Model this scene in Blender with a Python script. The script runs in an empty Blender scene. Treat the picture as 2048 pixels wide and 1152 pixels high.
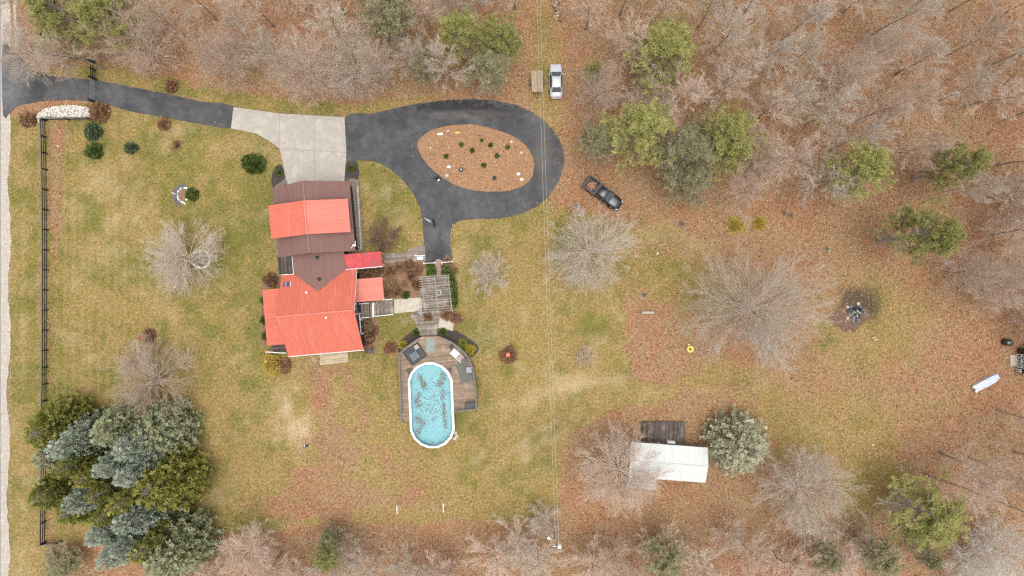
import bpy, math, random
import numpy as np
from mathutils import Vector

random.seed(7)
RNG = np.random.default_rng(11)
SC = bpy.context.scene
COL = SC.collection

# ------------------------------------------------------------------ camera, sky, sun, exposure
H = 91.0            # height of the camera above the ground in metres
PPM = 15.0          # ground pixels per metre in the 2048 px wide photograph
cam_d = bpy.data.cameras.new('camera')
cam = bpy.data.objects.new('camera', cam_d)
COL.objects.link(cam)
cam.location = (0, 0, H)
cam.rotation_euler = (0, 0, 0)
cam_d.sensor_fit = 'HORIZONTAL'
cam_d.angle = 2 * math.atan((1024 / PPM) / H)
cam_d.clip_start = 0.5
cam_d.clip_end = 3000
SC.camera = cam

SUN_EL, SUN_AZ = math.radians(83), math.radians(140)   # azimuth clockwise from north
world = bpy.data.worlds.new('World')
SC.world = world
world.use_nodes = True
wn, wl = world.node_tree.nodes, world.node_tree.links
bg = wn['Background']
sky = wn.new('ShaderNodeTexSky')
sky.sky_type = 'NISHITA'
sky.sun_disc = False
sky.sun_elevation = SUN_EL
sky.sun_rotation = SUN_AZ
sky.air_density = 1.0
sky.dust_density = 4.0
sky.ozone_density = 1.0
hsv = wn.new('ShaderNodeHueSaturation')     # an even cloud cover takes the blue out of the sky
hsv.inputs['Saturation'].default_value = 0.12
wl.new(sky.outputs[0], hsv.inputs['Color'])
wl.new(hsv.outputs[0], bg.inputs['Color'])
bg.inputs['Strength'].default_value = 0.14

sun_d = bpy.data.lights.new('sun', 'SUN')
sun_d.energy = 0.7
sun_d.angle = math.radians(45)
sun_d.color = (1.0, 0.96, 0.90)
sun = bpy.data.objects.new('sun', sun_d)
COL.objects.link(sun)
sd = Vector((math.sin(SUN_AZ) * math.cos(SUN_EL), math.cos(SUN_AZ) * math.cos(SUN_EL), math.sin(SUN_EL)))
sun.rotation_euler = sd.to_track_quat('Z', 'Y').to_euler()
sun.location = (0, 0, 60)

SC.view_settings.view_transform = 'Standard'
SC.view_settings.look = 'None'
SC.view_settings.gamma = 1.0
SC.view_settings.exposure = 0.92
SC.view_settings.use_curve_mapping = False
SC.cycles.max_bounces = 4
SC.cycles.diffuse_bounces = 2
SC.cycles.use_denoising = False
SC.cycles.denoising_prefilter = 'ACCURATE'
SC.cycles.filter_width = 1.3
SC.cycles.transparent_max_bounces = 8


# ------------------------------------------------------------------ coordinates
def P(px, py, z=0.0):
    """the place, z metres above the ground, that a survey of the photograph gives for a pixel"""
    s = (H - z) / H / PPM
    return Vector(((px - 1024) * s, (576 - py) * s, z))


def G2(pts):
    return [((x - 1024) / PPM, (576 - y) / PPM) for x, y in pts]


# ------------------------------------------------------------------ materials
def nt(m):
    m.use_nodes = True
    return m.node_tree.nodes, m.node_tree.links


def ramp(nodes, stops):
    r = nodes.new('ShaderNodeValToRGB')
    e = r.color_ramp.elements
    while len(e) < len(stops):
        e.new(0.5)
    for i, (p, c) in enumerate(stops):
        e[i].position = p
        e[i].color = (c[0], c[1], c[2], 1)
    return r


def noise(nodes, links, scale, detail=3, rough=0.55, coord=None):
    n = nodes.new('ShaderNodeTexNoise')
    n.inputs['Scale'].default_value = scale
    n.inputs['Detail'].default_value = detail
    n.inputs['Roughness'].default_value = rough
    if coord is not None:
        links.new(coord, n.inputs['Vector'])
    return n


def mixc(nodes, links, a, b, f, mode='MIX'):
    m = nodes.new('ShaderNodeMix')
    m.data_type = 'RGBA'
    m.blend_type = mode
    for sock, v in ((m.inputs[6], a), (m.inputs[7], b), (m.inputs[0], f)):
        if isinstance(v, (int, float)):
            sock.default_value = v
        elif isinstance(v, (tuple, list)):
            sock.default_value = (v[0], v[1], v[2], 1)
        else:
            links.new(v, sock)
    return m.outputs[2]


def mth(nodes, links, op, a, b=None, clamp=False):
    m = nodes.new('ShaderNodeMath')
    m.operation = op
    m.use_clamp = clamp
    for i, v in enumerate((a, b)):
        if v is None:
            continue
        if isinstance(v, (int, float)):
            m.inputs[i].default_value = v
        else:
            links.new(v, m.inputs[i])
    return m.outputs[0]


def mat(name, c1, c2=None, scale=4.0, rough=0.8, metal=0.0, spec=0.3, bump=0.0, bscale=None, tint=None,
        rnd=0.0, stretch=None, c3=None):
    """two or three colours mixed by noise on the object's own coordinates; optional per-face tint and per-object brightness"""
    m = bpy.data.materials.new(name)
    n, l = nt(m)
    b = n['Principled BSDF']
    b.inputs['Roughness'].default_value = rough
    b.inputs['Metallic'].default_value = metal
    b.inputs['Specular IOR Level'].default_value = spec
    tc = n.new('ShaderNodeTexCoord')
    vec = tc.outputs['Object']
    if stretch:
        mp = n.new('ShaderNodeMapping')
        mp.inputs['Scale'].default_value = stretch
        l.new(vec, mp.inputs['Vector'])
        vec = mp.outputs[0]
    c2 = c2 or tuple(x * 0.75 for x in c1)
    ns = noise(n, l, scale, 4, 0.6, vec)
    stops = [(0.32, c1), (0.68, c2)] if c3 is None else [(0.3, c1), (0.5, c2), (0.7, c3)]
    rp = ramp(n, stops)
    l.new(ns.outputs['Fac'], rp.inputs[0])
    out = rp.outputs[0]
    if tint:
        at = n.new('ShaderNodeAttribute')
        at.attribute_name = 'tint'
        lo, hi = tint
        mr = n.new('ShaderNodeMapRange')
        mr.inputs['To Min'].default_value = lo
        mr.inputs['To Max'].default_value = hi
        l.new(at.outputs['Fac'], mr.inputs['Value'])
        v = n.new('ShaderNodeVectorMath')
        v.operation = 'SCALE'
        l.new(out, v.inputs[0])
        l.new(mr.outputs[0], v.inputs['Scale'])
        out = v.outputs[0]
    if rnd:
        oi = n.new('ShaderNodeObjectInfo')
        mr = n.new('ShaderNodeMapRange')
        mr.inputs['To Min'].default_value = 1 - rnd
        mr.inputs['To Max'].default_value = 1 + rnd
        l.new(oi.outputs['Random'], mr.inputs['Value'])
        v = n.new('ShaderNodeVectorMath')
        v.operation = 'SCALE'
        l.new(out, v.inputs[0])
        l.new(mr.outputs[0], v.inputs['Scale'])
        out = v.outputs[0]
    l.new(out, b.inputs['Base Color'])
    if bump:
        nb = noise(n, l, bscale or scale * 3, 3, 0.6, vec)
        bp = n.new('ShaderNodeBump')
        bp.inputs['Strength'].default_value = bump
        bp.inputs['Distance'].default_value = 0.05
        l.new(nb.outputs['Fac'], bp.inputs['Height'])
        l.new(bp.outputs[0], b.inputs['Normal'])
    return m


def tintmat(name, stops, rough=0.85, spec=0.2, rnd=0.0, trans=None):
    """colour read from a per-face random attribute (leaves, stones, needles)"""
    m = bpy.data.materials.new(name)
    if trans is None:
        trans = .45 if ('needles' in name or 'shrub' in name or 'plant' in name) else 0
    n, l = nt(m)
    b = n['Principled BSDF']
    b.inputs['Roughness'].default_value = rough
    b.inputs['Specular IOR Level'].default_value = spec
    at = n.new('ShaderNodeAttribute')
    at.attribute_name = 'tint'
    rp = ramp(n, stops)
    l.new(at.outputs['Fac'], rp.inputs[0])
    out = rp.outputs[0]
    if rnd:
        oi = n.new('ShaderNodeObjectInfo')
        mr = n.new('ShaderNodeMapRange')
        mr.inputs['To Min'].default_value = 1 - rnd
        mr.inputs['To Max'].default_value = 1 + rnd
        l.new(oi.outputs['Random'], mr.inputs['Value'])
        v = n.new('ShaderNodeVectorMath')
        v.operation = 'SCALE'
        l.new(out, v.inputs[0])
        l.new(mr.outputs[0], v.inputs['Scale'])
        out = v.outputs[0]
    l.new(out, b.inputs['Base Color'])
    if trans:
        t = n.new('ShaderNodeBsdfTranslucent')
        l.new(out, t.inputs['Color'])
        mx = n.new('ShaderNodeMixShader')
        mx.inputs[0].default_value = trans
        l.new(b.outputs[0], mx.inputs[1])
        l.new(t.outputs[0], mx.inputs[2])
        l.new(mx.outputs[0], n['Material Output'].inputs[0])
    return m


M = {}
M['asphalt'] = None
M['concrete'] = mat('concrete', (.44, .405, .35), (.33, .30, .26), 0.45, .85, bump=.15, bscale=9, c3=(.41, .375, .325))
M['concrete_pad'] = mat('concrete_pad', (.50, .46, .38), (.36, .31, .25), 1.6, .9, bump=.3)
M['gravel'] = mat('gravel', (.50, .46, .41), (.36, .31, .25), 2.2, .95, bump=.6, bscale=12, c3=(.44, .40, .35))
M['mulch'] = mat('mulch', (.030, .026, .028), (.09, .065, .055), 7, .95, bump=.8, bscale=14)
M['mulch_brown'] = mat('mulch_brown', (.17, .095, .055), (.27, .165, .095), 6, .95, bump=.8, bscale=14)
M['slate_chips'] = mat('slate_chips', (.06, .06, .07), (.16, .15, .15), 7, .9, bump=.8, bscale=14)
M['white_stone'] = tintmat('white_stone', [(0, (.34, .26, .19)), (.35, (.6, .55, .48)), (1, (.8, .77, .72))])
M['stone'] = mat('stone', (.55, .5, .43), (.38, .33, .27), 3, .9, bump=.4)
M['dark_stone'] = mat('dark_stone', (.10, .095, .09), (.2, .18, .17), 3, .9, bump=.4)
M['red_metal'] = mat('red_metal', (.57, .157, .102), (.51, .130, .083), 1.1, .55, spec=.3, tint=(.95, 1.05), c3=(.56, .175, .125), stretch=(1.5, .22, .6))
M['lit_red_metal'] = mat('lit_red_metal', (.58, .178, .135), (.54, .16, .12), .6, .55, spec=.3, tint=(.93, 1.07))  # paler copy of the red metal, light from the east put into the colour
M['crimson_metal'] = mat('crimson_metal', (.56, .06, .065), (.42, .04, .045), 1.2, .5, spec=.35, tint=(.9, 1.07), c3=(.30, .07, .07))
M['shingle'] = mat('shingle', (.22, .125, .106), (.18, .10, .086), 5, .95, tint=(.94, 1.05), c3=(.22, .13, .115))
M['charcoal'] = mat('charcoal_siding', (.022, .022, .026), (.035, .033, .035), 2, .7)
M['white'] = mat('white_paint', (.78, .77, .74), (.70, .69, .66), 3, .55)
M['glass'] = mat('window_glass', (.03, .035, .04), (.05, .055, .06), 1, .08, spec=.6)
M['black_metal'] = mat('black_metal', (.012, .012, .013), (.025, .024, .024), 4, .5)
M['black_wood'] = mat('black_fence_paint', (.016, .016, .018), (.035, .033, .032), 3, .7)
M['fence_cap'] = mat('fence_cap', (.10, .10, .105), (.15, .145, .14), 2, .8)
M['deck'] = mat('deck_boards', (.30, .215, .15), (.23, .165, .115), 1.1, .8, tint=(.75, 1.2), c3=(.36, .28, .21), bump=.1)
M['deck_grey'] = mat('grey_boards', (.275, .23, .185), (.19, .155, .125), 1.3, .9, tint=(.65, 1.25), c3=(.36, .31, .255), bump=.15)
M['deck_dark'] = mat('dark_boards', (.115, .09, .078), (.075, .06, .052), 1.3, .9, tint=(.6, 1.5), c3=(.16, .125, .10), bump=.15)
M['deck_pale'] = mat('pale_boards', (.50, .40, .27), (.40, .32, .21), 1.5, .9, tint=(.8, 1.15))
M['deck_rail'] = mat('deck_rail', (.12, .115, .115), (.17, .16, .155), 2, .7)
M['weathered'] = mat('weathered_wood', (.42, .38, .33), (.32, .28, .235), 3, .9, c3=(.50, .46, .41))
M['trailer_wood'] = mat('trailer_wood', (.36, .29, .20), (.24, .19, .13), 1.2, .9, rnd=.18, stretch=(6, .5, 1))
M['tire'] = mat('tire', (.012, .012, .012), (.02, .02, .02), 4, .85)
M['rim'] = mat('rim', (.35, .35, .36), (.25, .25, .26), 4, .35, metal=.9)
M['silver'] = mat('silver_paint', (.44, .45, .48), (.42, .43, .46), 1, .3, metal=.1, spec=.5)
M['black_paint'] = mat('black_paint', (.010, .010, .012), (.02, .02, .022), 2, .22, spec=.6)
M['grey_plastic'] = mat('grey_plastic', (.05, .05, .054), (.07, .07, .074), 3, .6)
M['car_glass'] = mat('car_glass', (.025, .032, .03), (.04, .05, .045), 1, .06, spec=.8)
M['red_lens'] = mat('red_lens', (.45, .03, .03), (.35, .02, .02), 2, .2)
M['clear_lens'] = mat('clear_lens', (.6, .6, .58), (.5, .5, .5), 2, .15)
M['shed_roof'] = mat('white_sheet_roof', (.54, .55, .53), (.49, .505, .485), .7, .5, tint=(.97, 1.02), c3=(.525, .535, .51))
M['pool_white'] = mat('pool_rim', (.80, .80, .79), (.74, .74, .73), 2, .4)
M['pool_liner'] = mat('pool_liner', (.205, .425, .45), (.175, .385, .42), .8, .6, c3=(.235, .45, .465))
M['pool_wall'] = mat('pool_wall', (.12, .36, .44), (.10, .31, .39), 1.5, .6)
M['rug_grey'] = mat('grey_rug', (.14, .14, .12), (.10, .10, .085), 6, .95)
M['rug_dark'] = mat('dark_rug', (.055, .055, .06), (.085, .085, .09), 3, .95)
M['mat_green'] = mat('pale_green_mat', (.23, .27, .25), (.18, .22, .20), 2, .9)
M['furn_grey'] = mat('grey_resin', (.27, .28, .31), (.22, .23, .26), 3, .5)
M['furn_dark'] = mat('dark_resin', (.10, .095, .095), (.14, .135, .135), 3, .6)
M['pinkish'] = mat('pinkish_table', (.36, .28, .26), (.30, .23, .21), 3, .7)
M['bark'] = mat('bark', (.33, .27, .215), (.235, .19, .15), 3, .95, bump=.5, rnd=.25, stretch=(1, 1, .3))
M['bark_pale'] = mat('bark_pale', (.40, .355, .30), (.28, .245, .205), 3, .95, rnd=.15, stretch=(1, 1, .3))
M['pole_wood'] = mat('pole_wood', (.25, .21, .17), (.16, .13, .10), 2, .9, stretch=(1, 1, .2))
M['galv'] = mat('galvanised', (.55, .56, .57), (.45, .46, .47), 3, .4, metal=.3)
M['wire'] = mat('wire', (.45, .41, .34), (.38, .34, .29), 1, .5, metal=.2)
M['boat'] = mat('pale_boat', (.50, .54, .62), (.43, .47, .55), 1.2, .45, metal=.1)
M['yellow'] = mat('yellow_paint', (.72, .55, .13), (.62, .45, .09), 5, .7)
M['drum'] = mat('green_drum', (.014, .028, .02), (.03, .045, .035), 3, .25, spec=.6)
M['char'] = mat('charred', (.012, .012, .013), (.05, .047, .045), 5, .95, bump=.6)
M['ash'] = mat('ash', (.30, .28, .28), (.035, .034, .036), 1.9, .98, bump=.5, c3=(.10, .095, .10))
M['cut_wood'] = mat('cut_wood', (.55, .40, .25), (.42, .28, .16), 6, .9)
M['firewood'] = mat('firewood', (.30, .22, .16), (.17, .12, .09), 4, .9, rnd=.3)
M['brown_wall'] = mat('brown_boards', (.035, .022, .018), (.06, .04, .032), 3, .85)
M['coral'] = mat('coral_glaze', (.72, .16, .08), (.6, .12, .06), 4, .5)
M['solar'] = mat('skylight_glass', (.05, .04, .12), (.09, .05, .11), 3, .1, spec=.7)
M['purple'] = mat('purple_flashing', (.16, .08, .20), (.12, .06, .16), 3, .4)
M['skin'] = mat('skin', (.42, .25, .18), (.38, .22, .16), 4, .6)
M['hair'] = mat('brown_hair', (.075, .04, .03), (.11, .06, .045), 20, .7)
M['jacket'] = mat('black_jacket', (.014, .014, .016), (.025, .025, .028), 8, .85)
M['trousers'] = mat('dark_trousers', (.03, .035, .05), (.045, .05, .065), 8, .9)
M['dog_black'] = mat('black_fur', (.008, .008, .009), (.016, .015, .015), 20, .7)
M['dog_white'] = mat('black_white_fur', (.66, .64, .60), (.012, .012, .012), 3.2, .8)
M['soil'] = mat('soil', (.11, .08, .055), (.17, .125, .085), 5, .95, bump=.6)

# bare twigs and foliage
M['twig_grey'] = mat('twig_grey', (.61, .525, .43), (.475, .40, .32), 1.2, .9, rnd=.14)
M['twig_pink'] = mat('twig_pink', (.655, .51, .405), (.505, .38, .295), 1.2, .9, rnd=.16)
M['twig_white'] = mat('twig_white', (.72, .67, .60), (.58, .53, .46), 1.2, .9, rnd=.08)
M['twig_red'] = mat('twig_red', (.17, .095, .075), (.24, .14, .11), 2, .9)
M['twig_brown'] = mat('twig_brown', (.17, .09, .06), (.26, .15, .09), 2, .9)
M['pine'] = tintmat('pine_needles', [(0, (.19, .195, .06)), (.5, (.34, .33, .11)), (1, (.50, .47, .18))], rnd=.15)
M['pine_dull'] = tintmat('dull_pine_needles', [(0, (.20, .185, .10)), (.5, (.33, .305, .17)), (1, (.46, .42, .26))], rnd=.12)
M['spruce_blue'] = tintmat('blue_spruce_needles', [(0, (.24, .285, .215)), (.5, (.42, .475, .38)), (1, (.61, .66, .55))], rnd=.10)
M['spruce_greygreen'] = tintmat('grey_spruce_needles', [(0, (.23, .255, .135)), (.5, (.40, .425, .25)), (1, (.56, .58, .38))], rnd=.08)
M['spruce_green'] = tintmat('green_spruce_needles', [(0, (.14, .15, .03)), (.5, (.26, .27, .065)), (1, (.42, .41, .14))], rnd=.12)
M['spruce_olive'] = tintmat('olive_spruce_needles', [(0, (.16, .16, .03)), (.5, (.31, .30, .07)), (1, (.47, .44, .14))], rnd=.1)
M['fir_pale'] = tintmat('pale_pine_needles', [(0, (.33, .32, .21)), (.5, (.56, .54, .385)), (1, (.74, .72, .56))])
M['shrub_green'] = tintmat('green_shrub', [(0, (.045, .075, .014)), (.5, (.12, .17, .04)), (1, (.25, .31, .10))], rnd=.15)
M['shrub_teal'] = tintmat('teal_shrub', [(0, (.05, .08, .04)), (.5, (.12, .17, .085)), (1, (.25, .31, .17))], rnd=.1)
M['shrub_brown'] = tintmat('brown_shrub', [(0, (.16, .085, .048)), (.5, (.36, .205, .115)), (1, (.60, .40, .25))], rnd=.15)
M['shrub_tan'] = tintmat('dry_tan_plant', [(0, (.26, .17, .09)), (.5, (.42, .28, .16)), (1, (.58, .42, .26))], rnd=.1)
M['shrub_pink'] = tintmat('dry_pink_plant', [(0, (.22, .12, .07)), (.5, (.40, .23, .13)), (1, (.55, .34, .22))], rnd=.1)
M['shrub_yellow'] = tintmat('yellow_shrub', [(0, (.30, .25, .02)), (.5, (.52, .44, .05)), (1, (.66, .58, .13))], rnd=.05)
M['shrub_lime'] = tintmat('lime_shrub', [(0, (.17, .19, .025)), (.5, (.31, .33, .06)), (1, (.44, .44, .12))])
M['shrub_gold'] = tintmat('golden_shrub', [(0, (.40, .29, .06)), (.5, (.62, .47, .12)), (1, (.75, .60, .22))])
LEAF_STOPS = [(0, (.115, .05, .028)), (.25, (.24, .104, .055)), (.5, (.355, .165, .09)), (.8, (.475, .252, .15)), (1, (.61, .42, .28))]
M['leaf'] = tintmat('fallen_leaf', LEAF_STOPS, rough=.7)
M['leaf_wet'] = tintmat('sunken_leaf', [(0, (.07, .055, .05)), (.5, (.17, .12, .105)), (1, (.28, .20, .17))], rough=.7)


# ------------------------------------------------------------------ mesh helpers
def empty(name, loc, label=None, cat=None, group=None):
    o = bpy.data.objects.new(name, None)
    o.empty_display_size = 0.3
    o.location = loc
    COL.objects.link(o)
    tag(o, label, cat, group)
    return o


def tag(o, label=None, cat=None, group=None, kind=None):
    if label:
        o['label'] = label
    if cat:
        o['category'] = cat
    if group:
        o['group'] = group
    if kind:
        o['kind'] = kind
    return o


def link(name, me, m, parent=None, loc=None):
    o = bpy.data.objects.new(name, me)
    if m is not None and len(me.materials) == 0:
        me.materials.append(m)
    COL.objects.link(o)
    if parent is not None:
        o.parent = parent
    if loc is not None:
        o.location = loc
    return o


def np_mesh(name, v, f, tint=None, smooth=False):
    """mesh from numpy arrays; f is (n,3) or (n,4)"""
    me = bpy.data.meshes.new(name)
    v = np.asarray(v, dtype=np.float32)
    f = np.asarray(f, dtype=np.int32)
    k = f.shape[1]
    me.vertices.add(len(v))
    me.vertices.foreach_set('co', v.ravel())
    me.loops.add(f.size)
    me.loops.foreach_set('vertex_index', f.ravel())
    me.polygons.add(len(f))
    me.polygons.foreach_set('loop_start', np.arange(0, f.size, k, dtype=np.int32))
    if smooth:
        me.polygons.foreach_set('use_smooth', np.ones(len(f), dtype=bool))
    me.update(calc_edges=True)
    if tint is not None:
        a = me.attributes.new('tint', 'FLOAT', 'FACE')
        a.data.foreach_set('value', np.asarray(tint, dtype=np.float32))
    return me


class MB:
    def __init__(self):
        self.v, self.f, self.t = [], [], []

    def add(self, vs, fs, tint=0.5):
        b = len(self.v)
        self.v += [tuple(x) for x in vs]
        self.f += [tuple(b + i for i in q) for q in fs]
        self.t += [tint] * len(fs)
        return self

    def hexa(self, bot, top, tint=.5):
        n = len(bot)
        vs = list(bot) + list(top)
        fs = [tuple(range(n - 1, -1, -1)), tuple(range(n, 2 * n))]
        fs += [(i, (i + 1) % n, n + (i + 1) % n, n + i) for i in range(n)]
        return self.add(vs, fs, tint)

    def prism(self, poly, z0, z1, tint=.5):
        """poly counter-clockwise"""
        a = sum(poly[i][0] * poly[(i + 1) % len(poly)][1] - poly[(i + 1) % len(poly)][0] * poly[i][1] for i in range(len(poly)))
        if a < 0:
            poly = poly[::-1]
        return self.hexa([(p[0], p[1], z0) for p in poly], [(p[0], p[1], z1) for p in poly], tint)

    def box(self, c, s, rz=0.0, tint=.5, tilt=None):
        ca, sa = math.cos(rz), math.sin(rz)
        out = []
        for dz in (-1, 1):
            for dx, dy in ((-1, -1), (1, -1), (1, 1), (-1, 1)):
                x, y, z = dx * s[0] / 2, dy * s[1] / 2, dz * s[2] / 2
                out.append((c[0] + x * ca - y * sa, c[1] + x * sa + y * ca, c[2] + z))
        return self.add(out, [(3, 2, 1, 0), (4, 5, 6, 7), (0, 1, 5, 4), (1, 2, 6, 5), (2, 3, 7, 6), (3, 0, 4, 7)], tint)

    def tube(self, pts, rad, sides=6, cap=True, tint=.5):
        pts = [Vector(p) for p in pts]
        if isinstance(rad, (int, float)):
            rad = [rad] * len(pts)
        rings, prev = [], None
        for i, p in enumerate(pts):
            d = (pts[min(i + 1, len(pts) - 1)] - pts[max(i - 1, 0)])
            if d.length < 1e-9:
                d = Vector((0, 0, 1))
            d.normalize()
            if prev is None:
                e1 = d.orthogonal().normalized()
            else:
                e1 = (prev - d * prev.dot(d))
                e1 = e1.normalized() if e1.length > 1e-6 else d.orthogonal().normalized()
            prev = e1
            e2 = d.cross(e1)
            rings.append([p + (e1 * math.cos(2 * math.pi * k / sides) + e2 * math.sin(2 * math.pi * k / sides)) * rad[i] for k in range(sides)])
        vs = [x for r in rings for x in r]
        fs = []
        for i in range(len(rings) - 1):
            for k in range(sides):
                a, b = i * sides + k, i * sides + (k + 1) % sides
                fs.append((a, b, b + sides, a + sides))
        if cap:
            fs.append(tuple(range(sides - 1, -1, -1)))
            fs.append(tuple(range((len(rings) - 1) * sides, len(rings) * sides)))
        return self.add(vs, fs, tint)

    def ring(self, c, r0, r1, z0, z1, n=28, rx=1.0, ry=1.0):
        """flat ring with thickness"""
        vs, fs = [], []
        for k in range(n):
            a = 2 * math.pi * k / n
            ca, sa = math.cos(a) * rx, math.sin(a) * ry
            vs += [(c[0] + r0 * ca, c[1] + r0 * sa, z0), (c[0] + r1 * ca, c[1] + r1 * sa, z0),
                   (c[0] + r1 * ca, c[1] + r1 * sa, z1), (c[0] + r0 * ca, c[1] + r0 * sa, z1)]
        for k in range(n):
            a, b = 4 * k, 4 * ((k + 1) % n)
            fs += [(a + 1, b + 1, b + 2, a + 2), (a + 2, b + 2, b + 3, a + 3), (a + 3, b + 3, b, a), (a, b, b + 1, a + 1)]
        return self.add(vs, fs)

    def lathe(self, c, prof, n=20):
        vs, fs = [], []
        for r, z in prof:
            for k in range(n):
                a = 2 * math.pi * k / n
                vs.append((c[0] + r * math.cos(a), c[1] + r * math.sin(a), c[2] + z))
        for i in range(len(prof) - 1):
            for k in range(n):
                a, b = i * n + k, i * n + (k + 1) % n
                fs.append((a, b, b + n, a + n))
        fs.append(tuple(range(n - 1, -1, -1)))
        fs.append(tuple(range((len(prof) - 1) * n, len(prof) * n)))
        return self.add(vs, fs)

    def mesh(self, name, off=None, smooth=False):
        me = bpy.data.meshes.new(name)
        o = Vector(off) if off is not None else Vector((0, 0, 0))
        me.from_pydata([(x[0] - o.x, x[1] - o.y, x[2] - o.z) for x in self.v], [], self.f)
        a = me.attributes.new('tint', 'FLOAT', 'FACE')
        a.data.foreach_set('value', self.t)
        if smooth:
            me.polygons.foreach_set('use_smooth', [True] * len(me.polygons))
        me.update()
        return me

    def build(self, name, m, parent=None, smooth=False, origin=None):
        """vertices are world coordinates; a part's mesh is moved into its (unrotated) parent's space"""
        off = None
        if parent is not None:
            off = Vector(parent.location)
            if parent.parent is not None:
                off = off + Vector(parent.parent.location)
        elif origin is not None:
            off = Vector(origin)
        o = link(name, self.mesh(name, off, smooth), m, parent)
        if parent is None and origin is not None:
            o.location = origin
        return o


def bevel(o, w=0.02, seg=2):
    b = o.modifiers.new('bevel', 'BEVEL')
    b.width = w
    b.segments = seg
    b.limit_method = 'ANGLE'
    return o


def catmull(pts, n=4, closed=True):
    out, N = [], len(pts)
    for i in range(N if closed else N - 1):
        p0 = pts[(i - 1) % N] if closed else pts[max(i - 1, 0)]
        p1, p2 = pts[i], pts[(i + 1) % N]
        p3 = pts[(i + 2) % N] if closed else pts[min(i + 2, N - 1)]
        for k in range(n):
            t = k / n
            out.append(tuple(.5 * (2 * p1[j] + (p2[j] - p0[j]) * t + (2 * p0[j] - 5 * p1[j] + 4 * p2[j] - p3[j]) * t * t
                                   + (3 * p1[j] - p0[j] - 3 * p2[j] + p3[j]) * t ** 3) for j in (0, 1)))
    if not closed:
        out.append(tuple(pts[-1]))
    return out


def clip(poly, nx, ny, d):
    """keep the part of a polygon with nx*x+ny*y <= d"""
    out = []
    for i in range(len(poly)):
        a, b = poly[i], poly[(i + 1) % len(poly)]
        sa, sb = nx * a[0] + ny * a[1] - d, nx * b[0] + ny * b[1] - d
        if sa <= 0:
            out.append(a)
        if (sa < 0 < sb) or (sb < 0 < sa):
            t = sa / (sa - sb)
            out.append((a[0] + (b[0] - a[0]) * t, a[1] + (b[1] - a[1]) * t))
    return out


def boards(poly, ang, width, gap, z0, z1, mb=None):
    """boards that run along ang, cut to a polygon, each with its own edges and tint"""
    mb = mb or MB()
    nx, ny = -math.sin(ang), math.cos(ang)
    ds = [nx * p[0] + ny * p[1] for p in poly]
    d = min(ds)
    while d < max(ds):
        q = clip(poly, nx, ny, d + width - gap)
        q = clip(q, -nx, -ny, -d) if len(q) > 2 else q
        if len(q) > 2:
            zz = z1 + random.uniform(-.004, .004)
            mb.prism(q, z0, zz, random.random())
        d += width
    return mb


def inpoly(px, py, poly):
    px, py = np.asarray(px), np.asarray(py)
    c = np.zeros(px.shape, bool)
    n = len(poly)
    for i in range(n):
        x1, y1 = poly[i]
        x2, y2 = poly[(i + 1) % n]
        if y1 == y2:
            continue
        c ^= ((y1 > py) != (y2 > py)) & (px < (x2 - x1) * (py - y1) / (y2 - y1) + x1)
    return c


def polydist(px, py, poly):
    d = np.full(np.shape(px), 1e9)
    n = len(poly)
    for i in range(n):
        x1, y1 = poly[i]
        x2, y2 = poly[(i + 1) % n]
        vx, vy = x2 - x1, y2 - y1
        t = np.clip(((px - x1) * vx + (py - y1) * vy) / max(vx * vx + vy * vy, 1e-9), 0, 1)
        d = np.minimum(d, np.hypot(px - x1 - t * vx, py - y1 - t * vy))
    return d


def soft(px, py, poly, w):
    """1 inside, 0 outside, w pixels of transition"""
    d = polydist(px, py, poly)
    s = np.where(inpoly(px, py, poly), d, -d)
    return np.clip(.5 + s / (2 * w), 0, 1)


def ell(px, py, cx, cy, rx, ry, rot=0.0, p=2.0):
    c, s = math.cos(rot), math.sin(rot)
    u, v = (px - cx) * c + (py - cy) * s, -(px - cx) * s + (py - cy) * c
    return np.exp(-((u / rx) ** 2 + (v / ry) ** 2) ** (p / 2))


_lat = RNG.random((256, 256))


def vnoise(x, y, sc):
    x, y = np.asarray(x) / sc + 1000, np.asarray(y) / sc + 1000
    xi, yi = np.floor(x).astype(int), np.floor(y).astype(int)
    fx, fy = x - xi, y - yi
    fx, fy = fx * fx * (3 - 2 * fx), fy * fy * (3 - 2 * fy)
    g = lambda a, b: _lat[a % 256, b % 256]
    return (g(xi, yi) * (1 - fx) + g(xi + 1, yi) * fx) * (1 - fy) + (g(xi, yi + 1) * (1 - fx) + g(xi + 1, yi + 1) * fx) * fy


def fbm(x, y, sc):
    return (vnoise(x, y, sc) * .5 + vnoise(x + 77, y + 31, sc / 2.1) * .3 + vnoise(x + 9, y + 131, sc / 4.3) * .2)


# ------------------------------------------------------------------ outlines read off the photograph (2048 px wide)
DRIVE_A = [(6, 92), (22, 96), (38, 112), (58, 134), (80, 147), (110, 153), (185, 160), (270, 175), (330, 187), (400, 203), (467, 213),
           (462, 256), (400, 247), (330, 235), (260, 222), (185, 203), (110, 200), (60, 206), (30, 214), (6, 231)]
DRIVE_B = [(690, 234), (740, 228), (800, 214), (860, 204), (920, 199), (970, 200), (1020, 207), (1060, 222), (1095, 248), (1118, 280),
           (1128, 315), (1122, 350), (1105, 382), (1080, 408), (1050, 424), (1010, 435), (960, 438), (925, 440), (908, 448), (901, 463),
           (901, 490), (900, 524), (852, 524), (848, 480), (845, 440), (840, 415), (825, 385), (805, 360), (780, 338), (755, 325),
           (720, 319), (693, 318)]
ISLAND = [(835, 287), (850, 268), (875, 257), (910, 250), (950, 250), (1000, 262), (1035, 278), (1055, 296), (1067, 320), (1067, 345),
          (1055, 366), (1030, 378), (1000, 383), (960, 382), (920, 374), (890, 358), (860, 335), (842, 310)]
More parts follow.
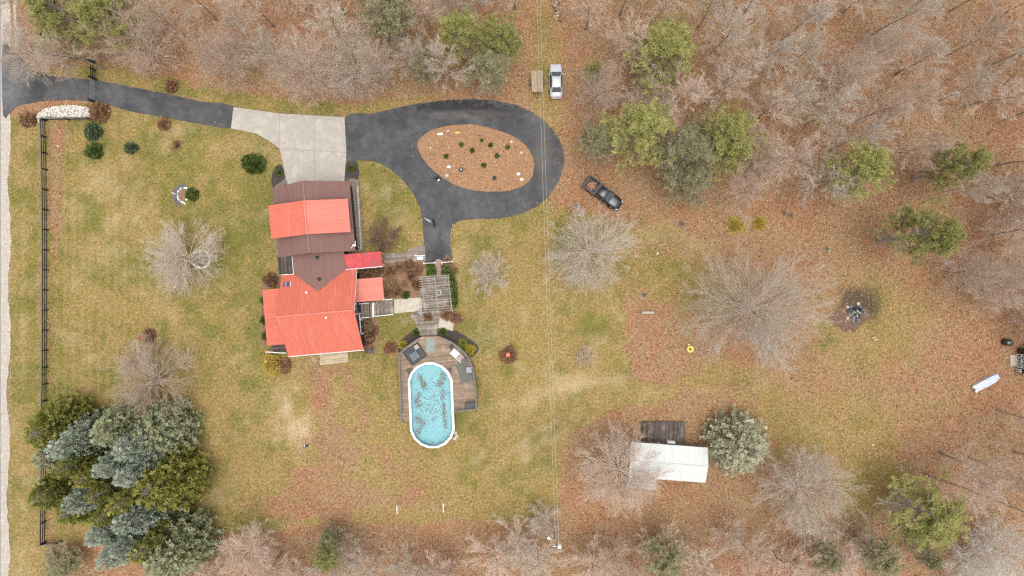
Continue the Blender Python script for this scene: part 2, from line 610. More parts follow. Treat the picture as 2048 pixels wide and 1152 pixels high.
SLABS = [[(467, 214), (558.3, 227), (558.3, 296), (540, 283), (512, 267), (462, 257)],
         [(559.4, 227), (628.4, 231.5), (628.4, 300.5), (559.4, 297)],
         [(629.6, 231.5), (689, 234.5), (693, 304), (629.6, 300.8)],
         [(560, 298.2), (628.4, 301.7), (628.4, 385), (577, 385)],
         [(629.6, 302), (693, 305.3), (687, 385), (629.6, 385)]]
CONC = [(467, 214), (560, 227), (690, 234), (693, 305), (687, 368), (577, 368), (559, 297), (540, 283), (512, 267), (462, 257)]
LAWN = [(18, 236), (97, 240), (97, 1400), (18, 1400)]
LAWN_MAIN = [(96, 236), (190, 205), (330, 236), (462, 257), (520, 270), (560, 300), (575, 366), (690, 366), (693, 318), (755, 325), (805, 360),
             (840, 415), (848, 480), (852, 524), (900, 524), (901, 463), (925, 440), (1010, 435), (1080, 412), (1180, 432), (1275, 470),
             (1250, 515), (1243, 600), (1248, 690), (1262, 765), (1330, 770), (1440, 745), (1560, 750), (1650, 700), (1760, 730), (1880, 745),
             (1930, 770), (1910, 810), (1830, 830), (1700, 820), (1560, 820), (1440, 815), (1330, 808), (1230, 812), (1160, 850), (1125, 900),
             (1120, 1040), (900, 1044), (700, 1052), (440, 1066), (380, 1062), (96, 1090)]
STRIP_N = [(100, 138), (190, 128), (330, 158), (420, 185), (560, 196), (690, 212), (800, 200), (870, 195), (700, 240), (460, 214), (330, 187), (185, 160), (90, 150)]


def fields(px, py):
    """leaf cover, greenness, paleness, darkness of the ground at photograph pixels"""
    n1, n2, n3 = fbm(px, py, 60), fbm(px + 500, py, 25), fbm(px, py + 900, 130)
    wx, wy = px + (n2 - .5) * 26, py + (fbm(px + 40, py + 400, 25) - .5) * 26
    far = np.clip((px - 1275) / 90, 0, 1)
    wx2, wy2 = px + (n1 - .5) * 150, py + (fbm(px + 40, py + 400, 60) - .5) * 150
    lawn = soft(wx, wy, LAWN_MAIN, 9) * (1 - far) + soft(wx2, wy2, LAWN_MAIN, 34) * far
    lawn = lawn * (1 - .9 * np.clip((px - 1270) / 330, 0, 1) * (.55 + .9 * fbm(px + 5, py + 77, 90)))
    verge = soft(px, py, LAWN, 6)
    strip = soft(wx, wy, STRIP_N, 8)
    grass = np.maximum.reduce([lawn, verge, strip * .85])
    # half-covered ground to the right of the lawn
    grass = np.maximum(grass, .5 * ell(wx, wy, 1740, 650, 130, 110, 0, 4) * (.4 + n1))
    grass = np.maximum(grass, .42 * ell(wx, wy, 1330, 480, 120, 36, .25, 4))
    grass = np.maximum(grass, .6 * ell(wx, wy, 1640, 860, 190, 90, 0, 4) * (.3 + n1))
    grass = np.maximum(grass, .5 * ell(wx, wy, 1740, 960, 90, 80, 0, 4))
    grass = np.maximum(grass, .55 * ell(wx, wy, 1090, 200, 36, 210, 0, 4))
    grass = np.maximum(grass, .6 * ell(wx, wy, 1350, 560, 150, 60, 0.3, 3))
    leaf = 1 - grass
    # drifts of leaves on the grass
    dr = (.95 * ell(wx, wy, 114, 380, 16, 150, 0, 4) + .5 * ell(wx, wy, 80, 480, 5, 340, 0, 6) + .5 * ell(wx, wy, 110, 650, 10, 130, 0, 4)
          + .75 * ell(wx, wy, 125, 270, 35, 22) + .6 * ell(wx, wy, 110, 1050, 20, 90) + .95 * ell(wx, wy, 645, 800, 24, 110, -.2)
          + .6 * ell(wx, wy, 715, 800, 12, 100, -.5) + .5 * ell(wx, wy, 660, 745, 70, 20) + .45 * ell(wx, wy, 700, 960, 130, 80)
          + .3 * ell(wx, wy, 560, 1010, 180, 40) + .28 * ell(wx, wy, 880, 1000, 260, 40) + .45 * ell(wx, wy, 540, 460, 16, 70)
          + .3 * ell(wx, wy, 560, 740, 60, 30) + .3 * ell(wx, wy, 1170, 950, 60, 90) + .35 * ell(wx, wy, 360, 890, 110, 90)
          + .3 * ell(wx, wy, 360, 295, 40, 16) + .25 * ell(wx, wy, 1010, 190, 60, 30))
    leaf = np.clip(leaf + dr * (.6 + .8 * n2) + .5 * np.clip(fbm(px + 80, py + 610, 30) - .52, 0, 1), 0, 1)
    leaf = np.clip(leaf + .8 * ell(wx, wy, 700, 930, 160, 160, 0, 3) * (n1 + n2 - .62) * 1.6 + .35 * ell(wx, wy, 780, 1015, 420, 36, 0, 3) * (n2 + .1), 0, 1)
    isl = soft(wx, wy, ISLAND, 4)
    leaf = np.maximum(leaf, isl * .95)
    # mown green
    n5, n6 = fbm(px + 300, py + 70, 14), fbm(px + 900, py + 20, 34)
    green = .29 + 1.7 * (n1 - .5) + 1.3 * (n3 - .5) + 1.4 * (n5 - .5) + 1.5 * (n6 - .5)
    green += .30 * ell(px, py, 770, 380, 60, 80) + .4 * ell(px, py, 440, 480, 90, 140) * n2 * 2 + .55 * ell(px, py, 800, 640, 45, 30)
    green += .4 * ell(px, py, 945, 850, 45, 90) + .35 * ell(px, py, 500, 850, 70, 60) + .3 * ell(px, py, 520, 560, 25, 130) + .3 * ell(px, py, 960, 470, 40, 50)
    green += .28 * ell(px, py, 320, 420, 200, 120) - .25 * ell(px, py, 1080, 620, 140, 140) - .5 * ell(px, py, 1340, 500, 140, 70) - .15 * ell(px, py, 1700, 760, 300, 120) - .3 * ell(px, py, 760, 960, 300, 90) + .25 * ell(px, py, 62, 500, 9, 400, 0, 6)
    green += .30 * np.sin((px + 4 * n3) / 17.0 * 2 * np.pi) * ell(px, py, 190, 560, 150, 350, 0, 4)
    green -= .35 * ell(px, py, 700, 930, 170, 150, 0, 3)
    green += .3 * ell(px, py, 840, 390, 70, 30) + .15 * ell(px, py, 1480, 810, 200, 30) - .5 * ell(px, py, 1090, 150, 60, 220) - .3 * ell(px, py, 1720, 760, 260, 160)
    pale = .9 * ell(wx, wy, 605, 880, 40, 100, -.3) * np.clip(3.2 * n2 - .95, 0, 1.2) + .45 * ell(wx, wy, 700, 1000, 60, 22) + .55 * ell(wx, wy, 1150, 770, 130, 16, -.2)
    pale += .4 * ell(wx, wy, 1400, 490, 150, 20, .25) + .3 * ell(wx, wy, 980, 520, 60, 80) + .25 * ell(wx, wy, 230, 410, 80, 60) + .5 * ell(wx, wy, 1145, 330, 14, 45)
    for tr_pts, tw_, amp in (([(935, 925), (1010, 905), (1100, 852), (1180, 812), (1300, 786), (1460, 780)], 7, .55), ([(950, 948), (1040, 920), (1130, 868), (1210, 826), (1330, 800)], 6, .45),
                             ([(950, 700), (1060, 738), (1200, 772), (1400, 782), (1700, 770)], 8, .45), ([(905, 905), (830, 930), (700, 940)], 7, .3), ([(50, 240), (46, 700), (46, 1150)], 6, .5)):
        pale = pale + .55 * amp * np.exp(-(polydist(wx, wy, tr_pts + tr_pts[-2:0:-1]) / tw_) ** 2) * (.35 + n2)
    pale += .35 * ell(wx, wy, 1700, 872, 60, 14) + .28 * (n3 - .45) + .9 * (fbm(px + 650, py + 320, 20) - .56) + .8 * (fbm(px + 150, py + 720, 48) - .54)
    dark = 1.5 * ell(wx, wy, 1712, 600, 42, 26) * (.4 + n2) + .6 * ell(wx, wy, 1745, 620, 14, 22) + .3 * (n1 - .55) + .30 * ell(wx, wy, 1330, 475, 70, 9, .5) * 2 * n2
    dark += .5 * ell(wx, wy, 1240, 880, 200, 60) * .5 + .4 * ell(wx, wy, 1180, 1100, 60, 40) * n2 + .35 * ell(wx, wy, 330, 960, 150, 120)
    return leaf, np.clip(green, 0, 1), np.clip(pale, 0, 1), np.clip(dark, 0, 1)


# ------------------------------------------------------------------ ground
def ground():
    xs = np.concatenate([[-1500, -700, -300, -160, -110], np.arange(-84, 84.01, .4), [110, 160, 300, 700, 1500]])
    ys = np.concatenate([[-1500, -700, -300, -140, -80], np.arange(-54, 54.01, .4), [80, 140, 300, 700, 1500]])
    X, Y = np.meshgrid(xs, ys)
    px, py = X * PPM + 1024, 576 - Y * PPM
    leaf, green, pale, dark = fields(px, py)
    wood = leaf * (1 - soft(px, py, ISLAND, 4))
    Z = (vnoise(px, py, 40) - .5) * .10 * wood - .02 - .04 * wood
    for poly in (DRIVE_A, DRIVE_B, CONC):
        k = soft(px, py, poly, 10)
        Z = Z * (1 - k) - .06 * k
    v = np.stack([X.ravel(), Y.ravel(), Z.ravel()], 1)
    ny, nx = X.shape
    i = (np.arange(ny - 1)[:, None] * nx + np.arange(nx - 1)[None, :]).ravel()
    me = np_mesh('ground', v, np.stack([i, i + 1, i + 1 + nx, i + nx], 1), smooth=True)
    a = me.attributes.new('cover', 'FLOAT_COLOR', 'POINT')
    a.data.foreach_set('color', np.stack([leaf.ravel(), green.ravel(), pale.ravel(), dark.ravel()], 1).astype(np.float32).ravel())
    m = bpy.data.materials.new('ground')
    n, l = nt(m)
    b = n['Principled BSDF']
    b.inputs['Roughness'].default_value = .95
    b.inputs['Specular IOR Level'].default_value = .1
    at = n.new('ShaderNodeAttribute')
    at.attribute_name = 'cover'
    sp = n.new('ShaderNodeSeparateColor')
    l.new(at.outputs['Color'], sp.inputs[0])
    geo = n.new('ShaderNodeNewGeometry')
    pos = geo.outputs['Position']
    fine, mid, big = noise(n, l, 3.2, 5, .7, pos), noise(n, l, .55, 4, .6, pos), noise(n, l, .12, 3, .5, pos)
    dry = ramp(n, [(.28, (.125, .085, .028)), (.5, (.245, .172, .062)), (.72, (.39, .285, .125))])
    l.new(fine.outputs['Fac'], dry.inputs[0])
    olive = ramp(n, [(.28, (.085, .083, .018)), (.5, (.155, .142, .036)), (.75, (.25, .21, .066))])
    l.new(fine.outputs['Fac'], olive.inputs[0])
    gm = mth(n, l, 'ADD', sp.outputs[1], mth(n, l, 'MULTIPLY', mth(n, l, 'SUBTRACT', mid.outputs['Fac'], .5), 1.5), True)
    c = mixc(n, l, dry.outputs[0], olive.outputs[0], gm)
    pm = mth(n, l, 'MULTIPLY', sp.outputs[2], mth(n, l, 'MULTIPLY', mid.outputs['Fac'], 1.7), True)
    pl = ramp(n, [(.3, (.33, .24, .13)), (.7, (.50, .39, .25))])
    l.new(fine.outputs['Fac'], pl.inputs[0])
    c = mixc(n, l, c, pl.outputs[0], pm)
    lf = ramp(n, [(.25, (.145, .064, .035)), (.45, (.255, .12, .067)), (.6, (.335, .166, .096)), (.78, (.45, .262, .16))])
    l.new(fine.outputs['Fac'], lf.inputs[0])
    lf2 = ramp(n, [(.25, (.145, .09, .048)), (.5, (.265, .172, .094)), (.75, (.40, .28, .165))])
    l.new(fine.outputs['Fac'], lf2.inputs[0])
    bm = n.new('ShaderNodeMapRange')
    bm.inputs['From Min'].default_value = .36
    bm.inputs['From Max'].default_value = .58
    l.new(mth(n, l, 'ADD', mth(n, l, 'MULTIPLY', big.outputs['Fac'], .5), mth(n, l, 'MULTIPLY', mid.outputs['Fac'], .5)), bm.inputs['Value'])
    lc = mixc(n, l, lf.outputs[0], lf2.outputs[0], bm.outputs[0])
    # leaves lie in a broken cover over the grass
    n4 = noise(n, l, 2.4, 5, .75, pos)
    k = mth(n, l, 'ADD', mth(n, l, 'MULTIPLY', sp.outputs[0], 2.0), mth(n, l, 'SUBTRACT', mth(n, l, 'MULTIPLY', n4.outputs['Fac'], 2.4), 2.2), True)
    c = mixc(n, l, c, lc, k)
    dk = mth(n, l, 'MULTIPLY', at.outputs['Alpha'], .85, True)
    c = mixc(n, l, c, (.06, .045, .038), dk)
    l.new(c, b.inputs['Base Color'])
    bp = n.new('ShaderNodeBump')
    bp.inputs['Strength'].default_value = .7
    bp.inputs['Distance'].default_value = .12
    l.new(fine.outputs['Fac'], bp.inputs['Height'])
    l.new(bp.outputs[0], b.inputs['Normal'])
    o = link('ground', me, m)
    tag(o, kind='structure')


ground()


def asphalt_mat():
    m = bpy.data.materials.new('asphalt')
    n, l = nt(m)
    b = n['Principled BSDF']
    b.inputs['Roughness'].default_value = .85
    b.inputs['Specular IOR Level'].default_value = .25
    geo = n.new('ShaderNodeNewGeometry')
    pos = geo.outputs['Position']
    f, g, s = noise(n, l, 9, 4, .7, pos), noise(n, l, .25, 4, .6, pos), noise(n, l, 1.1, 4, .65, pos)
    r = ramp(n, [(.3, (.054, .0535, .056)), (.7, (.092, .091, .0925))])
    l.new(f.outputs['Fac'], r.inputs[0])
    r2 = ramp(n, [(.35, (.66, .66, .68)), (.65, (1.25, 1.24, 1.23))])
    l.new(g.outputs['Fac'], r2.inputs[0])
    c = mixc(n, l, r.outputs[0], r2.outputs[0], 1.0, 'MULTIPLY')

    def spot(px, py, rx, ry, lo, hi):
        mp = n.new('ShaderNodeMapping')
        mp.vector_type = 'POINT'
        q = P(px, py)
        mp.inputs['Scale'].default_value = (PPM / rx, PPM / ry, 0)
        mp.inputs['Location'].default_value = (-q.x * PPM / rx, -q.y * PPM / ry, 0)
        l.new(pos, mp.inputs['Vector'])
        ln = n.new('ShaderNodeVectorMath')
        ln.operation = 'LENGTH'
        l.new(mp.outputs[0], ln.inputs[0])
        v = mth(n, l, 'ADD', ln.outputs['Value'], mth(n, l, 'MULTIPLY', mth(n, l, 'SUBTRACT', s.outputs['Fac'], .5), 2.4))
        mr = n.new('ShaderNodeMapRange')
        mr.inputs['From Min'].default_value = 1.15
        mr.inputs['From Max'].default_value = .55
        mr.inputs['To Min'].default_value = lo
        mr.inputs['To Max'].default_value = hi
        l.new(v, mr.inputs['Value'])
        return mr.outputs[0]

    c = mixc(n, l, c, (.022, .021, .021), spot(900, 212, 75, 18, 0, .75))      # damp, mossy stain under the trees
    c = mixc(n, l, c, (.028, .026, .025), spot(985, 222, 60, 16, 0, .6))
    c = mixc(n, l, c, (.15, .13, .115), spot(940, 228, 90, 9, 0, .35))
    c = mixc(n, l, c, (.13, .115, .10), spot(1085, 310, 18, 60, 0, .5))
    c = mixc(n, l, c, (.20, .20, .21), spot(15, 170, 40, 50, 0, .35))  # pale bluish haze over the drive mouth, put into the asphalt colour
    c = mixc(n, l, c, (.035, .035, .04), spot(880, 500, 12, 30, 0, .4))
    r3 = ramp(n, [(.32, (.80, .80, .80)), (.68, (1.2, 1.2, 1.2))])
    l.new(s.outputs['Fac'], r3.inputs[0])
    c = mixc(n, l, c, r3.outputs[0], 1.0, 'MULTIPLY')
    l.new(c, b.inputs['Base Color'])
    bp = n.new('ShaderNodeBump')
    bp.inputs['Strength'].default_value = .25
    bp.inputs['Distance'].default_value = .02
    l.new(f.outputs['Fac'], bp.inputs['Height'])
    l.new(bp.outputs[0], b.inputs['Normal'])
    return m


M['asphalt'] = asphalt_mat()


def sheet(name, pts, z0, z1, m, n=4, wob=0.0, kind='structure', parent=None, smooth=True):
    g = G2(pts)
    if n > 1:
        g = catmull(g, n)
    if wob:
        g = [(x + random.uniform(-wob, wob), y + random.uniform(-wob, wob)) for x, y in g]
    o = MB().prism(g, z0, z1).build(name, m, parent)
    if kind and parent is None:
        tag(o, kind=kind)
    return o


# road, shoulder, drive, apron
MB().prism(G2([(-90, -1200), (3, -1200), (3, 2400), (-90, 2400)]), -.1, .0).build('road', mat('road_asphalt', (.20, .19, .19), (.26, .25, .24), 1.5, .9))
tag(bpy.data.objects['road'], kind='structure')
sh = [(2, y) for y in range(-1200, 2400, 30)]
g = [(19 + 3 * math.sin(y * .03) + random.uniform(-1.5, 1.5) - (2 if y > 700 else 0), y) for y in range(2400, -1200, -9)]
MB().prism(G2(sh + g), -.1, .012).build('gravel_shoulder', M['gravel'])
tag(bpy.data.objects['gravel_shoulder'], kind='structure')
MB().prism(G2([(26, -1200), (34, -1200), (33, 40), (40, 95), (30, 95), (27, 40)]), -.1, .008).build('gravel_track', M['gravel'])
tag(bpy.data.objects['gravel_track'], kind='structure')
sheet('driveway', DRIVE_A, -.12, .03, M['asphalt'], 3, .035)
sheet('driveway_loop', DRIVE_B, -.12, .034, M['asphalt'], 3, .035)
# darker seal-coat bands brushed over the asphalt
seal = mat('seal_coat', (.058, .058, .064), (.07, .07, .076), 2, .8)
for i, band in enumerate(([(879, 365), (890, 365), (897, 392), (901, 440), (888, 440), (888, 400)], [(983, 396), (997, 396), (1001, 433), (989, 433)],
             [(762, 312), (772, 316), (784, 292), (778, 288)])):
    o = sheet('seal_band', band, .036, .039, seal, 1)
dw = empty('driveway_apron', P(600, 300))
tag(dw, kind='structure')
MB().prism(G2(CONC), -.12, .028).build('base', mat('joint_filler', (.33, .29, .24), (.28, .25, .2), 3, .9), dw)
for s in SLABS:
    o = MB().prism(G2(s), -.05, .04 + random.uniform(-.003, .003)).build('slab', M['concrete'], dw)
    bevel(o, .012, 1)
isl = sheet('island_bed', ISLAND, -.05, .07, mat('island_soil', (.22, .115, .065), (.31, .175, .10), 3.5, .95, bump=.8, bscale=10, c3=(.22, .16, .06)), 4, .05)
MB().ring((0, 0), 1, 1, 0, 0, 3) if False else None
GRASS_EDGE = mat('grass_edge', (.24, .17, .07), (.32, .235, .11), 4, .95, bump=.8)

# beds
BEDS = [('mulch_bed', [(545, 345), (552, 332), (563, 330), (571, 352), (575, 367), (548, 376), (543, 362)], M['mulch']),
        ('mulch_bed', [(694, 322), (708, 320), (717, 332), (717, 356), (705, 362), (689, 358)], M['mulch']),
        ('mulch_bed', [(797, 690), (812, 672), (838, 655), (845, 680), (830, 690), (806, 712), (799, 708)], M['mulch']),
        ('mulch_bed', [(874, 668), (884, 657), (908, 660), (930, 672), (952, 688), (957, 698), (945, 714), (925, 700), (900, 684)], M['mulch']),
        ('garden_bed', [(716, 538), (770, 524), (840, 524), (852, 528), (840, 560), (846, 598), (790, 600), (768, 598), (764, 556), (716, 556)], M['mulch_brown']),
        ('garden_bed', [(728, 636), (752, 634), (758, 660), (752, 690), (735, 700), (730, 690)], M['mulch_brown']),
        ('garden_bed', [(870, 522), (885, 522), (885, 548), (872, 548)], mat('brick_dust_path', (.28, .19, .15), (.36, .26, .21), 4, .95)),
        ('garden_bed', [(880, 628), (905, 622), (924, 632), (922, 646), (910, 644), (880, 637)], M['mulch_brown']),
        ('garden_bed', [(528, 560), (548, 550), (560, 556), (556, 574), (528, 582), (526, 640), (530, 690), (522, 690), (520, 590)], M['mulch_brown']),
        ]
for i, (nm, pts, m) in enumerate(BEDS):
    sheet(nm, pts, -.06, .02 + .003 * i, m, 4, .03)


# ------------------------------------------------------------------ fallen leaves, gravel stones (uncountable)
def scatter_quads(n_try, dens, size, zoff, seed, tilt=.5, bounds=(-75, 75, -45, 45)):
    r = np.random.default_rng(seed)
    x = r.uniform(bounds[0], bounds[1], n_try)
    y = r.uniform(bounds[2], bounds[3], n_try)
    px, py = x * PPM + 1024, 576 - y * PPM
    keep = r.random(n_try) < dens(px, py)
    x, y = x[keep], y[keep]
    k = len(x)
    a = r.uniform(0, 2 * np.pi, k)
    s = r.uniform(size[0], size[1], k)
    e1 = np.stack([np.cos(a), np.sin(a), r.normal(0, tilt, k)], 1) * s[:, None] * .5
    e2 = np.stack([-np.sin(a), np.cos(a), r.normal(0, tilt, k)], 1) * s[:, None] * .36
    c = np.stack([x, y, r.uniform(zoff[0], zoff[1], k)], 1)
    v = np.stack([c + e1, c + e2, c - e1, c - e2], 1).reshape(-1, 3)
    f = np.arange(4 * k).reshape(-1, 4)
    return v, f, r.random(k)


NO_LEAF = [DRIVE_A, DRIVE_B, CONC]


def leaf_density(px, py):
    leaf, green, pale, dark = fields(px, py)
    d = np.clip(leaf - .08, 0, 1) ** 1.3 * .75 + .02 + .10 * np.clip(fbm(px + 33, py + 12, 90) - .38, 0, 1)
    for poly in NO_LEAF:
        ins = inpoly(px, py, poly)
        d = np.where(ins, .006 + .07 * np.exp(-(polydist(px, py, poly) / 5) ** 2), d)
    d = np.where(inpoly(px, py, ISLAND), .9, d)
    d = np.where(px < 22, .01, d)
    d *= np.where((py < 260) & (px < 1000), .8, 1)
    return d


v, f, t = scatter_quads(330000, leaf_density, (.09, .21), (.0, .05), 3)
v[:, 2] += np.repeat(np.where(inpoly(v[::4, 0] * PPM + 1024, 576 - v[::4, 1] * PPM, ISLAND), .075,
                              np.where(inpoly(v[::4, 0] * PPM + 1024, 576 - v[::4, 1] * PPM, DRIVE_B) | inpoly(v[::4, 0] * PPM + 1024, 576 - v[::4, 1] * PPM, DRIVE_A)
                                       | inpoly(v[::4, 0] * PPM + 1024, 576 - v[::4, 1] * PPM, CONC), .045, .0)), 4)
o = link('fallen_leaves', np_mesh('fallen_leaves', v, f, t), M['leaf'])
tag(o, 'rust and tan fallen leaves strewn over woods floor and lawn', 'leaves', kind='stuff')


def grass_density(px, py):
    leaf, green, pale, dark = fields(px, py)
    d = (1 - leaf) * .9
    for poly in NO_LEAF + [ISLAND]:
        d = np.where(inpoly(px, py, poly), 0, d)
    return np.where(px < 22, 0, d)


def grass():
    r = np.random.default_rng(21)
    n = 300000
    x, y = r.uniform(-72, 72, n), r.uniform(-42, 42, n)
    px, py = x * PPM + 1024, 576 - y * PPM
    keep = r.random(n) < grass_density(px, py) * .62
    x, y = x[keep], y[keep]
    px, py = px[keep], py[keep]
    k = len(x)
    a = r.uniform(0, 2 * np.pi, k)
    L, w = r.uniform(.08, .2, k), r.uniform(.02, .06, k)
    c = np.stack([x, y, np.full(k, -.03)], 1)
    d = np.stack([np.cos(a) * L, np.sin(a) * L, r.uniform(.03, .10, k)], 1)
    s = np.stack([-np.sin(a) * w, np.cos(a) * w, np.zeros(k)], 1)
    v = np.stack([c - s, c + s, c + d], 1).reshape(-1, 3)
    leaf, green, pale, dark = fields(px, py)
    tint = np.clip(.70 - .85 * green + .35 * pale - .3 * dark + r.normal(0, .22, k), 0, 1)
    o = link('lawn_grass', np_mesh('lawn_grass', v, np.arange(3 * k).reshape(-1, 3), tint),
             tintmat('grass_blades', [(0, (.062, .064, .013)), (.3, (.142, .122, .028)), (.6, (.245, .173, .062)), (1, (.47, .355, .175))]))
    tag(o, 'dry tan and olive mown lawn grass', 'grass', kind='stuff')


grass()


def stones(name, poly, n, size, m, z=.02, seed=5, dens=None):
    r = np.random.default_rng(seed)
    g = np.array(poly, float)
    x, y = r.uniform(g[:, 0].min(), g[:, 0].max(), n), r.uniform(g[:, 1].min(), g[:, 1].max(), n)
    k = inpoly(x, y, poly)
    if dens is not None:
        k &= r.random(n) < dens(x, y)
    x, y = (x[k] - 1024) / PPM, (576 - y[k]) / PPM
    k = len(x)
    base = np.array([(1, 0, 0), (0, 1, 0), (-1, 0, 0), (0, -1, 0), (.15, .1, .75), (0, 0, -.5)], float)
    fc = np.array([(0, 1, 4), (1, 2, 4), (2, 3, 4), (3, 0, 4), (1, 0, 5), (2, 1, 5), (3, 2, 5), (0, 3, 5)])
    s = r.uniform(size[0], size[1], k)
    a = r.uniform(0, 6.28, k)
    v = base[None] * s[:, None, None] * r.uniform(.65, 1.25, (k, 6, 1))
    ca, sa = np.cos(a)[:, None], np.sin(a)[:, None]
    v = np.stack([v[..., 0] * ca - v[..., 1] * sa + x[:, None], v[..., 0] * sa + v[..., 1] * ca + y[:, None], v[..., 2] * .7 + z + s[:, None] * .2], 2)
    f = (fc[None] + 6 * np.arange(k)[:, None, None]).reshape(-1, 3)
    o = link(name, np_mesh(name, v.reshape(-1, 3), f, np.repeat(r.random(k), 8)), m)
    return o


ROCKBED = [(72, 232), (85, 220), (105, 213), (135, 210), (165, 212), (183, 218), (184, 235), (140, 237), (86, 238), (78, 246)]
sheet('stone_bed', ROCKBED, -.06, .02, M['gravel'], 3, .04)
o = stones('landscape_stones', ROCKBED, 3200, (.05, .13), M['white_stone'], .03)
tag(o, 'white landscape stones filling bed beside driveway gate', 'stones', kind='stuff')
o = stones('shoulder_stones', [(2, -60), (24, -60), (24, 1200), (2, 1200)], 2600, (.03, .07), M['white_stone'], .0, 6,
           lambda x, y: np.where(np.abs(x - 20) < 3, .9, .35) * np.where((y > 60) & (y < 235), 0, 1))
tag(o, 'loose pale gravel along the road edge', 'gravel', kind='stuff')


# ------------------------------------------------------------------ batches of tubes for branches
def unit(v):
    return v / np.maximum(np.linalg.norm(v, axis=-1, keepdims=True), 1e-9)


def tubes(pts, rad, sides):
    B, n, _ = pts.shape
    d = unit(pts[:, -1] - pts[:, 0])
    ref = np.where(np.abs(d[:, 2:3]) < .9, np.array([[0, 0, 1.]]), np.array([[1., 0, 0]]))
    e1 = unit(np.cross(d, ref))
    e2 = np.cross(d, e1)
    a = np.arange(sides) * 2 * np.pi / sides
    ring = e1[:, None, :] * np.cos(a)[None, :, None] + e2[:, None, :] * np.sin(a)[None, :, None]
    v = pts[:, :, None, :] + ring[:, None] * rad[:, :, None, None]
    idx = np.arange(B * n * sides).reshape(B, n, sides)
    a0, a1 = idx[:, :-1, :], np.roll(idx[:, :-1, :], -1, 2)
    b0, b1 = idx[:, 1:, :], np.roll(idx[:, 1:, :], -1, 2)
    return v.reshape(-1, 3), np.stack([a0, a1, b1, b0], -1).reshape(-1, 4)


def grow(start, d, L, n, rng, wob, up):
    """polylines from start along d, length L, n segments"""
    B = len(start)
    pts = np.zeros((B, n + 1, 3))
    pts[:, 0] = start
    d = unit(d)
    for i in range(n):
        d = unit(d + rng.normal(0, wob, (B, 3)) + np.array([0, 0, up]))
        pts[:, i + 1] = pts[:, i] + d * (L / n)[:, None]
    return pts


def children(pts, rad, K, f0, f1, ratio, spread, up, n, rng, wob=.12, rr=.6, jitter=.35):
    B, m, _ = pts.shape
    t = rng.uniform(f0, f1, (B, K))
    t = np.sort(t, 1)
    x = t * (m - 1)
    i = np.minimum(x.astype(int), m - 2)
    fr = (x - i)[..., None]
    bi = np.arange(B)[:, None]
    p = pts[bi, i] * (1 - fr) + pts[bi, i + 1] * fr
    d = unit(pts[bi, i + 1] - pts[bi, i])
    r0 = rad[bi, i] * (1 - fr[..., 0]) + rad[bi, i + 1] * fr[..., 0]
    plen = np.linalg.norm(pts[:, -1] - pts[:, 0], axis=1)[:, None]
    L = plen * ratio * (1.15 - .5 * t) * rng.uniform(1 - jitter, 1 + jitter, (B, K))
    rv = unit(np.cross(d, rng.normal(0, 1, (B, K, 3))))
    sp = rng.uniform(.6, 1.25, (B, K, 1)) * spread
    nd = unit(d * np.cos(sp) + rv * np.sin(sp))
    P_ = grow(p.reshape(-1, 3), nd.reshape(-1, 3), L.reshape(-1), n, rng, wob, up)
    r = (r0 * rr).reshape(-1, 1) * np.linspace(1, .35, n + 1)[None]
    return P_, r


def merge(parts):
    vs, fs, b = [], [], 0
    for v, f in parts:
        vs.append(v)
        fs.append(f + b)
        b += len(v)
    return np.concatenate(vs), np.concatenate(fs)


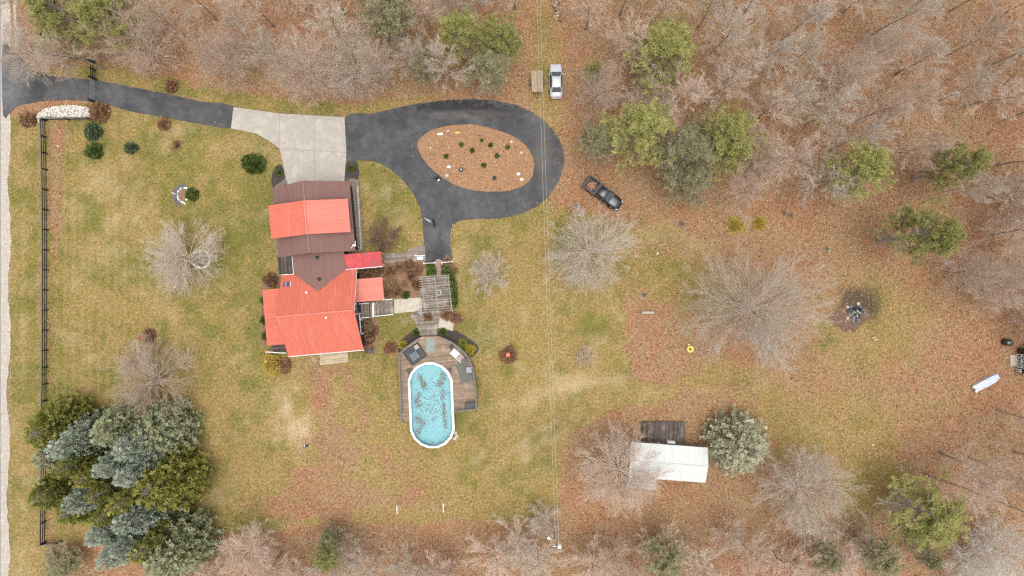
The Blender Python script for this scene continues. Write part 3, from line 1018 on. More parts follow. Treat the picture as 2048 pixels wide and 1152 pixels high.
def bare_tree(seed, h, cr, style):
    """trunk mesh and crown mesh of a leafless tree standing at the origin: straight ascending limbs that fork at small angles"""
    rng = np.random.default_rng(seed)
    r0 = {'open': .022, 'vase': .018, 'tall': .0092, 'big': .022, 'small': .02}[style] * h
    tl = {'open': .45, 'vase': .38, 'tall': .90, 'big': .5, 'small': .3}[style] * h
    tr = grow(np.zeros((1, 3)), np.array([[0, 0, 1.]]), np.array([tl]), 8, rng, .03, .05)
    trr = (r0 * np.linspace(1, .22 if style == 'tall' else .45, 9))[None]
    trr[0, 0] *= 1.35
    N1 = {'open': 54, 'vase': 48, 'tall': 26, 'big': 64, 'small': 30}[style]
    f0 = {'open': .35, 'vase': .5, 'tall': .38, 'big': .4, 'small': .3}[style]
    t = np.sort(rng.uniform(f0, 1, N1))
    t[-3:] = 1.0
    x = t * 8
    i = np.minimum(x.astype(int), 7)
    fr = (x - i)[:, None]
    p = tr[0, i] * (1 - fr) + tr[0, i + 1] * fr
    az = np.arange(N1) * 2.39996 + rng.normal(0, .35, N1)
    u = (t - f0) / (1 - f0)
    if style == 'tall':
        el = np.radians(38 + 34 * u + rng.normal(0, 7, N1))
        L = cr * (1.35 - .75 * u) * rng.uniform(.7, 1.2, N1)
    else:
        el = np.radians(np.clip(8 + 66 * u ** 1.2 + rng.normal(0, 10, N1), 2, 85))
        ex, ez = cr * .95, h * .97 - p[:, 2]
        L = 1 / np.sqrt((np.cos(el) / ex) ** 2 + (np.sin(el) / np.maximum(ez, .5)) ** 2) * rng.uniform(.78, 1.02, N1)
    d = np.stack([np.cos(az) * np.cos(el), np.sin(az) * np.cos(el), np.sin(el)], 1)
    L1 = grow(p, d, L, 6, rng, .075, .012)
    tw = {'small': .009, 'tall': .0098, 'open': .008, 'vase': .0085, 'big': .0095}[style]
    R1 = (r0 * (.11 if style == 'big' else .18)) * (1.05 - .5 * u)[:, None] * np.linspace(1, .22, 7)[None]
    K2, K3, K4 = {'open': (8, 6, 5), 'vase': (8, 6, 5), 'tall': (8, 6, 6), 'big': (8, 6, 5), 'small': (6, 6, 6)}[style]
    sp = {'big': .46, 'tall': .38, 'open': .54, 'vase': .54, 'small': .5}[style]
    L2, R2 = children(L1, R1, K2, .16, 1.0, .42, sp, .02, 4, rng, .07)
    L3, R3 = children(L2, R2, K3, .18, 1.0, .52, sp, .02, 3, rng, .08)
    L4, R4 = children(L3, R3, K4, .15, 1.0, .66, sp * 1.15, .02, 1, rng, .08, jitter=.5)
    R2, R3 = np.maximum(R2, tw * 1.15), np.maximum(R3, tw * .85)
    R4 = np.maximum(R4, tw * .6)
    R4[:, -1] = tw * .35
    k = cr / np.percentile(np.hypot(L4[:, -1, 0], L4[:, -1, 1]), 96)
    kz = h / np.percentile(L4[:, -1, 2], 99.5)
    for A in (tr, L1, L2, L3, L4):
        A[..., :2] *= k
        A[..., 2] *= kz
    trunk = np_mesh('trunk', *merge([tubes(tr, trr, 9)]), smooth=True)
    crown = np_mesh('crown', *merge([tubes(L1, R1, 5), tubes(L2, R2, 4), tubes(L3, R3, 3), tubes(L4, R4, 3)]))
    return trunk, crown


def clumps(c, out, n, L, w, rng, flat=0.0, spread=1.0):
    """sprays of needle blades: n narrow triangles round each centre, leaning along out"""
    B = len(c)
    d = unit(rng.normal(0, 1, (B, n, 3)) * spread + out[:, None, :])
    d[..., 2] *= (1 - flat)
    d = unit(d)
    ln = rng.uniform(.6, 1.2, (B, n, 1)) * L
    s = unit(np.cross(d, np.array([0, 0, 1.]) + rng.normal(0, .45, (B, n, 3)))) * rng.uniform(.7, 1.3, (B, n, 1)) * w
    b = c[:, None, :] + d * ln * .06
    tip = c[:, None, :] + d * ln
    mid = b * .4 + tip * .6
    v = np.stack([b, mid + s, tip, mid - s], 2).reshape(-1, 3)
    f = np.arange(B * n * 4).reshape(-1, 4)
    t = np.clip(rng.normal(.5, .24, (B, 1)) + rng.normal(0, .12, (B, n)), 0, 1).ravel()
    return v, f, t


def pine_tree(seed, h, cr, bare=.45):
    """tall pine: bare trunk with dead grey limbs low down, needle clumps above"""
    rng = np.random.default_rng(seed)
    r0 = .014 * h
    tr = grow(np.zeros((1, 3)), np.array([[0, 0, 1.]]), np.array([h]), 9, rng, .012, .05)
    trr = (r0 * np.linspace(1, .18, 10))[None]
    def whorl(t0, t1, N, Lf, elf):
        t = np.sort(rng.uniform(t0, t1, N))
        x = t * 9
        i = np.minimum(x.astype(int), 8)
        fr = (x - i)[:, None]
        p = tr[0, i] * (1 - fr) + tr[0, i + 1] * fr
        az = rng.uniform(0, 6.28, N)
        el = np.radians(elf(t) + rng.normal(0, 8, N))
        d = np.stack([np.cos(az) * np.cos(el), np.sin(az) * np.cos(el), np.sin(el)], 1)
        return p, d, Lf(t) * rng.uniform(.75, 1.15, N), t
    # dead limbs
    p, d, L, t = whorl(.22, bare + .12, 26, lambda t: cr * (.35 + 1.1 * (t - .2)), lambda t: 8 + 0 * t)
    D1 = grow(p, d, L, 4, rng, .10, .02)
    RD = np.repeat(np.linspace(.028, .012, 5)[None], len(p), 0)
    D2, RD2 = children(D1, RD, 5, .3, 1, .4, .6, 0, 2, rng)
    D3, RD3 = children(D2, RD2, 3, .3, 1, .5, .6, 0, 2, rng)
    # live limbs
    p, d, L, t = whorl(bare, .99, 68, lambda t: cr * np.clip((1.03 - t) / (1.03 - bare), 0, 1) ** .62 * np.clip((t - bare) * 6 + .55, 0, 1), lambda t: 5 + 45 * (t - bare) / (1 - bare))
    G1 = grow(p, d, L, 4, rng, .10, .05)
    RG = np.repeat(np.linspace(.04, .012, 5)[None], len(p), 0)
    G2_, RG2 = children(G1, RG, 8, .3, 1, .40, .75, .08, 2, rng)
    trunk = np_mesh('trunk', *merge([tubes(tr, trr, 8), tubes(D1, RD, 4), tubes(D2, np.maximum(RD2, .011), 3), tubes(D3, np.maximum(RD3, .009), 3), tubes(G1, RG, 4), tubes(G2_, np.maximum(RG2, .01), 3)]))
    cs = np.concatenate([G1[:, 2:].reshape(-1, 3), G2_[:, 1:].reshape(-1, 3)])
    dirs = np.concatenate([unit(G1[:, 2:] - G1[:, 1:-1]).reshape(-1, 3), unit(G2_[:, 1:] - G2_[:, :-1]).reshape(-1, 3)])
    keep = rng.random(len(cs)) < .66
    v, f, tt = clumps(cs[keep], dirs[keep] * .6 + np.array([0, 0, .35]), 17, .36, .032, rng)
    fol = np_mesh('crown', v, f, tt)
    return trunk, fol


def spruce_tree(seed, h, cr, dens=1.0, spread=.55):
    """dense cone of upturned needle sprays down to the ground"""
    rng = np.random.default_rng(seed)
    tr = grow(np.zeros((1, 3)), np.array([[0, 0, 1.]]), np.array([h * .97]), 8, rng, .006, .05)
    cs, ds = [], []
    pts, rads = [], []
    nl = int(h * 1.9 * dens)
    for k in range(nl):
        t = .05 + .94 * (k + .5) / nl
        R = cr * (1 - t) ** .58 * (1.0 if t > .12 else .85)
        nb = max(5, int((5 + R * 4.2) * dens))
        az = rng.uniform(0, 6.28) + np.arange(nb) * 6.283 / nb + rng.normal(0, .16, nb)
        RR = R * rng.uniform(.72, 1.18, nb) + .10
        for a, r_ in zip(az, RR):
            ca, sa = math.cos(a), math.sin(a)
            z = t * h + rng.normal(0, .15)
            nc = max(1, int(r_ / .42))
            fr = 1 - (np.arange(nc) + rng.uniform(.0, .5)) / (nc + 1.5)
            wig = rng.normal(0, .10, nc)
            x, y = r_ * fr * ca - wig * sa, r_ * fr * sa + wig * ca
            zz = z - .22 * r_ * fr + .16 * r_ * fr ** 2.5
            cs.append(np.stack([x, y, zz], 1))
            ds.append(np.repeat(np.array([[ca, sa, .75]]), nc, 0))
            pts.append([[0, 0, z], [r_ * .5 * ca, r_ * .5 * sa, z - .1 * r_], [r_ * ca, r_ * sa, z - .08 * r_]])
    cs, ds = np.concatenate(cs), np.concatenate(ds)
    v, f, t = clumps(cs, ds, 16, .46, .066, rng, 0, spread)
    # brightest at the outer sprays of the shoot, as new growth is
    fol = np_mesh('crown', v, f, t)
    pts = np.array(pts)
    trunk = np_mesh('trunk', *merge([tubes(tr, (.016 * h * np.linspace(1, .12, 9))[None], 8), tubes(pts, np.repeat(np.array([[.035, .022, .01]]), len(pts), 0), 3)]))
    return trunk, fol


def shrub_mesh(seed, r, h, n, L, w, spread=.8, dome=1.0, cone=False):
    """leafy bush of sprays spread through and over a dome"""
    rng = np.random.default_rng(seed)
    u = unit(rng.normal(0, 1, (n, 3)))
    u[:, 2] = np.abs(u[:, 2])
    rad = rng.uniform(.2, 1, n) ** .5 * rng.uniform(.82, 1.12, n)
    lobes = unit(rng.normal(0, 1, (9, 3)) * np.array([1, 1, .5]))
    lump = .78 + .36 * np.max(np.clip(u @ lobes.T, 0, 1) ** 6 * rng.uniform(.5, 1, 9), axis=1)
    c = u * rad[:, None] * lump[:, None] * np.array([r, r, h])
    if cone:
        c[:, :2] *= (1.05 - .8 * c[:, 2:3] / h)
    c[:, 2] += .05
    v, f, t = clumps(c, u * .9 + np.array([0, 0, .3]), 12, L, w, rng, 0, spread)
    v[:, 2] = np.maximum(v[:, 2], .0)
    return np_mesh('foliage', v, f, t)


def stems_mesh(seed, r, h, n, rad=.02):
    """bare upright twigs of a shrub"""
    rng = np.random.default_rng(seed)
    az = rng.uniform(0, 6.28, n)
    el = np.radians(rng.uniform(20, 80, n))
    d = np.stack([np.cos(az) * np.cos(el), np.sin(az) * np.cos(el), np.sin(el)], 1)
    L = np.minimum(r / np.cos(el), h / np.sin(el)) * rng.uniform(.75, 1.05, n)
    s = np.zeros((n, 3))
    s[:, :2] = rng.normal(0, r * .06, (n, 2))
    A = grow(s, d, L, 4, rng, .07, .02)
    RA = np.repeat(np.linspace(rad, rad * .45, 5)[None], n, 0)
    B, RB = children(A, RA, 6, .3, 1, .45, .5, .03, 2, rng)
    C, RC = children(B, RB, 4, .3, 1, .55, .5, .02, 2, rng)
    m = rad * .35
    return np_mesh('twigs', *merge([tubes(A, RA, 4), tubes(B, np.maximum(RB, m), 3), tubes(C, np.maximum(RC, m * .8), 3)]))


# prototype meshes, shared between trees of a kind
PROTO = {}
for k in range(6):
    PROTO['tall', k] = bare_tree(100 + k, 16, 4.0, 'tall')
for k in range(3):
    PROTO['vase', k] = bare_tree(200 + k, 12, 5.0, 'vase')
for k in range(3):
    PROTO['open', k] = bare_tree(300 + k, 9, 5.0, 'open')
PROTO['big', 0] = bare_tree(400, 14, 8.6, 'big')
PROTO['big', 1] = bare_tree(401, 13, 6.0, 'big')
for k in range(3):
    PROTO['small', k] = bare_tree(500 + k, 5, 2.6, 'small')
for k in range(4):
    PROTO['pine', k] = pine_tree(600 + k, 16, 3.6, (.45, .5, .55, .4)[k])
for k in range(4):
    PROTO['spruce', k] = spruce_tree(700 + k, 12, 3.2)
PROTO['fir', 0] = spruce_tree(720, 9, 4.3, 1.0, .7)
REF_H = {'tall': 16, 'vase': 12, 'open': 9, 'small': 5, 'pine': 16, 'spruce': 12, 'fir': 9}
REF_R = {'tall': 4.0, 'vase': 5.0, 'open': 5.0, 'small': 2.6, 'pine': 3.6, 'spruce': 3.2, 'fir': 4.3}
_mesh_mat = {}


def shared(me, m):
    """the same mesh with another material keeps one copy per material"""
    key = (me.name, m.name)
    if key not in _mesh_mat:
        c = me.copy()
        c.materials.clear()
        c.materials.append(m)
        _mesh_mat[key] = c
    return _mesh_mat[key]


def plant(kind, k, px, py, h, r, name, label, cat, group, m, bark, rot=None, lean=0.0, z=0.0):
    e = empty(name, P(px, py) + Vector((0, 0, z)), label, cat, group)
    rh, rr = (14, 8.6) if (kind, k) == ('big', 0) else (13, 6.0) if kind == 'big' else (REF_H[kind], REF_R[kind])
    e.scale = (r / rr, r / rr, h / rh)
    e.rotation_euler = (random.uniform(-lean, lean), random.uniform(-lean, lean), random.uniform(0, 6.28) if rot is None else rot)
    pr = PROTO[kind, k]
    link('trunk', shared(pr[0], bark), None, e)
    link('crown', shared(pr[-1], m), None, e)
    return e


def tip2base(px, py, h):
    s = (H - h) / H
    return 1024 + (px - 1024) * s, 576 + (py - 576) * s


# --- single leafless trees on the open ground
plant('open', 0, 388, 517, 7.5, 5.2, 'bare_tree', 'low spreading bare grey tree beside white stone ring on lawn', 'tree', None, M['twig_grey'], M['bark'])
plant('open', 1, 326, 754, 8.0, 5.8, 'bare_tree', 'round bare grey-brown tree on lawn just above spruce grove', 'tree', None, M['twig_pink'], M['bark'])
plant('vase', 0, 1172, 504, 9.0, 6.1, 'bare_tree', 'pale bare tree with starry branches below black pickup by power line', 'tree', None, M['twig_grey'], M['bark_pale'])
plant('big', 0, 1482, 611, 13, 9.2, 'bare_tree', 'largest bare tree, wide grey crown left of the fire pit', 'tree', None, M['twig_grey'], M['bark'])
plant('vase', 1, 1228, 928, 10, 5.9, 'bare_tree', 'bare tree whose twigs reach over white roofed cabin end', 'tree', None, M['twig_pink'], M['bark'])
plant('vase', 2, 1572, 957, 12, 6.2, 'bare_tree', 'bare spreading tree right of cabin below pale grey-green pine', 'tree', None, M['twig_grey'], M['bark'])
plant('small', 0, 770, 475, 3.2, 2.5, 'ornamental_tree', 'small dark red-brown leafless tree beside garage walkway', 'tree', None, M['twig_red'], M['bark'])
plant('small', 1, 978, 549, 4.8, 3.0, 'bare_tree', 'small thin pale bare tree on lawn right of pergola', 'tree', None, M['twig_grey'], M['bark'])
plant('small', 2, 1168, 712, 1.6, 1.6, 'bare_sapling', 'faint brownish bare sapling on open lawn right of power line', 'tree', None, M['twig_pink'], M['bark'])

# --- woods of leafless trees: base pixel, height, crown radius
ORD = ['first', 'second', 'third', 'fourth', 'fifth', 'sixth', 'seventh', 'eighth', 'ninth', 'tenth', 'eleventh', 'twelfth', 'thirteenth', 'fourteenth']
WOODS = [
    ('top edge row left of power line', 'tall', [(232, 22), (335, 52), (432, 38), (548, 52), (612, 18), (690, 28), (862, 58), (1030, 16), (120, 40), (930, 20), (780, 12)]),
    ('row just north of driveway', 'tall', [(205, 138), (400, 92), (470, 138), (528, 118), (782, 176), (850, 152), (905, 178), (780, 85), (585, 140), (330, 120), (700, 100)]),
    ('back row of upper right woods', 'tall', [(1172, 58), (1240, 30), (1315, 20), (1395, 58), (1480, 38), (1560, 82), (1610, 40), (1685, 25), (1742, 70), (1812, 25), (1900, 22), (1985, 40)]),
    ('second row of upper right woods', 'tall', [(1182, 208), (1240, 130), (1418, 112), (1410, 205), (1495, 142), (1566, 138), (1652, 172), (1720, 130), (1790, 150), (1886, 116), (1975, 132), (2040, 110)]),
    ('third row of upper right woods', 'tall', [(1330, 215), (1445, 165), (2045, 190), (1500, 250), (1545, 232), (1610, 250), (1702, 245), (1768, 225), (1870, 205), (1930, 212), (2010, 240)]),
    ('front row of upper right woods', 'tall', [(1436, 405), (1548, 330), (1495, 330), (1660, 300), (1766, 314), (1840, 345), (1995, 330), (1950, 400), (2035, 400), (1605, 375), (1880, 385)]),
    ('right edge above brown shed', 'vase', [(1892, 545), (1985, 470), (1955, 570), (2040, 560), (2045, 640)]),
    ('right edge below grey boat', 'tall', [(1995, 820), (1938, 915), (1852, 948), (2030, 905), (1990, 1000), (1880, 905)]),
    ('bottom edge left of utility pole', 'tall', [(455, 1120), (515, 1088), (560, 1108), (640, 1120), (760, 1108), (822, 1098), (905, 1115), (985, 1085), (1042, 1062), (1075, 1085), (695, 1095), (380, 1130), (865, 1130)]),
    ('bottom edge right of utility pole', 'tall', [(1185, 1105), (1262, 1122), (1432, 1052), (1482, 1082), (1545, 1105), (1392, 1110), (1640, 1090), (1220, 1085), (1590, 1120), (1310, 1075)]),
]
for gname, style, lst in WOODS:
    lst = sorted(lst)
    for i, (x, y) in enumerate(lst):
        far = math.hypot(x - 1024, y - 576)
        bottom = y > 1040
        h = random.uniform(11, 15) if not bottom else random.uniform(7, 10)
        if style == 'vase':
            h = random.uniform(11, 14)
        r = random.uniform(2.9, 4.1) if not bottom else random.uniform(2.8, 4.2)
        kind = style if random.random() < .87 else 'vase'
        k = random.randrange(6 if kind == 'tall' else 3)
        m = M['twig_pink'] if random.random() < .62 else M['twig_grey']
        plant(kind, k, x, y, h, r, 'bare_tree', 'leafless tree, %s from left, %s' % (ORD[i], gname), 'tree', gname, m, M['bark'], lean=.04)
# prominent ones
plant('vase', 0, 642, 164, 13, 5.0, 'bare_tree', 'large silvery bare tree above concrete apron, left of a similar pair', 'tree', 'pair of silvery trees above the apron', M['twig_pink'], M['bark_pale'])
plant('vase', 2, 726, 158, 12.5, 4.4, 'bare_tree', 'large silvery bare tree above concrete apron, right of a similar pair', 'tree', 'pair of silvery trees above the apron', M['twig_grey'], M['bark_pale'])
plant('tall', 2, 280, 88, 11, 3.4, 'bare_tree', 'leaning thick grey trunk below the corner pine at top left', 'tree', None, M['twig_pink'], M['bark_pale'])
plant('vase', 1, 96, 122, 9, 4.0, 'bare_tree', 'many-stemmed grey bare tree by the driveway mouth', 'tree', None, M['twig_grey'], M['bark_pale'])
plant('vase', 1, 1950, 1072, 10, 4.2, 'bare_tree', 'chalk white bare tree, upper of two at lower right corner', 'tree', 'white trees at the lower right corner', M['twig_white'], M['bark_pale'])
plant('vase', 0, 1905, 1108, 9, 4.0, 'bare_tree', 'chalk white bare tree, lower of two at lower right corner', 'tree', 'white trees at the lower right corner', M['twig_white'], M['bark_pale'])
plant('tall', 3, 1706, 1080, 8, 2.6, 'bare_tree', 'slim white bare tree between green pines at lower right', 'tree', None, M['twig_white'], M['bark_pale'])
plant('small', 0, 1085, 1030, 4, 2.6, 'bare_sapling', 'twiggy grey sapling just left of the utility pole', 'tree', None, M['twig_grey'], M['bark'])
plant('vase', 2, 1290, 215, 7, 4.0, 'bare_tree', 'sandy tan leafless tree just above the green pine clump', 'tree', None, M['twig_pink'], M['bark'])

# --- undergrowth: thin saplings and brush nobody could count
def undergrowth():
    rng = np.random.default_rng(77)
    zones = [([(100, -60), (1040, -60), (1040, 120), (760, 170), (560, 175), (300, 120), (110, 100)], 520), ([(1140, -60), (2120, -60), (2120, 470), (1880, 440), (1640, 360), (1420, 330), (1300, 180), (1140, 230)], 900),
             ([(1890, 430), (2120, 430), (2120, 640), (1960, 640)], 90), ([(1820, 860), (2120, 800), (2120, 1220), (1400, 1220), (1400, 1060), (1700, 1040)], 420), ([(300, 1075), (1110, 1055), (1110, 1220), (300, 1220)], 620),
             ([(1130, 1060), (1420, 1050), (1420, 1220), (1130, 1220)], 200)]
    S = []
    for poly, n in zones:
        g = np.array(poly, float)
        x, y = rng.uniform(g[:, 0].min(), g[:, 0].max(), n * 3), rng.uniform(g[:, 1].min(), g[:, 1].max(), n * 3)
        k = inpoly(x, y, poly)
        S.append(np.stack([(x[k][:n] - 1024) / PPM, (576 - y[k][:n]) / PPM], 1))
    S = np.concatenate(S)
    B = len(S)
    st = np.concatenate([S, np.full((B, 1), -.05)], 1)
    d = np.concatenate([rng.normal(0, .25, (B, 2)), np.ones((B, 1))], 1)
    A = grow(st, d, rng.uniform(.8, 3.4, B), 4, rng, .08, .05)
    RA = np.repeat(np.linspace(.02, .009, 5)[None], B, 0)
    C, RC = children(A, RA, 6, .2, 1, .5, .55, .03, 3, rng, .08)
    D, RD = children(C, RC, 3, .3, 1, .55, .5, .02, 2, rng, .08)
    o = link('undergrowth', np_mesh('undergrowth', *merge([tubes(A, RA, 4), tubes(C, np.maximum(RC, .009), 3), tubes(D, np.maximum(RD, .007), 3)])), M['twig_pink'])
    tag(o, 'thin bare saplings and brush among the woods trees', 'undergrowth', kind='stuff')


undergrowth()

# --- pines: tip pixel, height, radius
PINES = [(110, 12, 12, 5.2, 'pine', 'green pine at the top left corner beside the fence'),
         (205, 20, 12, 4.6, 'pine', 'green pine right of corner pine at top left'),
         (768, 22, 12, 4.4, 'pine_dull', 'dull grey-green pine at top edge above the silvery trees'),
         (920, 62, 12, 3.6, 'pine', 'bright yellow-green pine at the top left of power line'),
         (995, 70, 11, 3.6, 'pine', 'green pine close to the power line near the top edge'),
         (975, 130, 9, 4.0, 'pine_dull', 'faded grey-green pine overhanging top of driveway loop'),
         (850, 128, 9, 2.4, 'pine_dull', 'thin faded pine among bare trees north of driveway'),
         (1325, 88, 11, 5.2, 'pine', 'large round green pine in upper woods right of silver sedan'),
         (1190, 140, 8, 1.5, 'pine', 'small green pine just right of silver sedan'),
         (1285, 262, 12, 5.2, 'pine', 'brightest green pine in the clump above the black pickup'),
         (1198, 278, 9, 3.0, 'pine_dull', 'dull pine at left end of the clump above black pickup'),
         (1380, 292, 11, 5.0, 'pine_dull', 'dull green pine in the middle of clump above pickup'),
         (1464, 272, 12, 4.8, 'pine', 'green pine at right end of clump above pickup'),
         (1385, 365, 8, 3.6, 'pine_dull', 'grey-green pine at the lower side of the clump'),
         (1735, 338, 13, 4.2, 'pine', 'round green pine in right woods above the fire pit'),
         (1938, 328, 14, 3.4, 'pine', 'green pine near right edge level with black pickup'),
         (1868, 468, 15, 4.6, 'pine', 'yellow-green pine with long bare trunk above fire pit'),
         (1862, 1030, 11, 5.8, 'pine', 'big dark green pine at lower right'),
         (1770, 1115, 9, 3.2, 'pine_dull', 'green pine at bottom edge left of white bare trees'),
         (1665, 1125, 8, 2.4, 'pine_dull', 'small green pine at bottom edge left of slim white tree'),
         (1862, 1118, 7, 2.2, 'pine_dull', 'smallest green pine at the bottom right below big pine'),
         (1330, 1120, 9, 3.4, 'pine_dull', 'dull green pine at bottom edge below the cabin'),
         (650, 1115, 8, 2.4, 'pine', 'narrow green pine at bottom edge below the lawn'),
         (660, 1075, 4, 2.0, 'pine_dull', 'low green pine at bottom lawn edge above narrow pine'),
         (118, 1132, 4, 3.0, 'pine_dull', 'olive pine below the lower fence corner')]
for i, (x, y, h, r, m, lab) in enumerate(PINES):
    bx, by = tip2base(x, y, h * .8)
    plant('pine', i % 4, bx, by, h, r, 'pine_tree', lab, 'tree', 'pines in the woods', M[m], M['bark_pale'])
bx, by = 1462, 876
plant('fir', 0, bx, by, 8.5, 4.3, 'pale_pine', 'pale grey-green pine beside white roofed cabin', 'tree', None, M['fir_pale'], M['bark'])

# --- spruce grove at the lower left: tip pixel, height, radius, colour
SPR = [(57, 872, 10, 3.4, 'spruce_green', 'green spruce at upper left of grove nearest the road'),
       (100, 905, 12, 2.8, 'spruce_blue', 'blue spruce at the left of grove with long pale crown'),
       (190, 872, 11, 3.0, 'spruce_greygreen', 'grey-green spruce at the top middle of grove'),
       (280, 880, 9, 3.6, 'spruce_greygreen', 'grey-green spruce at top right of grove under bare tree'),
       (190, 945, 12, 2.4, 'spruce_blue', 'silvery blue spruce in the upper middle of grove'),
       (232, 908, 12, 2.7, 'spruce_blue', 'silvery blue spruce right of the grove middle, upper of two'),
       (235, 962, 11.5, 2.6, 'spruce_blue', 'silvery blue spruce right of the grove middle, lower of two'),
       (72, 925, 10, 2.5, 'spruce_greygreen', 'small grey-green spruce on left side of grove'),
       (110, 945, 12, 2.4, 'spruce_green', 'green spruce just below the long blue one at left'),
       (150, 965, 11.5, 2.3, 'spruce_olive', 'yellowish spruce in left middle of grove'),
       (64, 1002, 11, 3.0, 'spruce_green', 'dark green spruce at the left edge of grove over the fence'),
       (132, 1014, 11, 2.5, 'spruce_blue', 'pale blue spruce at left below the grove middle'),
       (177, 998, 12, 2.4, 'spruce_green', 'green spruce in the very middle of grove'),
       (222, 1018, 12, 2.7, 'spruce_olive', 'golden olive spruce in lower middle of grove'),
       (284, 988, 10, 4.2, 'spruce_olive', 'wide olive spruce at the right side of grove'),
       (190, 1042, 11.5, 2.4, 'spruce_green', 'green spruce below the grove middle'),
       (118, 1034, 8, 2.6, 'spruce_green', 'dark low spruce at lower left of grove'),
       (235, 1056, 12, 3.0, 'spruce_blue', 'long blue spruce in the lower right of grove'),
       (178, 1082, 11, 2.7, 'spruce_blue', 'blue spruce at the lower left of grove'),
       (198, 1130, 12, 2.5, 'spruce_blue', 'lowest blue spruce of the grove at bottom edge'),
       (226, 1108, 12, 2.5, 'spruce_blue', 'blue-grey spruce right of the lowest blue one'),
       (268, 1115, 11, 3.0, 'spruce_green', 'green spruce at bottom of grove left of largest grey-green one'),
       (303, 1140, 11.5, 3.6, 'spruce_greygreen', 'largest grey-green spruce at lower right of grove')]
for i, (x, y, h, r, m, lab) in enumerate(SPR):
    bx, by = tip2base(x, y, h)
    plant('spruce', i % 4, bx, by, h, r * 1.1, 'spruce_tree', lab, 'tree', 'spruce grove at the lower left', M[m], M['bark'])


# ------------------------------------------------------------------ shrubs and garden plants
_sh = {}


def shrub(px, py, r, h, m, label, kind='leafy', name='shrub', group=None, seed=None, cat='shrub', z=0.0, L=.32, w=.055, n=None):
    e = empty(name, P(px, py) + Vector((0, 0, z)), label, cat, group)
    sd_ = seed if seed is not None else random.randrange(1000)
    if kind == 'twiggy':
        link('twigs', stems_mesh(sd_, r, h, int(30 + 25 * r), .016), M[m], e)
    else:
        n = n or int(90 + 170 * r * r)
        link('foliage', shrub_mesh(sd_, r * .86, h * .86, n, L, w), M[m], e)
        s = MB()
        for q in range(4):
            a = q * 1.6 + sd_
            s.tube([(e.location.x, e.location.y, z - .02), (e.location.x + .4 * r * math.cos(a), e.location.y + .4 * r * math.sin(a), z + h * .6)], [.03, .012], 5)
        s.build('stem', M['bark'], e)
    return e


shrub(510, 328, 1.7, 1.6, 'shrub_green', 'large round green shrub on lawn left of the apron')
shrub(188, 265, 1.3, 1.5, 'shrub_teal', 'upper of two round blue-green shrubs near the gate')
shrub(191, 303, 1.25, 1.3, 'shrub_green', 'lower of two round green shrubs near the gate')
shrub(264, 297, .85, 1.2, 'shrub_teal', 'small blue-green shrub alone on lawn right of a pair')
shrub(345, 174, 1.0, 1.0, 'shrub_brown', 'small brown shrub on grass north of the driveway')
shrub(58, 241, 1.25, 1.1, 'shrub_brown', 'russet shrub at left end of white stone bed')
shrub(202, 226, 1.55, 1.2, 'shrub_brown', 'dark brown shrub at right end of stone bed by gate')
shrub(329, 249, .95, .9, 'shrub_brown', 'small brown shrub on lawn south of the driveway')
shrub(357, 292, .8, .5, 'twig_brown', 'low grey-brown twiggy shrub on upper lawn', 'twiggy')
shrub(386, 389, .95, 1.1, 'shrub_green', 'green shrub behind half ring of white stones')
shrub(558, 345, .42, .5, 'shrub_green', 'little green shrub in mulch left of garage door')
shrub(703, 337, .5, .5, 'shrub_green', 'little green shrub in mulch right of garage door')
shrub(545, 727, 1.7, 1.6, 'shrub_gold', 'golden yellow shrub at the lower left house corner')
shrub(568, 732, 1.1, 1.0, 'shrub_pink', 'tan leafy shrub right of golden shrub by house')
shrub(531, 600, .6, .9, 'shrub_green', 'dark green shrub along west house wall, upper', group='shrubs on the west wall')
shrub(531, 640, .6, .9, 'shrub_green', 'dark green shrub along west house wall, middle', group='shrubs on the west wall')
shrub(534, 672, .6, .9, 'shrub_green', 'dark green shrub along west house wall, lower', group='shrubs on the west wall')
shrub(543, 560, 1.0, .9, 'shrub_brown', 'brown leafy shrub at the upper west house corner')
shrub(806, 690, .45, .5, 'shrub_yellow', 'small bright yellow shrub left of pool deck')
shrub(926, 686, .62, .6, 'shrub_lime', 'lime green shrub in mulch right of pool deck, upper of pair')
shrub(941, 699, .66, .6, 'shrub_yellow', 'yellow shrub in mulch right of pool deck, lower of pair')
shrub(887, 664, .4, .4, 'shrub_green', 'small green plant at top of the mulch by pool deck')
shrub(832, 666, .35, .35, 'shrub_green', 'small green plant in mulch left of pool deck')
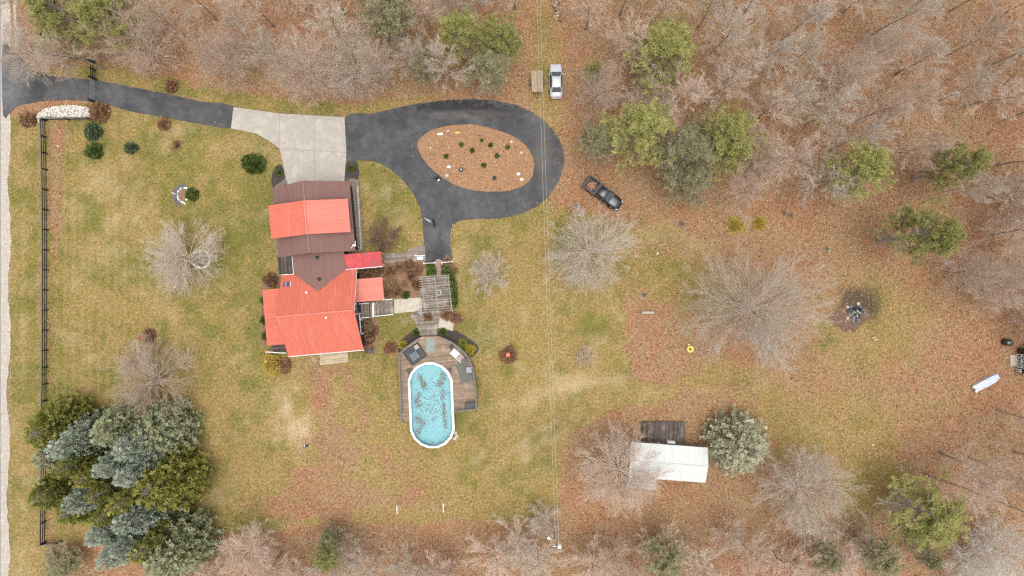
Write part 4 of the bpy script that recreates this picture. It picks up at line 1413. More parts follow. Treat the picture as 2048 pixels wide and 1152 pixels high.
GARD = [(735, 545, 1.1, .8, 'shrub_brown', 'brown leafy shrub between the two small red roofs'), (755, 541, .9, .7, 'shrub_brown', 'brown shrub right of another between the red roofs'),
        (780, 545, 1.0, .8, 'shrub_pink', 'pale dry plant in garden just below the walkway'), (800, 535, .8, .7, 'shrub_tan', 'straw coloured dry plant below walkway middle'),
        (818, 533, 1.1, .9, 'shrub_pink', 'peach coloured dry shrub in garden below white bench'), (833, 540, 1.0, .9, 'shrub_pink', 'peach dry shrub left of the pergola corner'),
        (822, 554, .6, .6, 'twig_brown', 'dark purple-brown twiggy shrub in garden middle'), (785, 566, .85, .6, 'shrub_tan', 'straw tuft of grass in garden left middle'),
        (808, 570, .5, .5, 'shrub_tan', 'small straw grass tuft in the garden'), (812, 590, .5, .35, 'shrub_green', 'green plant in garden above the concrete pad'),
        (795, 583, .8, .5, 'shrub_brown', 'brown low plants in lower garden'), (836, 570, .8, .6, 'shrub_brown', 'brown shrub against the pergola left side'),
        (775, 586, .6, .5, 'shrub_pink', 'tan low plant by the porch roof corner'),
        (740, 650, .9, .8, 'shrub_tan', 'tan plant on the east house wall below steps'), (738, 672, 1.0, .9, 'shrub_brown', 'brown plant on the east house wall by window'),
        (748, 660, .7, .6, 'shrub_pink', 'pinkish dry plant beside east house wall'), (736, 688, .7, .5, 'shrub_brown', 'brown low plant near the lower house corner'),
        (902, 540, .9, .8, 'shrub_tan', 'tan grass tuft beside end of asphalt and white rail'), (895, 520, .45, .4, 'shrub_tan', 'small straw tuft at end of the asphalt'),
        (893, 628, .9, .6, 'shrub_brown', 'russet shrub at the lower right pergola corner'), (912, 636, .9, .6, 'shrub_pink', 'russet leafy plant right of concrete pad'),
        (856, 634, .6, .5, 'shrub_brown', 'russet plant on the walkway below pergola'), (782, 697, 1.0, .5, 'shrub_pink', 'low tan plant left of the yellow shrub by pool'),
        (1018, 709, 1.3, .45, 'shrub_pink', 'round tan leafy bed around coral ornament on lawn')]
for x, y, r, h, m, lab in GARD:
    shrub(x, y, r, h, m, lab, 'twiggy' if m == 'twig_brown' else 'leafy', 'garden_plant', 'dry garden plants', cat='plant', L=.30, w=.05)
shrub(300, 672, 1.0, .45, 'shrub_brown', 'low brown and green plants around the birdhouse post', name='garden_plant', cat='plant')
for i, (x, y, r, lab) in enumerate([(923, 290, .30, 'dark green seedling in island, upper left'), (945, 301, .32, 'green seedling in island, upper middle'), (963, 281, .2, 'smallest seedling in island near its top'),
                              (981, 291, .28, 'dark seedling in island right of the smallest'), (1015, 295, .32, 'dark seedling nearest island right end'), (994, 312, .34, 'green seedling in island right of centre'),
                              (968, 331, .36, 'green seedling in island lower middle'), (892, 313, .30, 'dark seedling nearest island left end')]):
    shrub(x, y, r * 1.3, .45, 'shrub_green', lab, name='seedling', group='seedlings in the drive island', cat='plant', z=.07, L=.12, w=.03, n=60)
# yellow-green low ground cover by the woods edge
shrub(1470, 450, 1.35, .10, 'shrub_gold', 'flat yellow-green ground plant left of a pair near woods', name='ground_plant', group='yellow ground plants', cat='plant', n=260)
shrub(1518, 446, 1.05, .10, 'shrub_gold', 'flat yellow-green ground plant right of a pair near woods', name='ground_plant', group='yellow ground plants', cat='plant', n=200)


def hedge(name, pts, h, label, m='shrub_green'):
    rng = np.random.default_rng(len(label))
    g = np.array(pts, float)
    n = 6000
    x, y = rng.uniform(g[:, 0].min(), g[:, 0].max(), n), rng.uniform(g[:, 1].min(), g[:, 1].max(), n)
    k = inpoly(x, y, pts)
    x, y = x[k], y[k]
    e = empty(name, P(g[:, 0].mean(), g[:, 1].mean()), label, 'hedge')
    c = np.stack([(x - 1024) / PPM - e.location.x, (576 - y) / PPM - e.location.y, rng.uniform(.1, 1, len(x)) ** .5 * h * (.85 + .25 * vnoise(x, y, 6))], 1)
    # about the same spray count per square metre for every hedge
    area = .5 * abs(sum(pts[i][0] * pts[(i + 1) % len(pts)][1] - pts[(i + 1) % len(pts)][0] * pts[i][1] for i in range(len(pts)))) / 225
    c = c[:int(area * 90)]
    v, f, t = clumps(c, np.repeat([[0, 0, .8]], len(c), 0), 11, .17, .045, rng)
    v[:, 2] = np.maximum(v[:, 2], 0)
    link('foliage', np_mesh('foliage', v, f, t), M[m], e)
    return e


hedge('hedge', [(854, 528), (873, 530), (873, 550), (855, 550)], .8, 'short square green hedge left of pergola entrance')
hedge('hedge', [(884, 530), (897, 532), (905, 545), (914, 560), (917, 605), (910, 617), (902, 610), (900, 560), (896, 550), (884, 550)], .9, 'long dark green hedge wrapping right side of pergola')


# ------------------------------------------------------------------ house
TH = math.radians(5.0)
HO = Vector((-24.42, -3.17, 0))


def HL(u, v, z=0.0):
    return Vector((HO.x + u * math.cos(TH) - v * math.sin(TH), HO.y + u * math.sin(TH) + v * math.cos(TH), z))


def plane_slab(mb, q, th=.12, tint=.5):
    """a roof plane of four (or more) corners with thickness below"""
    top = [Vector(p) for p in q]
    n = (top[1] - top[0]).cross(top[2] - top[0])
    if n.z < 0:
        top = top[::-1]
    bot = [p - Vector((0, 0, th)) for p in top]
    return mb.hexa(bot, top, tint)


def rows(mb, a, b, c, d, n, lift=.0, th=.03, var=1.0):
    """strips between the edges a-b and d-c (a roof plane cut into n courses or sheets), each a thin slab"""
    a, b, c, d = map(Vector, (a, b, c, d))
    for i in range(n):
        t0, t1 = i / n, (i + 1) / n
        q = [a.lerp(b, t0), a.lerp(b, t1 - .02 / n), d.lerp(c, t1 - .02 / n), d.lerp(c, t0)]
        nn = (q[1] - q[0]).cross(q[2] - q[0])
        up = Vector((0, 0, lift + th))
        plane_slab(mb, [p + up for p in q], th, random.random())


def seams(mb, a, b, c, d, n, hgt=.05, w=.045):
    """standing seams running from a-b up to d-c"""
    a, b, c, d = map(Vector, (a, b, c, d))
    side = (b - a).normalized() * w / 2
    for i in range(n + 1):
        t = min(max(i / n, .004), .996)
        p, q = a.lerp(b, t), d.lerp(c, t)
        up = Vector((0, 0, hgt))
        lo = Vector((0, 0, .01))
        mb.hexa([p - side + lo, p + side + lo, q + side + lo, q - side + lo], [p - side + up, p + side + up, q + side + up, q - side + up], .5)


house = empty('house', HO, 'dark house with coral red metal roof and brown shingled garage', 'house')
SEAM = mat('roof_seam', (.51, .115, .08), (.48, .105, .072), 1, .5)


def metal_roof(a, b, c, d, n, m, seam_m, name='roof'):
    """a-b is the eave, d-c the upper edge"""
    mb = MB()
    rows(mb, a, b, c, d, n, 0, .05)
    r = mb.build(name, m, house)
    s = MB()
    up = Vector((0, 0, .05))
    seams(s, Vector(a) + up, Vector(b) + up, Vector(c) + up, Vector(d) + up, n, .035)
    so = s.build('seams', seam_m, r)
    tag(so, kind='stuff')
    return r


# walls
def walls(u0, u1, v0, v1, z, gable=None, name='wall'):
    mb = MB()
    P4 = [(u0, v0), (u1, v0), (u1, v1), (u0, v1)]
    mb.hexa([HL(u, v, -.05) for u, v in P4], [HL(u, v, z) for u, v in P4])
    if gable:
        ax, zr = gable
        if ax == 'u':      # ridge along u
            vm = (v0 + v1) / 2
            mb.add([HL(u0, v0, z), HL(u0, v1, z), HL(u0, vm, zr), HL(u1, v0, z), HL(u1, v1, z), HL(u1, vm, zr)], [(0, 2, 1), (3, 4, 5), (0, 3, 5, 2), (1, 2, 5, 4)])
        else:
            um = (u0 + u1) / 2
            mb.add([HL(u0, v0, z), HL(u1, v0, z), HL(um, v0, zr), HL(u0, v1, z), HL(u1, v1, z), HL(um, v1, zr)], [(0, 1, 2), (3, 5, 4), (0, 2, 5, 3), (1, 4, 5, 2)])
    return mb.build(name, M['charcoal'], house)


walls(-4.5, 4.5, -4.85, 4.85, 2.95, ('u', 5.95))
walls(-4.7, 4.55, 7.9, 16.2, 2.95, ('v', 6.05))
walls(-3.0, 3.2, 4.8, 7.95, 2.85)
walls(-7.4, -4.45, -3.4, 3.35, 2.3)
# garage roof: brown shingle courses run along the eave
GU, GL, GR, G0, G1, ZE, ZR = -.06, -5.05, 4.93, 7.55, 16.55, 3.0, 6.4
for side in (GL, GR):
    mb = MB()
    rows(mb, HL(side, G0, ZE), HL(GU, G0, ZR), HL(GU, G1, ZR), HL(side, G1, ZE), 30, 0, .05)
    mb.build('roof', M['shingle'], house)
mb = MB()
mb.tube([HL(GU, G0, ZR + .04), HL(GU, G1, ZR + .04)], .11, 6)
mb.build('ridge_cap', mat('ridge_shingle', (.25, .16, .145), (.20, .125, .113), 3, .9), house)
# shed dormers over both garage slopes
ZD, ZT = 4.9, 6.62
D0, D1 = 9.85, 14.05
for side, mm in ((GL - .05, 'red_metal'), (GR + .02, 'lit_red_metal')):  # east slope takes the paler red, its lit look held in the colour
    metal_roof(HL(side, D0, ZD), HL(side, D1, ZD), HL(GU, D1, ZT), HL(GU, D0, ZT), 15, M[mm], SEAM, 'dormer_roof')
    s2 = side + (.35 if side < 0 else -.35)
    mb = MB()
    b4 = [HL(s2, D0 + .3, 3.1), HL(GU, D0 + .3, 3.1), HL(GU, D1 - .3, 3.1), HL(s2, D1 - .3, 3.1)]
    t4 = [HL(s2, D0 + .3, ZD + .02), HL(GU, D0 + .3, ZT - .12), HL(GU, D1 - .3, ZT - .12), HL(s2, D1 - .3, ZD + .02)]
    if side > 0:
        b4, t4 = b4[::-1], t4[::-1]
    mb.hexa(b4, t4).build('dormer_wall', M['charcoal'], house)
    for vv in (D0 + 1.1, (D0 + D1) / 2, D1 - 1.1):
        w_ = MB()
        x = s2 - (.03 if side < 0 else -.03)
        w_.hexa([HL(x - .03, vv - .4, 3.9), HL(x + .03, vv - .4, 3.9), HL(x + .03, vv + .4, 3.9), HL(x - .03, vv + .4, 3.9)],
                [HL(x - .03, vv - .4, 4.7), HL(x + .03, vv - .4, 4.7), HL(x + .03, vv + .4, 4.7), HL(x - .03, vv + .4, 4.7)])
        w_.build('window', M['glass'], house)
mb = MB()
mb.tube([HL(GU, D0, ZT + .07), HL(GU, D1, ZT + .07)], .14, 6).build('ridge_cap', M['lit_red_metal'], house)
# garage doors to the north
for uu in (-2.3, 2.2):
    d = MB().box(HL(uu, 16.23, 1.15), (2.7, .08, 2.2), TH).build('garage_door', M['white'], house)
# main roof
MU, MV, MZ = 4.87, 5.23, 6.35
metal_roof(HL(-MU, -MV, 3), HL(MU, -MV, 3), HL(MU, 0, MZ), HL(-MU, 0, MZ), 32, M['red_metal'], SEAM)
metal_roof(HL(-MU, MV, 3), HL(MU, MV, 3), HL(MU, 0, MZ), HL(-MU, 0, MZ), 32, M['red_metal'], SEAM)
MB().tube([HL(-MU, 0, MZ + .07), HL(MU, 0, MZ + .07)], .13, 6).build('ridge_cap', M['lit_red_metal'], house)
# breezeway roof dying into the main slope
c0, cL, cR, cz = .12, -3.25, 3.45, 4.62
sl = (MZ - 3) / MV
vt = MV - (cz - 3) / sl
for side in (cL, cR):
    mb = MB()
    n = 20
    for i in range(n):
        t0, t1 = i / n, (i + 1) / n
        q = []
        for t in (t0, t1 - .001):
            u, z = side + (c0 - side) * t, 3.08 + (cz - 3) * t
            q.append((HL(u, 7.95, z), HL(u, MV - (z - 3.12) / sl - .02, z)))
        plane_slab(mb, [q[0][0], q[0][1], q[1][1], q[1][0]], .06, random.random())
    mb.build('roof', M['shingle'], house)
for px, py, z in ((635, 515, 4.55), (639, 558, 4.5)):
    c = P(px, py, z)
    MB().lathe(c - Vector((0, 0, .1)), [(.16, 0), (.16, .2), (.24, .22), (.24, .27), (.1, .33)], 14).build('roof_vent', M['black_metal'], house)
# lean-to west, porch roofs east
metal_roof(HL(-7.7, -3.65, 2.4), HL(-7.7, 3.6, 2.4), HL(-4.5, 3.6, 3.18), HL(-4.5, -3.65, 3.18), 24, M['red_metal'], SEAM, 'lean_to_roof')
metal_roof(HL(7.97, .95, 2.5), HL(7.97, 3.9, 2.5), HL(4.5, 3.9, 3.2), HL(4.5, .95, 3.2), 10, M['lit_red_metal'], SEAM, 'porch_roof')
metal_roof(HL(3.3, 5.32, 2.72), HL(8.2, 5.32, 2.72), HL(8.2, 7.2, 3.12), HL(3.3, 7.2, 3.12), 4, M['crimson_metal'], mat('crimson_seam', (.36, .03, .035), (.3, .03, .03), 1, .5), 'porch_roof')
for k in range(7):       # shallow ribs along the crimson roof
    v_ = 5.5 + k * .26
    z_ = 2.72 + (v_ - 5.32) / 1.88 * .4 + .06
    MB().tube([HL(3.35, v_, z_), HL(8.15, v_, z_)], .022, 4).build('rib', M['crimson_metal'], house)
for (u, v) in ((7.7, 1.15), (7.7, 3.7), (8.0, 5.5), (8.0, 7.05)):
    MB().box(HL(u, v, 1.22), (.12, .12, 2.5), TH).build('porch_post', M['white'], house)
# gutters
for a, b in ((HL(-MU, -MV - .05, 2.95), HL(MU, -MV - .05, 2.95)), (HL(-MU, MV + .05, 2.95), HL(cL - .05, MV + .05, 2.95)), (HL(cR, MV + .05, 2.95), HL(MU, MV + .05, 2.95)),
             (HL(cL - .06, MV, 2.97), HL(cL - .06, 7.6, 2.97)), (HL(3.3, 5.27, 2.68), HL(8.2, 5.27, 2.68))):
    MB().tube([a, b], .055, 6).build('gutter', M['white'], house)
for a, b in ((HL(4.9, MV, 3.0), HL(4.9, 0, 6.3)), ):
    MB().tube([a, b], .03, 5).build('rake_trim', M['white'], house)
# skylight and small vents
c = P(576, 568, 3.9)
sk = MB()
nrm = Vector((0, 0, 1))


def on_main(px, py):
    """point of the main roof seen at a pixel"""
    z = 4.5
    for _ in range(12):
        p = P(px, py, z)
        d = p - HO
        v = -d.x * math.sin(TH) + d.y * math.cos(TH)
        z = MZ - sl * abs(v)
    u = d.x * math.cos(TH) + d.y * math.sin(TH)
    return u, v, z


u, v, z = on_main(577, 568)
for nm, uu, su, m, lift in (('skylight_frame', u, .62, 'white', .16), ('skylight', u, .48, 'solar', .175), ('flashing', u - .48, .3, 'purple', .13)):
    q = [HL(uu - su / 2, v + k * .3, MZ - sl * (v + k * .3) + lift) for k in (-1,)] + [HL(uu + su / 2, v - .3, MZ - sl * (v - .3) + lift),
        HL(uu + su / 2, v + .3, MZ - sl * (v + .3) + lift), HL(uu - su / 2, v + .3, MZ - sl * (v + .3) + lift)]
    mb = MB()
    plane_slab(mb, q, .1).build(nm, M[m], house)
for px, py in ((614, 585), (653, 635)):
    u, v, z = on_main(px, py)
    MB().lathe(HL(u, v, z), [(.1, 0), (.1, .3), (.14, .3), (.14, .34)], 10).build('vent_pipe', M['white'], house)
# windows on the east gable and the south wall
for v, w_, z0, z1 in ((.1, 1.2, 3.5, 4.9), (-2.3, 1.7, .9, 2.2), (-.9, .6, 1.6, 2.3), (3.0, .9, .1, 2.1)):
    f = MB().box(HL(4.53, v, (z0 + z1) / 2), (.08, w_ + .24, z1 - z0 + .24), TH).build('window', M['white'], house)
    for s in (-1, 1):
        MB().box(HL(4.575, v + s * w_ / 4, (z0 + z1) / 2), (.03, w_ / 2 - .06, z1 - z0), TH).build('pane', M['glass'], f)
for uu in (-2.5, 0, 2.6):
    f = MB().box(HL(uu, -4.88, 1.5), (1.5, .08, 1.6), TH).build('window', M['white'], house)
    MB().box(HL(uu, -4.925, 1.5), (1.26, .03, 1.36), TH).build('pane', M['glass'], f)


# decks and walks near the house
def deck(name, pts, ang, z, m, label, cat='deck', wid=.14, frame=True):
    g = G2(pts)
    cx, cy = sum(p[0] for p in g) / len(g), sum(p[1] for p in g) / len(g)
    e = empty(name, (cx, cy, 0), label, cat)
    b = boards(g, ang, wid, .018, z - .04, z).build('boards', m, e)
    tag(b, kind='stuff')
    if frame:
        q = [(cx + (x - cx) * .985, cy + (y - cy) * .985) for x, y in g]
        MB().prism(q, -.06, z - .045).build('frame', M['deck_dark'], e)
    return e


def rails(e, pts, z0, h, m, posts=True, w=.09, name='rail'):
    pts = [Vector((p[0], p[1], 0)) for p in pts]
    for a, b in zip(pts[:-1], pts[1:]):
        d = b - a
        L = d.length
        rz = math.atan2(d.y, d.x)
        c = (a + b) / 2
        MB().box((c.x, c.y, z0 + h), (L, w, .05), rz).build(name, m, e)
        MB().box((c.x, c.y, z0 + .12), (L, .04, .05), rz).build('lower_rail', m, e)
        n = max(1, int(L / .13))
        mb = MB()
        for i in range(n):
            p = a.lerp(b, (i + .5) / n)
            mb.box((p.x, p.y, z0 + h / 2), (.03, .03, h - .06), rz)
        o = mb.build('balusters', m, e)
        tag(o, kind='stuff')
    if posts:
        for p in pts:
            MB().box((p.x, p.y, z0 + h / 2), (.11, .11, h + .08)).build('post', m, e)


d1 = deck('landing', [(715, 607), (741, 605), (742, 634), (716, 637)], TH + math.pi / 2, .85, M['deck_grey'], 'grey board landing with white rails at east door')
rails(d1, G2([(716, 608), (741, 605.5)]), .85, .9, M['white'])
rails(d1, G2([(717, 636), (742, 633.5)]), .85, .9, M['white'])
st = empty('steps', P(748, 617), 'white painted steps between grey landing and ramp', 'steps')
for k in range(3):
    MB().prism(G2([(742 + k * 3.6, 605.3), (745.4 + k * 3.6, 605), (746 + k * 3.6, 634), (742.6 + k * 3.6, 634.3)]), 0, .66 - .2 * k).build('tread', M['white'] if k == 1 else M['deck_grey'], st)
d2 = deck('ramp_deck', [(753, 601), (786, 598), (788, 627), (754, 631)], TH + math.pi / 2, .18, M['deck_grey'], 'weathered grey board deck with white rails beside concrete pad')
rails(d2, G2([(768, 600), (786, 598)]), .18, .8, M['white'])
rails(d2, G2([(754, 632), (788, 628.5)]), .18, .8, M['white'])
deck('side_walk', [(702, 362), (718, 360), (730, 500), (716, 504)], TH + math.pi / 2, .1, M['deck_grey'], 'grey boardwalk along east side of garage', 'walkway')
MB().prism(G2([(714, 372), (717, 372), (724, 500), (721, 500)]), .08, .115).build('pale_plank', M['weathered'], bpy.data.objects['side_walk'])
deck('side_walk', [(545, 378), (549, 377), (561, 545), (556, 545)], TH + math.pi / 2, .1, M['deck_grey'], 'narrow grey boardwalk along west side of garage', 'walkway')
d3 = deck('corner_deck', [(557, 512), (584, 509), (587, 546), (560, 548)], TH + math.pi / 2, .5, M['deck_dark'], 'dark board deck tucked between garage and main roof')
deck('entry_walk', [(768, 506), (812, 506), (820, 497), (834, 493), (850, 492), (852, 522), (812, 524), (768, 526)], TH, .1, M['deck_grey'], 'grey boardwalk from crimson porch roof to asphalt', 'walkway')
deck('corner_wedge', [(549, 374), (572, 357), (575, 367), (549, 378)], .6, .08, M['deck_grey'], 'grey board wedge by left garage corner', 'walkway')
deck('corner_wedge', [(689, 358), (708, 356), (716, 362), (702, 364)], .1, .08, M['deck_grey'], 'grey board wedge by right garage corner', 'walkway')
dp = deck('back_patio', [(640, 708), (696, 703), (697, 724), (641, 730)], TH, .12, M['deck_pale'], 'pale board patio platform at the south house wall', 'patio')
d4 = deck('porch_floor', [(545, 690), (575, 688), (578, 703), (548, 706)], TH, .3, M['deck_dark'], 'dark porch floor under west lean-to corner', 'porch')
rails(d4, G2([(537, 702.5), (575, 705)]), .0, .9, M['white'])
deck('cellar_boards', [(728, 690), (748, 690), (750, 706), (730, 706)], TH + math.pi / 2, .1, M['deck_dark'], 'dark board platform at south-east house corner', 'platform')

# satellite dish on the garage corner
sdish = empty('satellite_dish', P(711, 492, 3.0) - Vector((0, 0, .2)), 'white satellite dish on mast at right garage eave', 'satellite dish')
b = Vector(sdish.location)
MB().tube([b, b + Vector((.1, .1, .9)), b + Vector((.2, .6, 1.1))], .05, 6).build('mast', M['white'], sdish)
mb = MB()
mb.lathe((0, 0, 0), [(.02, 0), (.13, .02), (.25, .08), (.265, .09), (.25, .10), (.13, .04)], 16)
mb.v = [tuple(b + Vector((0, -.05, .9)) + Vector((x, y * .5 + z * .85, z * .5 + y * .85))) for x, y, z in mb.v]
mb.build('dish', M['white'], sdish, True)
MB().tube([b + Vector((-.1, .1, .8)), b + Vector((-.35, -.35, 1.1))], .03, 5).build('feed_arm', M['white'], sdish)

# concrete pads
for pts, lab in (([(788, 599), (842, 595), (846, 621), (789, 627)], 'square concrete pad between ramp deck and pergola'),
                 ([(879, 635), (908, 642), (906, 662), (876, 655)], 'small tilted concrete pad right of deck walkway')):
    g = G2(pts)
    o = MB().prism(g, -.05, .06).build('concrete_pad', M['concrete_pad'], None, origin=(g[0][0], g[0][1], 0))
    tag(o, lab, 'concrete pad')

# ------------------------------------------------------------------ pergola on its deck
pd = deck('pergola_deck', [(838, 552), (898, 548), (908, 618), (905, 624), (880, 632), (845, 630), (843, 600)], TH, .14, M['deck_grey'], 'weathered board deck under the pergola')
deck('deck_walk', [(818, 626), (880, 632), (876, 655), (874, 672), (840, 672), (836, 656)], TH - .02, .16, M['deck_grey'], 'flaring board walkway from pergola down to pool deck', 'walkway')
pg = empty('pergola', P(872, 590), 'weathered open slat pergola over board deck', 'pergola')
ZB = 2.45
bx = [((843, 556), (851, 625)), ((869, 553), (877, 626)), ((896, 551), (904, 622))]
for a, b in bx:
    pa, pb = P(*a, ZB), P(*b, ZB)
    c = (pa + pb) / 2
    MB().box((c.x, c.y, ZB), ((pb - pa).length, .07, .16), math.atan2(pb.y - pa.y, pb.x - pa.x)).build('beam', M['weathered'], pg)
    for t in (.03, .97):
        p = pa.lerp(pb, t)
        MB().box((p.x, p.y, (ZB + .12) / 2), (.11, .11, ZB - .14)).build('post', M['weathered'], pg)
for k in range(16):
    t = k / 15
    y0 = 554 + t * 71
    xa, xb = 836 + t * 9, 900 + t * 7
    if k in (2, 9):
        xa, xb = xa + 2, xb - 30
    if k in (5, 12):
        xb -= 22
    pa, pb = P(xa, y0, ZB + .16), P(xb, y0 - 4.5, ZB + .16)
    c = (pa + pb) / 2
    MB().box((c.x, c.y, ZB + .15), ((pb - pa).length, .045, .12), math.atan2(pb.y - pa.y, pb.x - pa.x)).build('slat', M['weathered'], pg)
# things under the pergola
c = P(879, 585)
tb = empty('round_table', c + Vector((0, 0, .14)), 'round weathered ring-shaped table with open centre under pergola', 'table')
MB().ring((c.x, c.y), .20, .43, .72 + .14, .77 + .14, 26).build('top', M['weathered'], tb)
for k in range(4):
    a = k * 1.57 + .5
    MB().tube([(c.x + .33 * math.cos(a), c.y + .33 * math.sin(a), .14), (c.x + .3 * math.cos(a), c.y + .3 * math.sin(a), .86)], .03, 6).build('leg', M['weathered'], tb)


def chair(px, py, rz, m, label, z=0.0, w=.6, name='chair'):
    c = P(px, py) + Vector((0, 0, z))
    e = empty(name, c, label, 'chair')
    ca, sa = math.cos(rz), math.sin(rz)
    L = lambda x, y, h: (c.x + x * ca - y * sa, c.y + x * sa + y * ca, c.z + h)
    for i in range(5):
        MB().box(L(-.24 + i * .12, 0, .42), (.10, w, .03), rz).build('seat_slat', m, e)
    for i in range(4):
        MB().hexa([L(-.30 - .02, -w / 2 + i * w / 4 + .01, .42), L(-.30 + .02, -w / 2 + i * w / 4 + .01, .42), L(-.30 + .02, -w / 2 + (i + 1) * w / 4 - .01, .42), L(-.30 - .02, -w / 2 + (i + 1) * w / 4 - .01, .42)],
                  [L(-.47, -w / 2 + i * w / 4 + .01, .95), L(-.43, -w / 2 + i * w / 4 + .01, .95), L(-.43, -w / 2 + (i + 1) * w / 4 - .01, .95), L(-.47, -w / 2 + (i + 1) * w / 4 - .01, .95)]).build('back_slat', m, e)
    for sx in (-.26, .26):
        for sy in (-w / 2, w / 2):
            MB().box(L(sx, sy, .21), (.05, .05, .42), rz).build('leg', m, e)
    for sy in (-w / 2 - .03, w / 2 + .03):
        MB().box(L(-.02, sy, .62), (.56, .08, .03), rz).build('arm', m, e)
    return e


chair(853, 611, 1.6, M['weathered'], 'weathered wooden slat chair under lower left of pergola', .14)
chair(842, 625, .8, M['furn_grey'], 'grey slat chair at lower left pergola corner', .16, .5)

# white bench at the walkway end and white rail sections
c = P(841, 516)
bn = empty('garden_bench', c + Vector((0, 0, .1)), 'white seat with long white back rail at end of entry boardwalk', 'bench')
for i in range(4):
    MB().box((c.x, c.y - .22 + i * .11, .52), (.72, .10, .035), .02).build('seat_slat', M['white'], bn)
MB().box((c.x, c.y + .28, .92), (1.4, .07, .06), .03).build('back_rail', M['white'], bn)
for s in (-.6, .6):
    MB().box((c.x + s, c.y + .28, .5), (.06, .06, .8)).build('leg', M['white'], bn)
for s in (-.32, .32):
    MB().box((c.x + s, c.y - .18, .3), (.05, .05, .4)).build('leg', M['white'], bn)
MB().box((c.x, c.y + .08, .3), (1.25, .5, .05)).build('shelf', M['furn_grey'], bn)
for (a, b, lab) in (((848, 526.5), (870, 525.5), 'white post and rail section left of garden path'), ((884, 525), (905, 523), 'white post and rail section right of garden path')):
    pa, pb = P(*a, .9), P(*b, .9)
    e = empty('rail_section', ((pa.x + pb.x) / 2, (pa.y + pb.y) / 2, 0), lab, 'fence', 'white rail sections at garden path')
    rz = math.atan2(pb.y - pa.y, pb.x - pa.x)
    for z in (.88, .5):
        MB().box(((pa.x + pb.x) / 2, (pa.y + pb.y) / 2, z), ((pb - pa).length, .06, .09), rz).build('rail', M['white'], e)
    for p in (pa, pb):
        MB().box((p.x, p.y, .48), (.12, .12, .98)).build('post', M['white'], e)
        MB().lathe((p.x, p.y, .97), [(.09, 0), (.12, .05), (.09, .12), (.02, .16)], 10).build('finial', M['white'], e)

# ------------------------------------------------------------------ pool and pool deck
ZP = 1.15
DECK = [(800, 708), (806, 700), (838, 676), (846, 673), (880, 673), (905, 684), (924, 698), (938, 714), (946, 735), (952, 770), (953, 816), (905, 821), (860, 821), (860, 843), (805, 844)]
# pool outline: straight sides and half-round ends, 22 facets
pcx, pcy = 862.5, 810.5
ang = math.radians(3)


def pool_pt(a, rx, ry, st):
    """stadium outline in pixels"""
    x, y = rx * math.cos(a), ry * math.sin(a)
    y += st if math.sin(a) > 0 else -st
    return (pcx + x * math.cos(ang) - y * math.sin(ang) * -1 * -1, pcy + x * math.sin(ang) + y * math.cos(ang))


def stadium(rx, ry, st, n=20):
    out = []
    for k in range(n):
        a = 2 * math.pi * (k + .5) / n
        x, y = rx * math.cos(a), ry * math.sin(a)
        y += st if math.sin(a) > 0 else -st
        out.append((pcx + x * math.cos(ang) + y * math.sin(-ang) * -1 * -1, pcy + x * math.sin(ang) + y * math.cos(ang)))
    return out


def tilt(pts):
    # the pool's long axis leans a little to the right towards the bottom
    return [(pcx + (x - pcx) + (y - pcy) * .045, y) for x, y in pts]


def stad(rx, ry, st, n=16):
    out = []
    for k in range(n):
        a = 2 * math.pi * (k + .5) / n
        x, y = rx * math.cos(a), ry * math.sin(a)
        y += st if math.sin(a) > 0 else -st
        out.append((pcx + x + y * .045, pcy + y - x * .02))
    return out


RO, RI = stad(45.5, 45.5, 41), stad(41, 41.2, 41)
pool = empty('swimming_pool', P(pcx, pcy), 'oval above-ground pool with white rim and turquoise water', 'pool')
toW = lambda pts, z: [P(x, y, z) for x, y in pts]
ro, ri = toW(RO, ZP), toW(RI, ZP)
n = len(ro)
for k in range(n):
    a, b = k, (k + 1) % n
    q = [ro[a], ri[a], ri[b], ro[b]]
    q = [p + (sum(q, Vector()) / 4 - p) * .012 for p in q]
    mb = MB()
    mb.hexa([p - Vector((0, 0, .05)) for p in q], [p + Vector((0, 0, .02)) for p in q])
    mb.build('rim_panel', M['pool_white'], pool)
rm = [a.lerp(b, .5) for a, b in zip(ro, ri)]
mb = MB()
for k in range(n):
    a, b = rm[k], rm[(k + 1) % n]
    mb.add([(a.x, a.y, -.02), (b.x, b.y, -.02), (b.x, b.y, ZP - .05), (a.x, a.y, ZP - .05)], [(0, 1, 2, 3)])
mb.build('wall', M['pool_wall'], pool)
mb = MB().add([(p.x, p.y, .03) for p in rm], [tuple(range(n))])
mb.build('liner', M['pool_liner'], pool)
wm = bpy.data.materials.new('pool_water')
nn, ll = nt(wm)
for x in list(nn):
    if x.type != 'OUTPUT_MATERIAL':
        nn.remove(x)
tr_ = nn.new('ShaderNodeBsdfTransparent')
tr_.inputs[0].default_value = (.82, .92, .93, 1)
gl_ = nn.new('ShaderNodeBsdfGlossy')
gl_.inputs['Roughness'].default_value = .03
fr_ = nn.new('ShaderNodeFresnel')
fr_.inputs['IOR'].default_value = 1.33
mx_ = nn.new('ShaderNodeMixShader')
wb = noise(nn, ll, 5, 2, .5)
bpn = nn.new('ShaderNodeBump')
bpn.inputs['Strength'].default_value = .05
ll.new(wb.outputs['Fac'], bpn.inputs['Height'])
ll.new(bpn.outputs[0], gl_.inputs['Normal'])
ll.new(fr_.outputs[0], mx_.inputs[0])
ll.new(tr_.outputs[0], mx_.inputs[1])
ll.new(gl_.outputs[0], mx_.inputs[2])
ll.new(mx_.outputs[0], nn['Material Output'].inputs[0])
mb = MB().add([(p.x, p.y, .82) for p in rm], [tuple(range(n))])
mb.build('water', wm, pool)
MB().box(P(896, 788, .9), (.14, .5, .3)).build('skimmer', M['pool_wall'], pool)
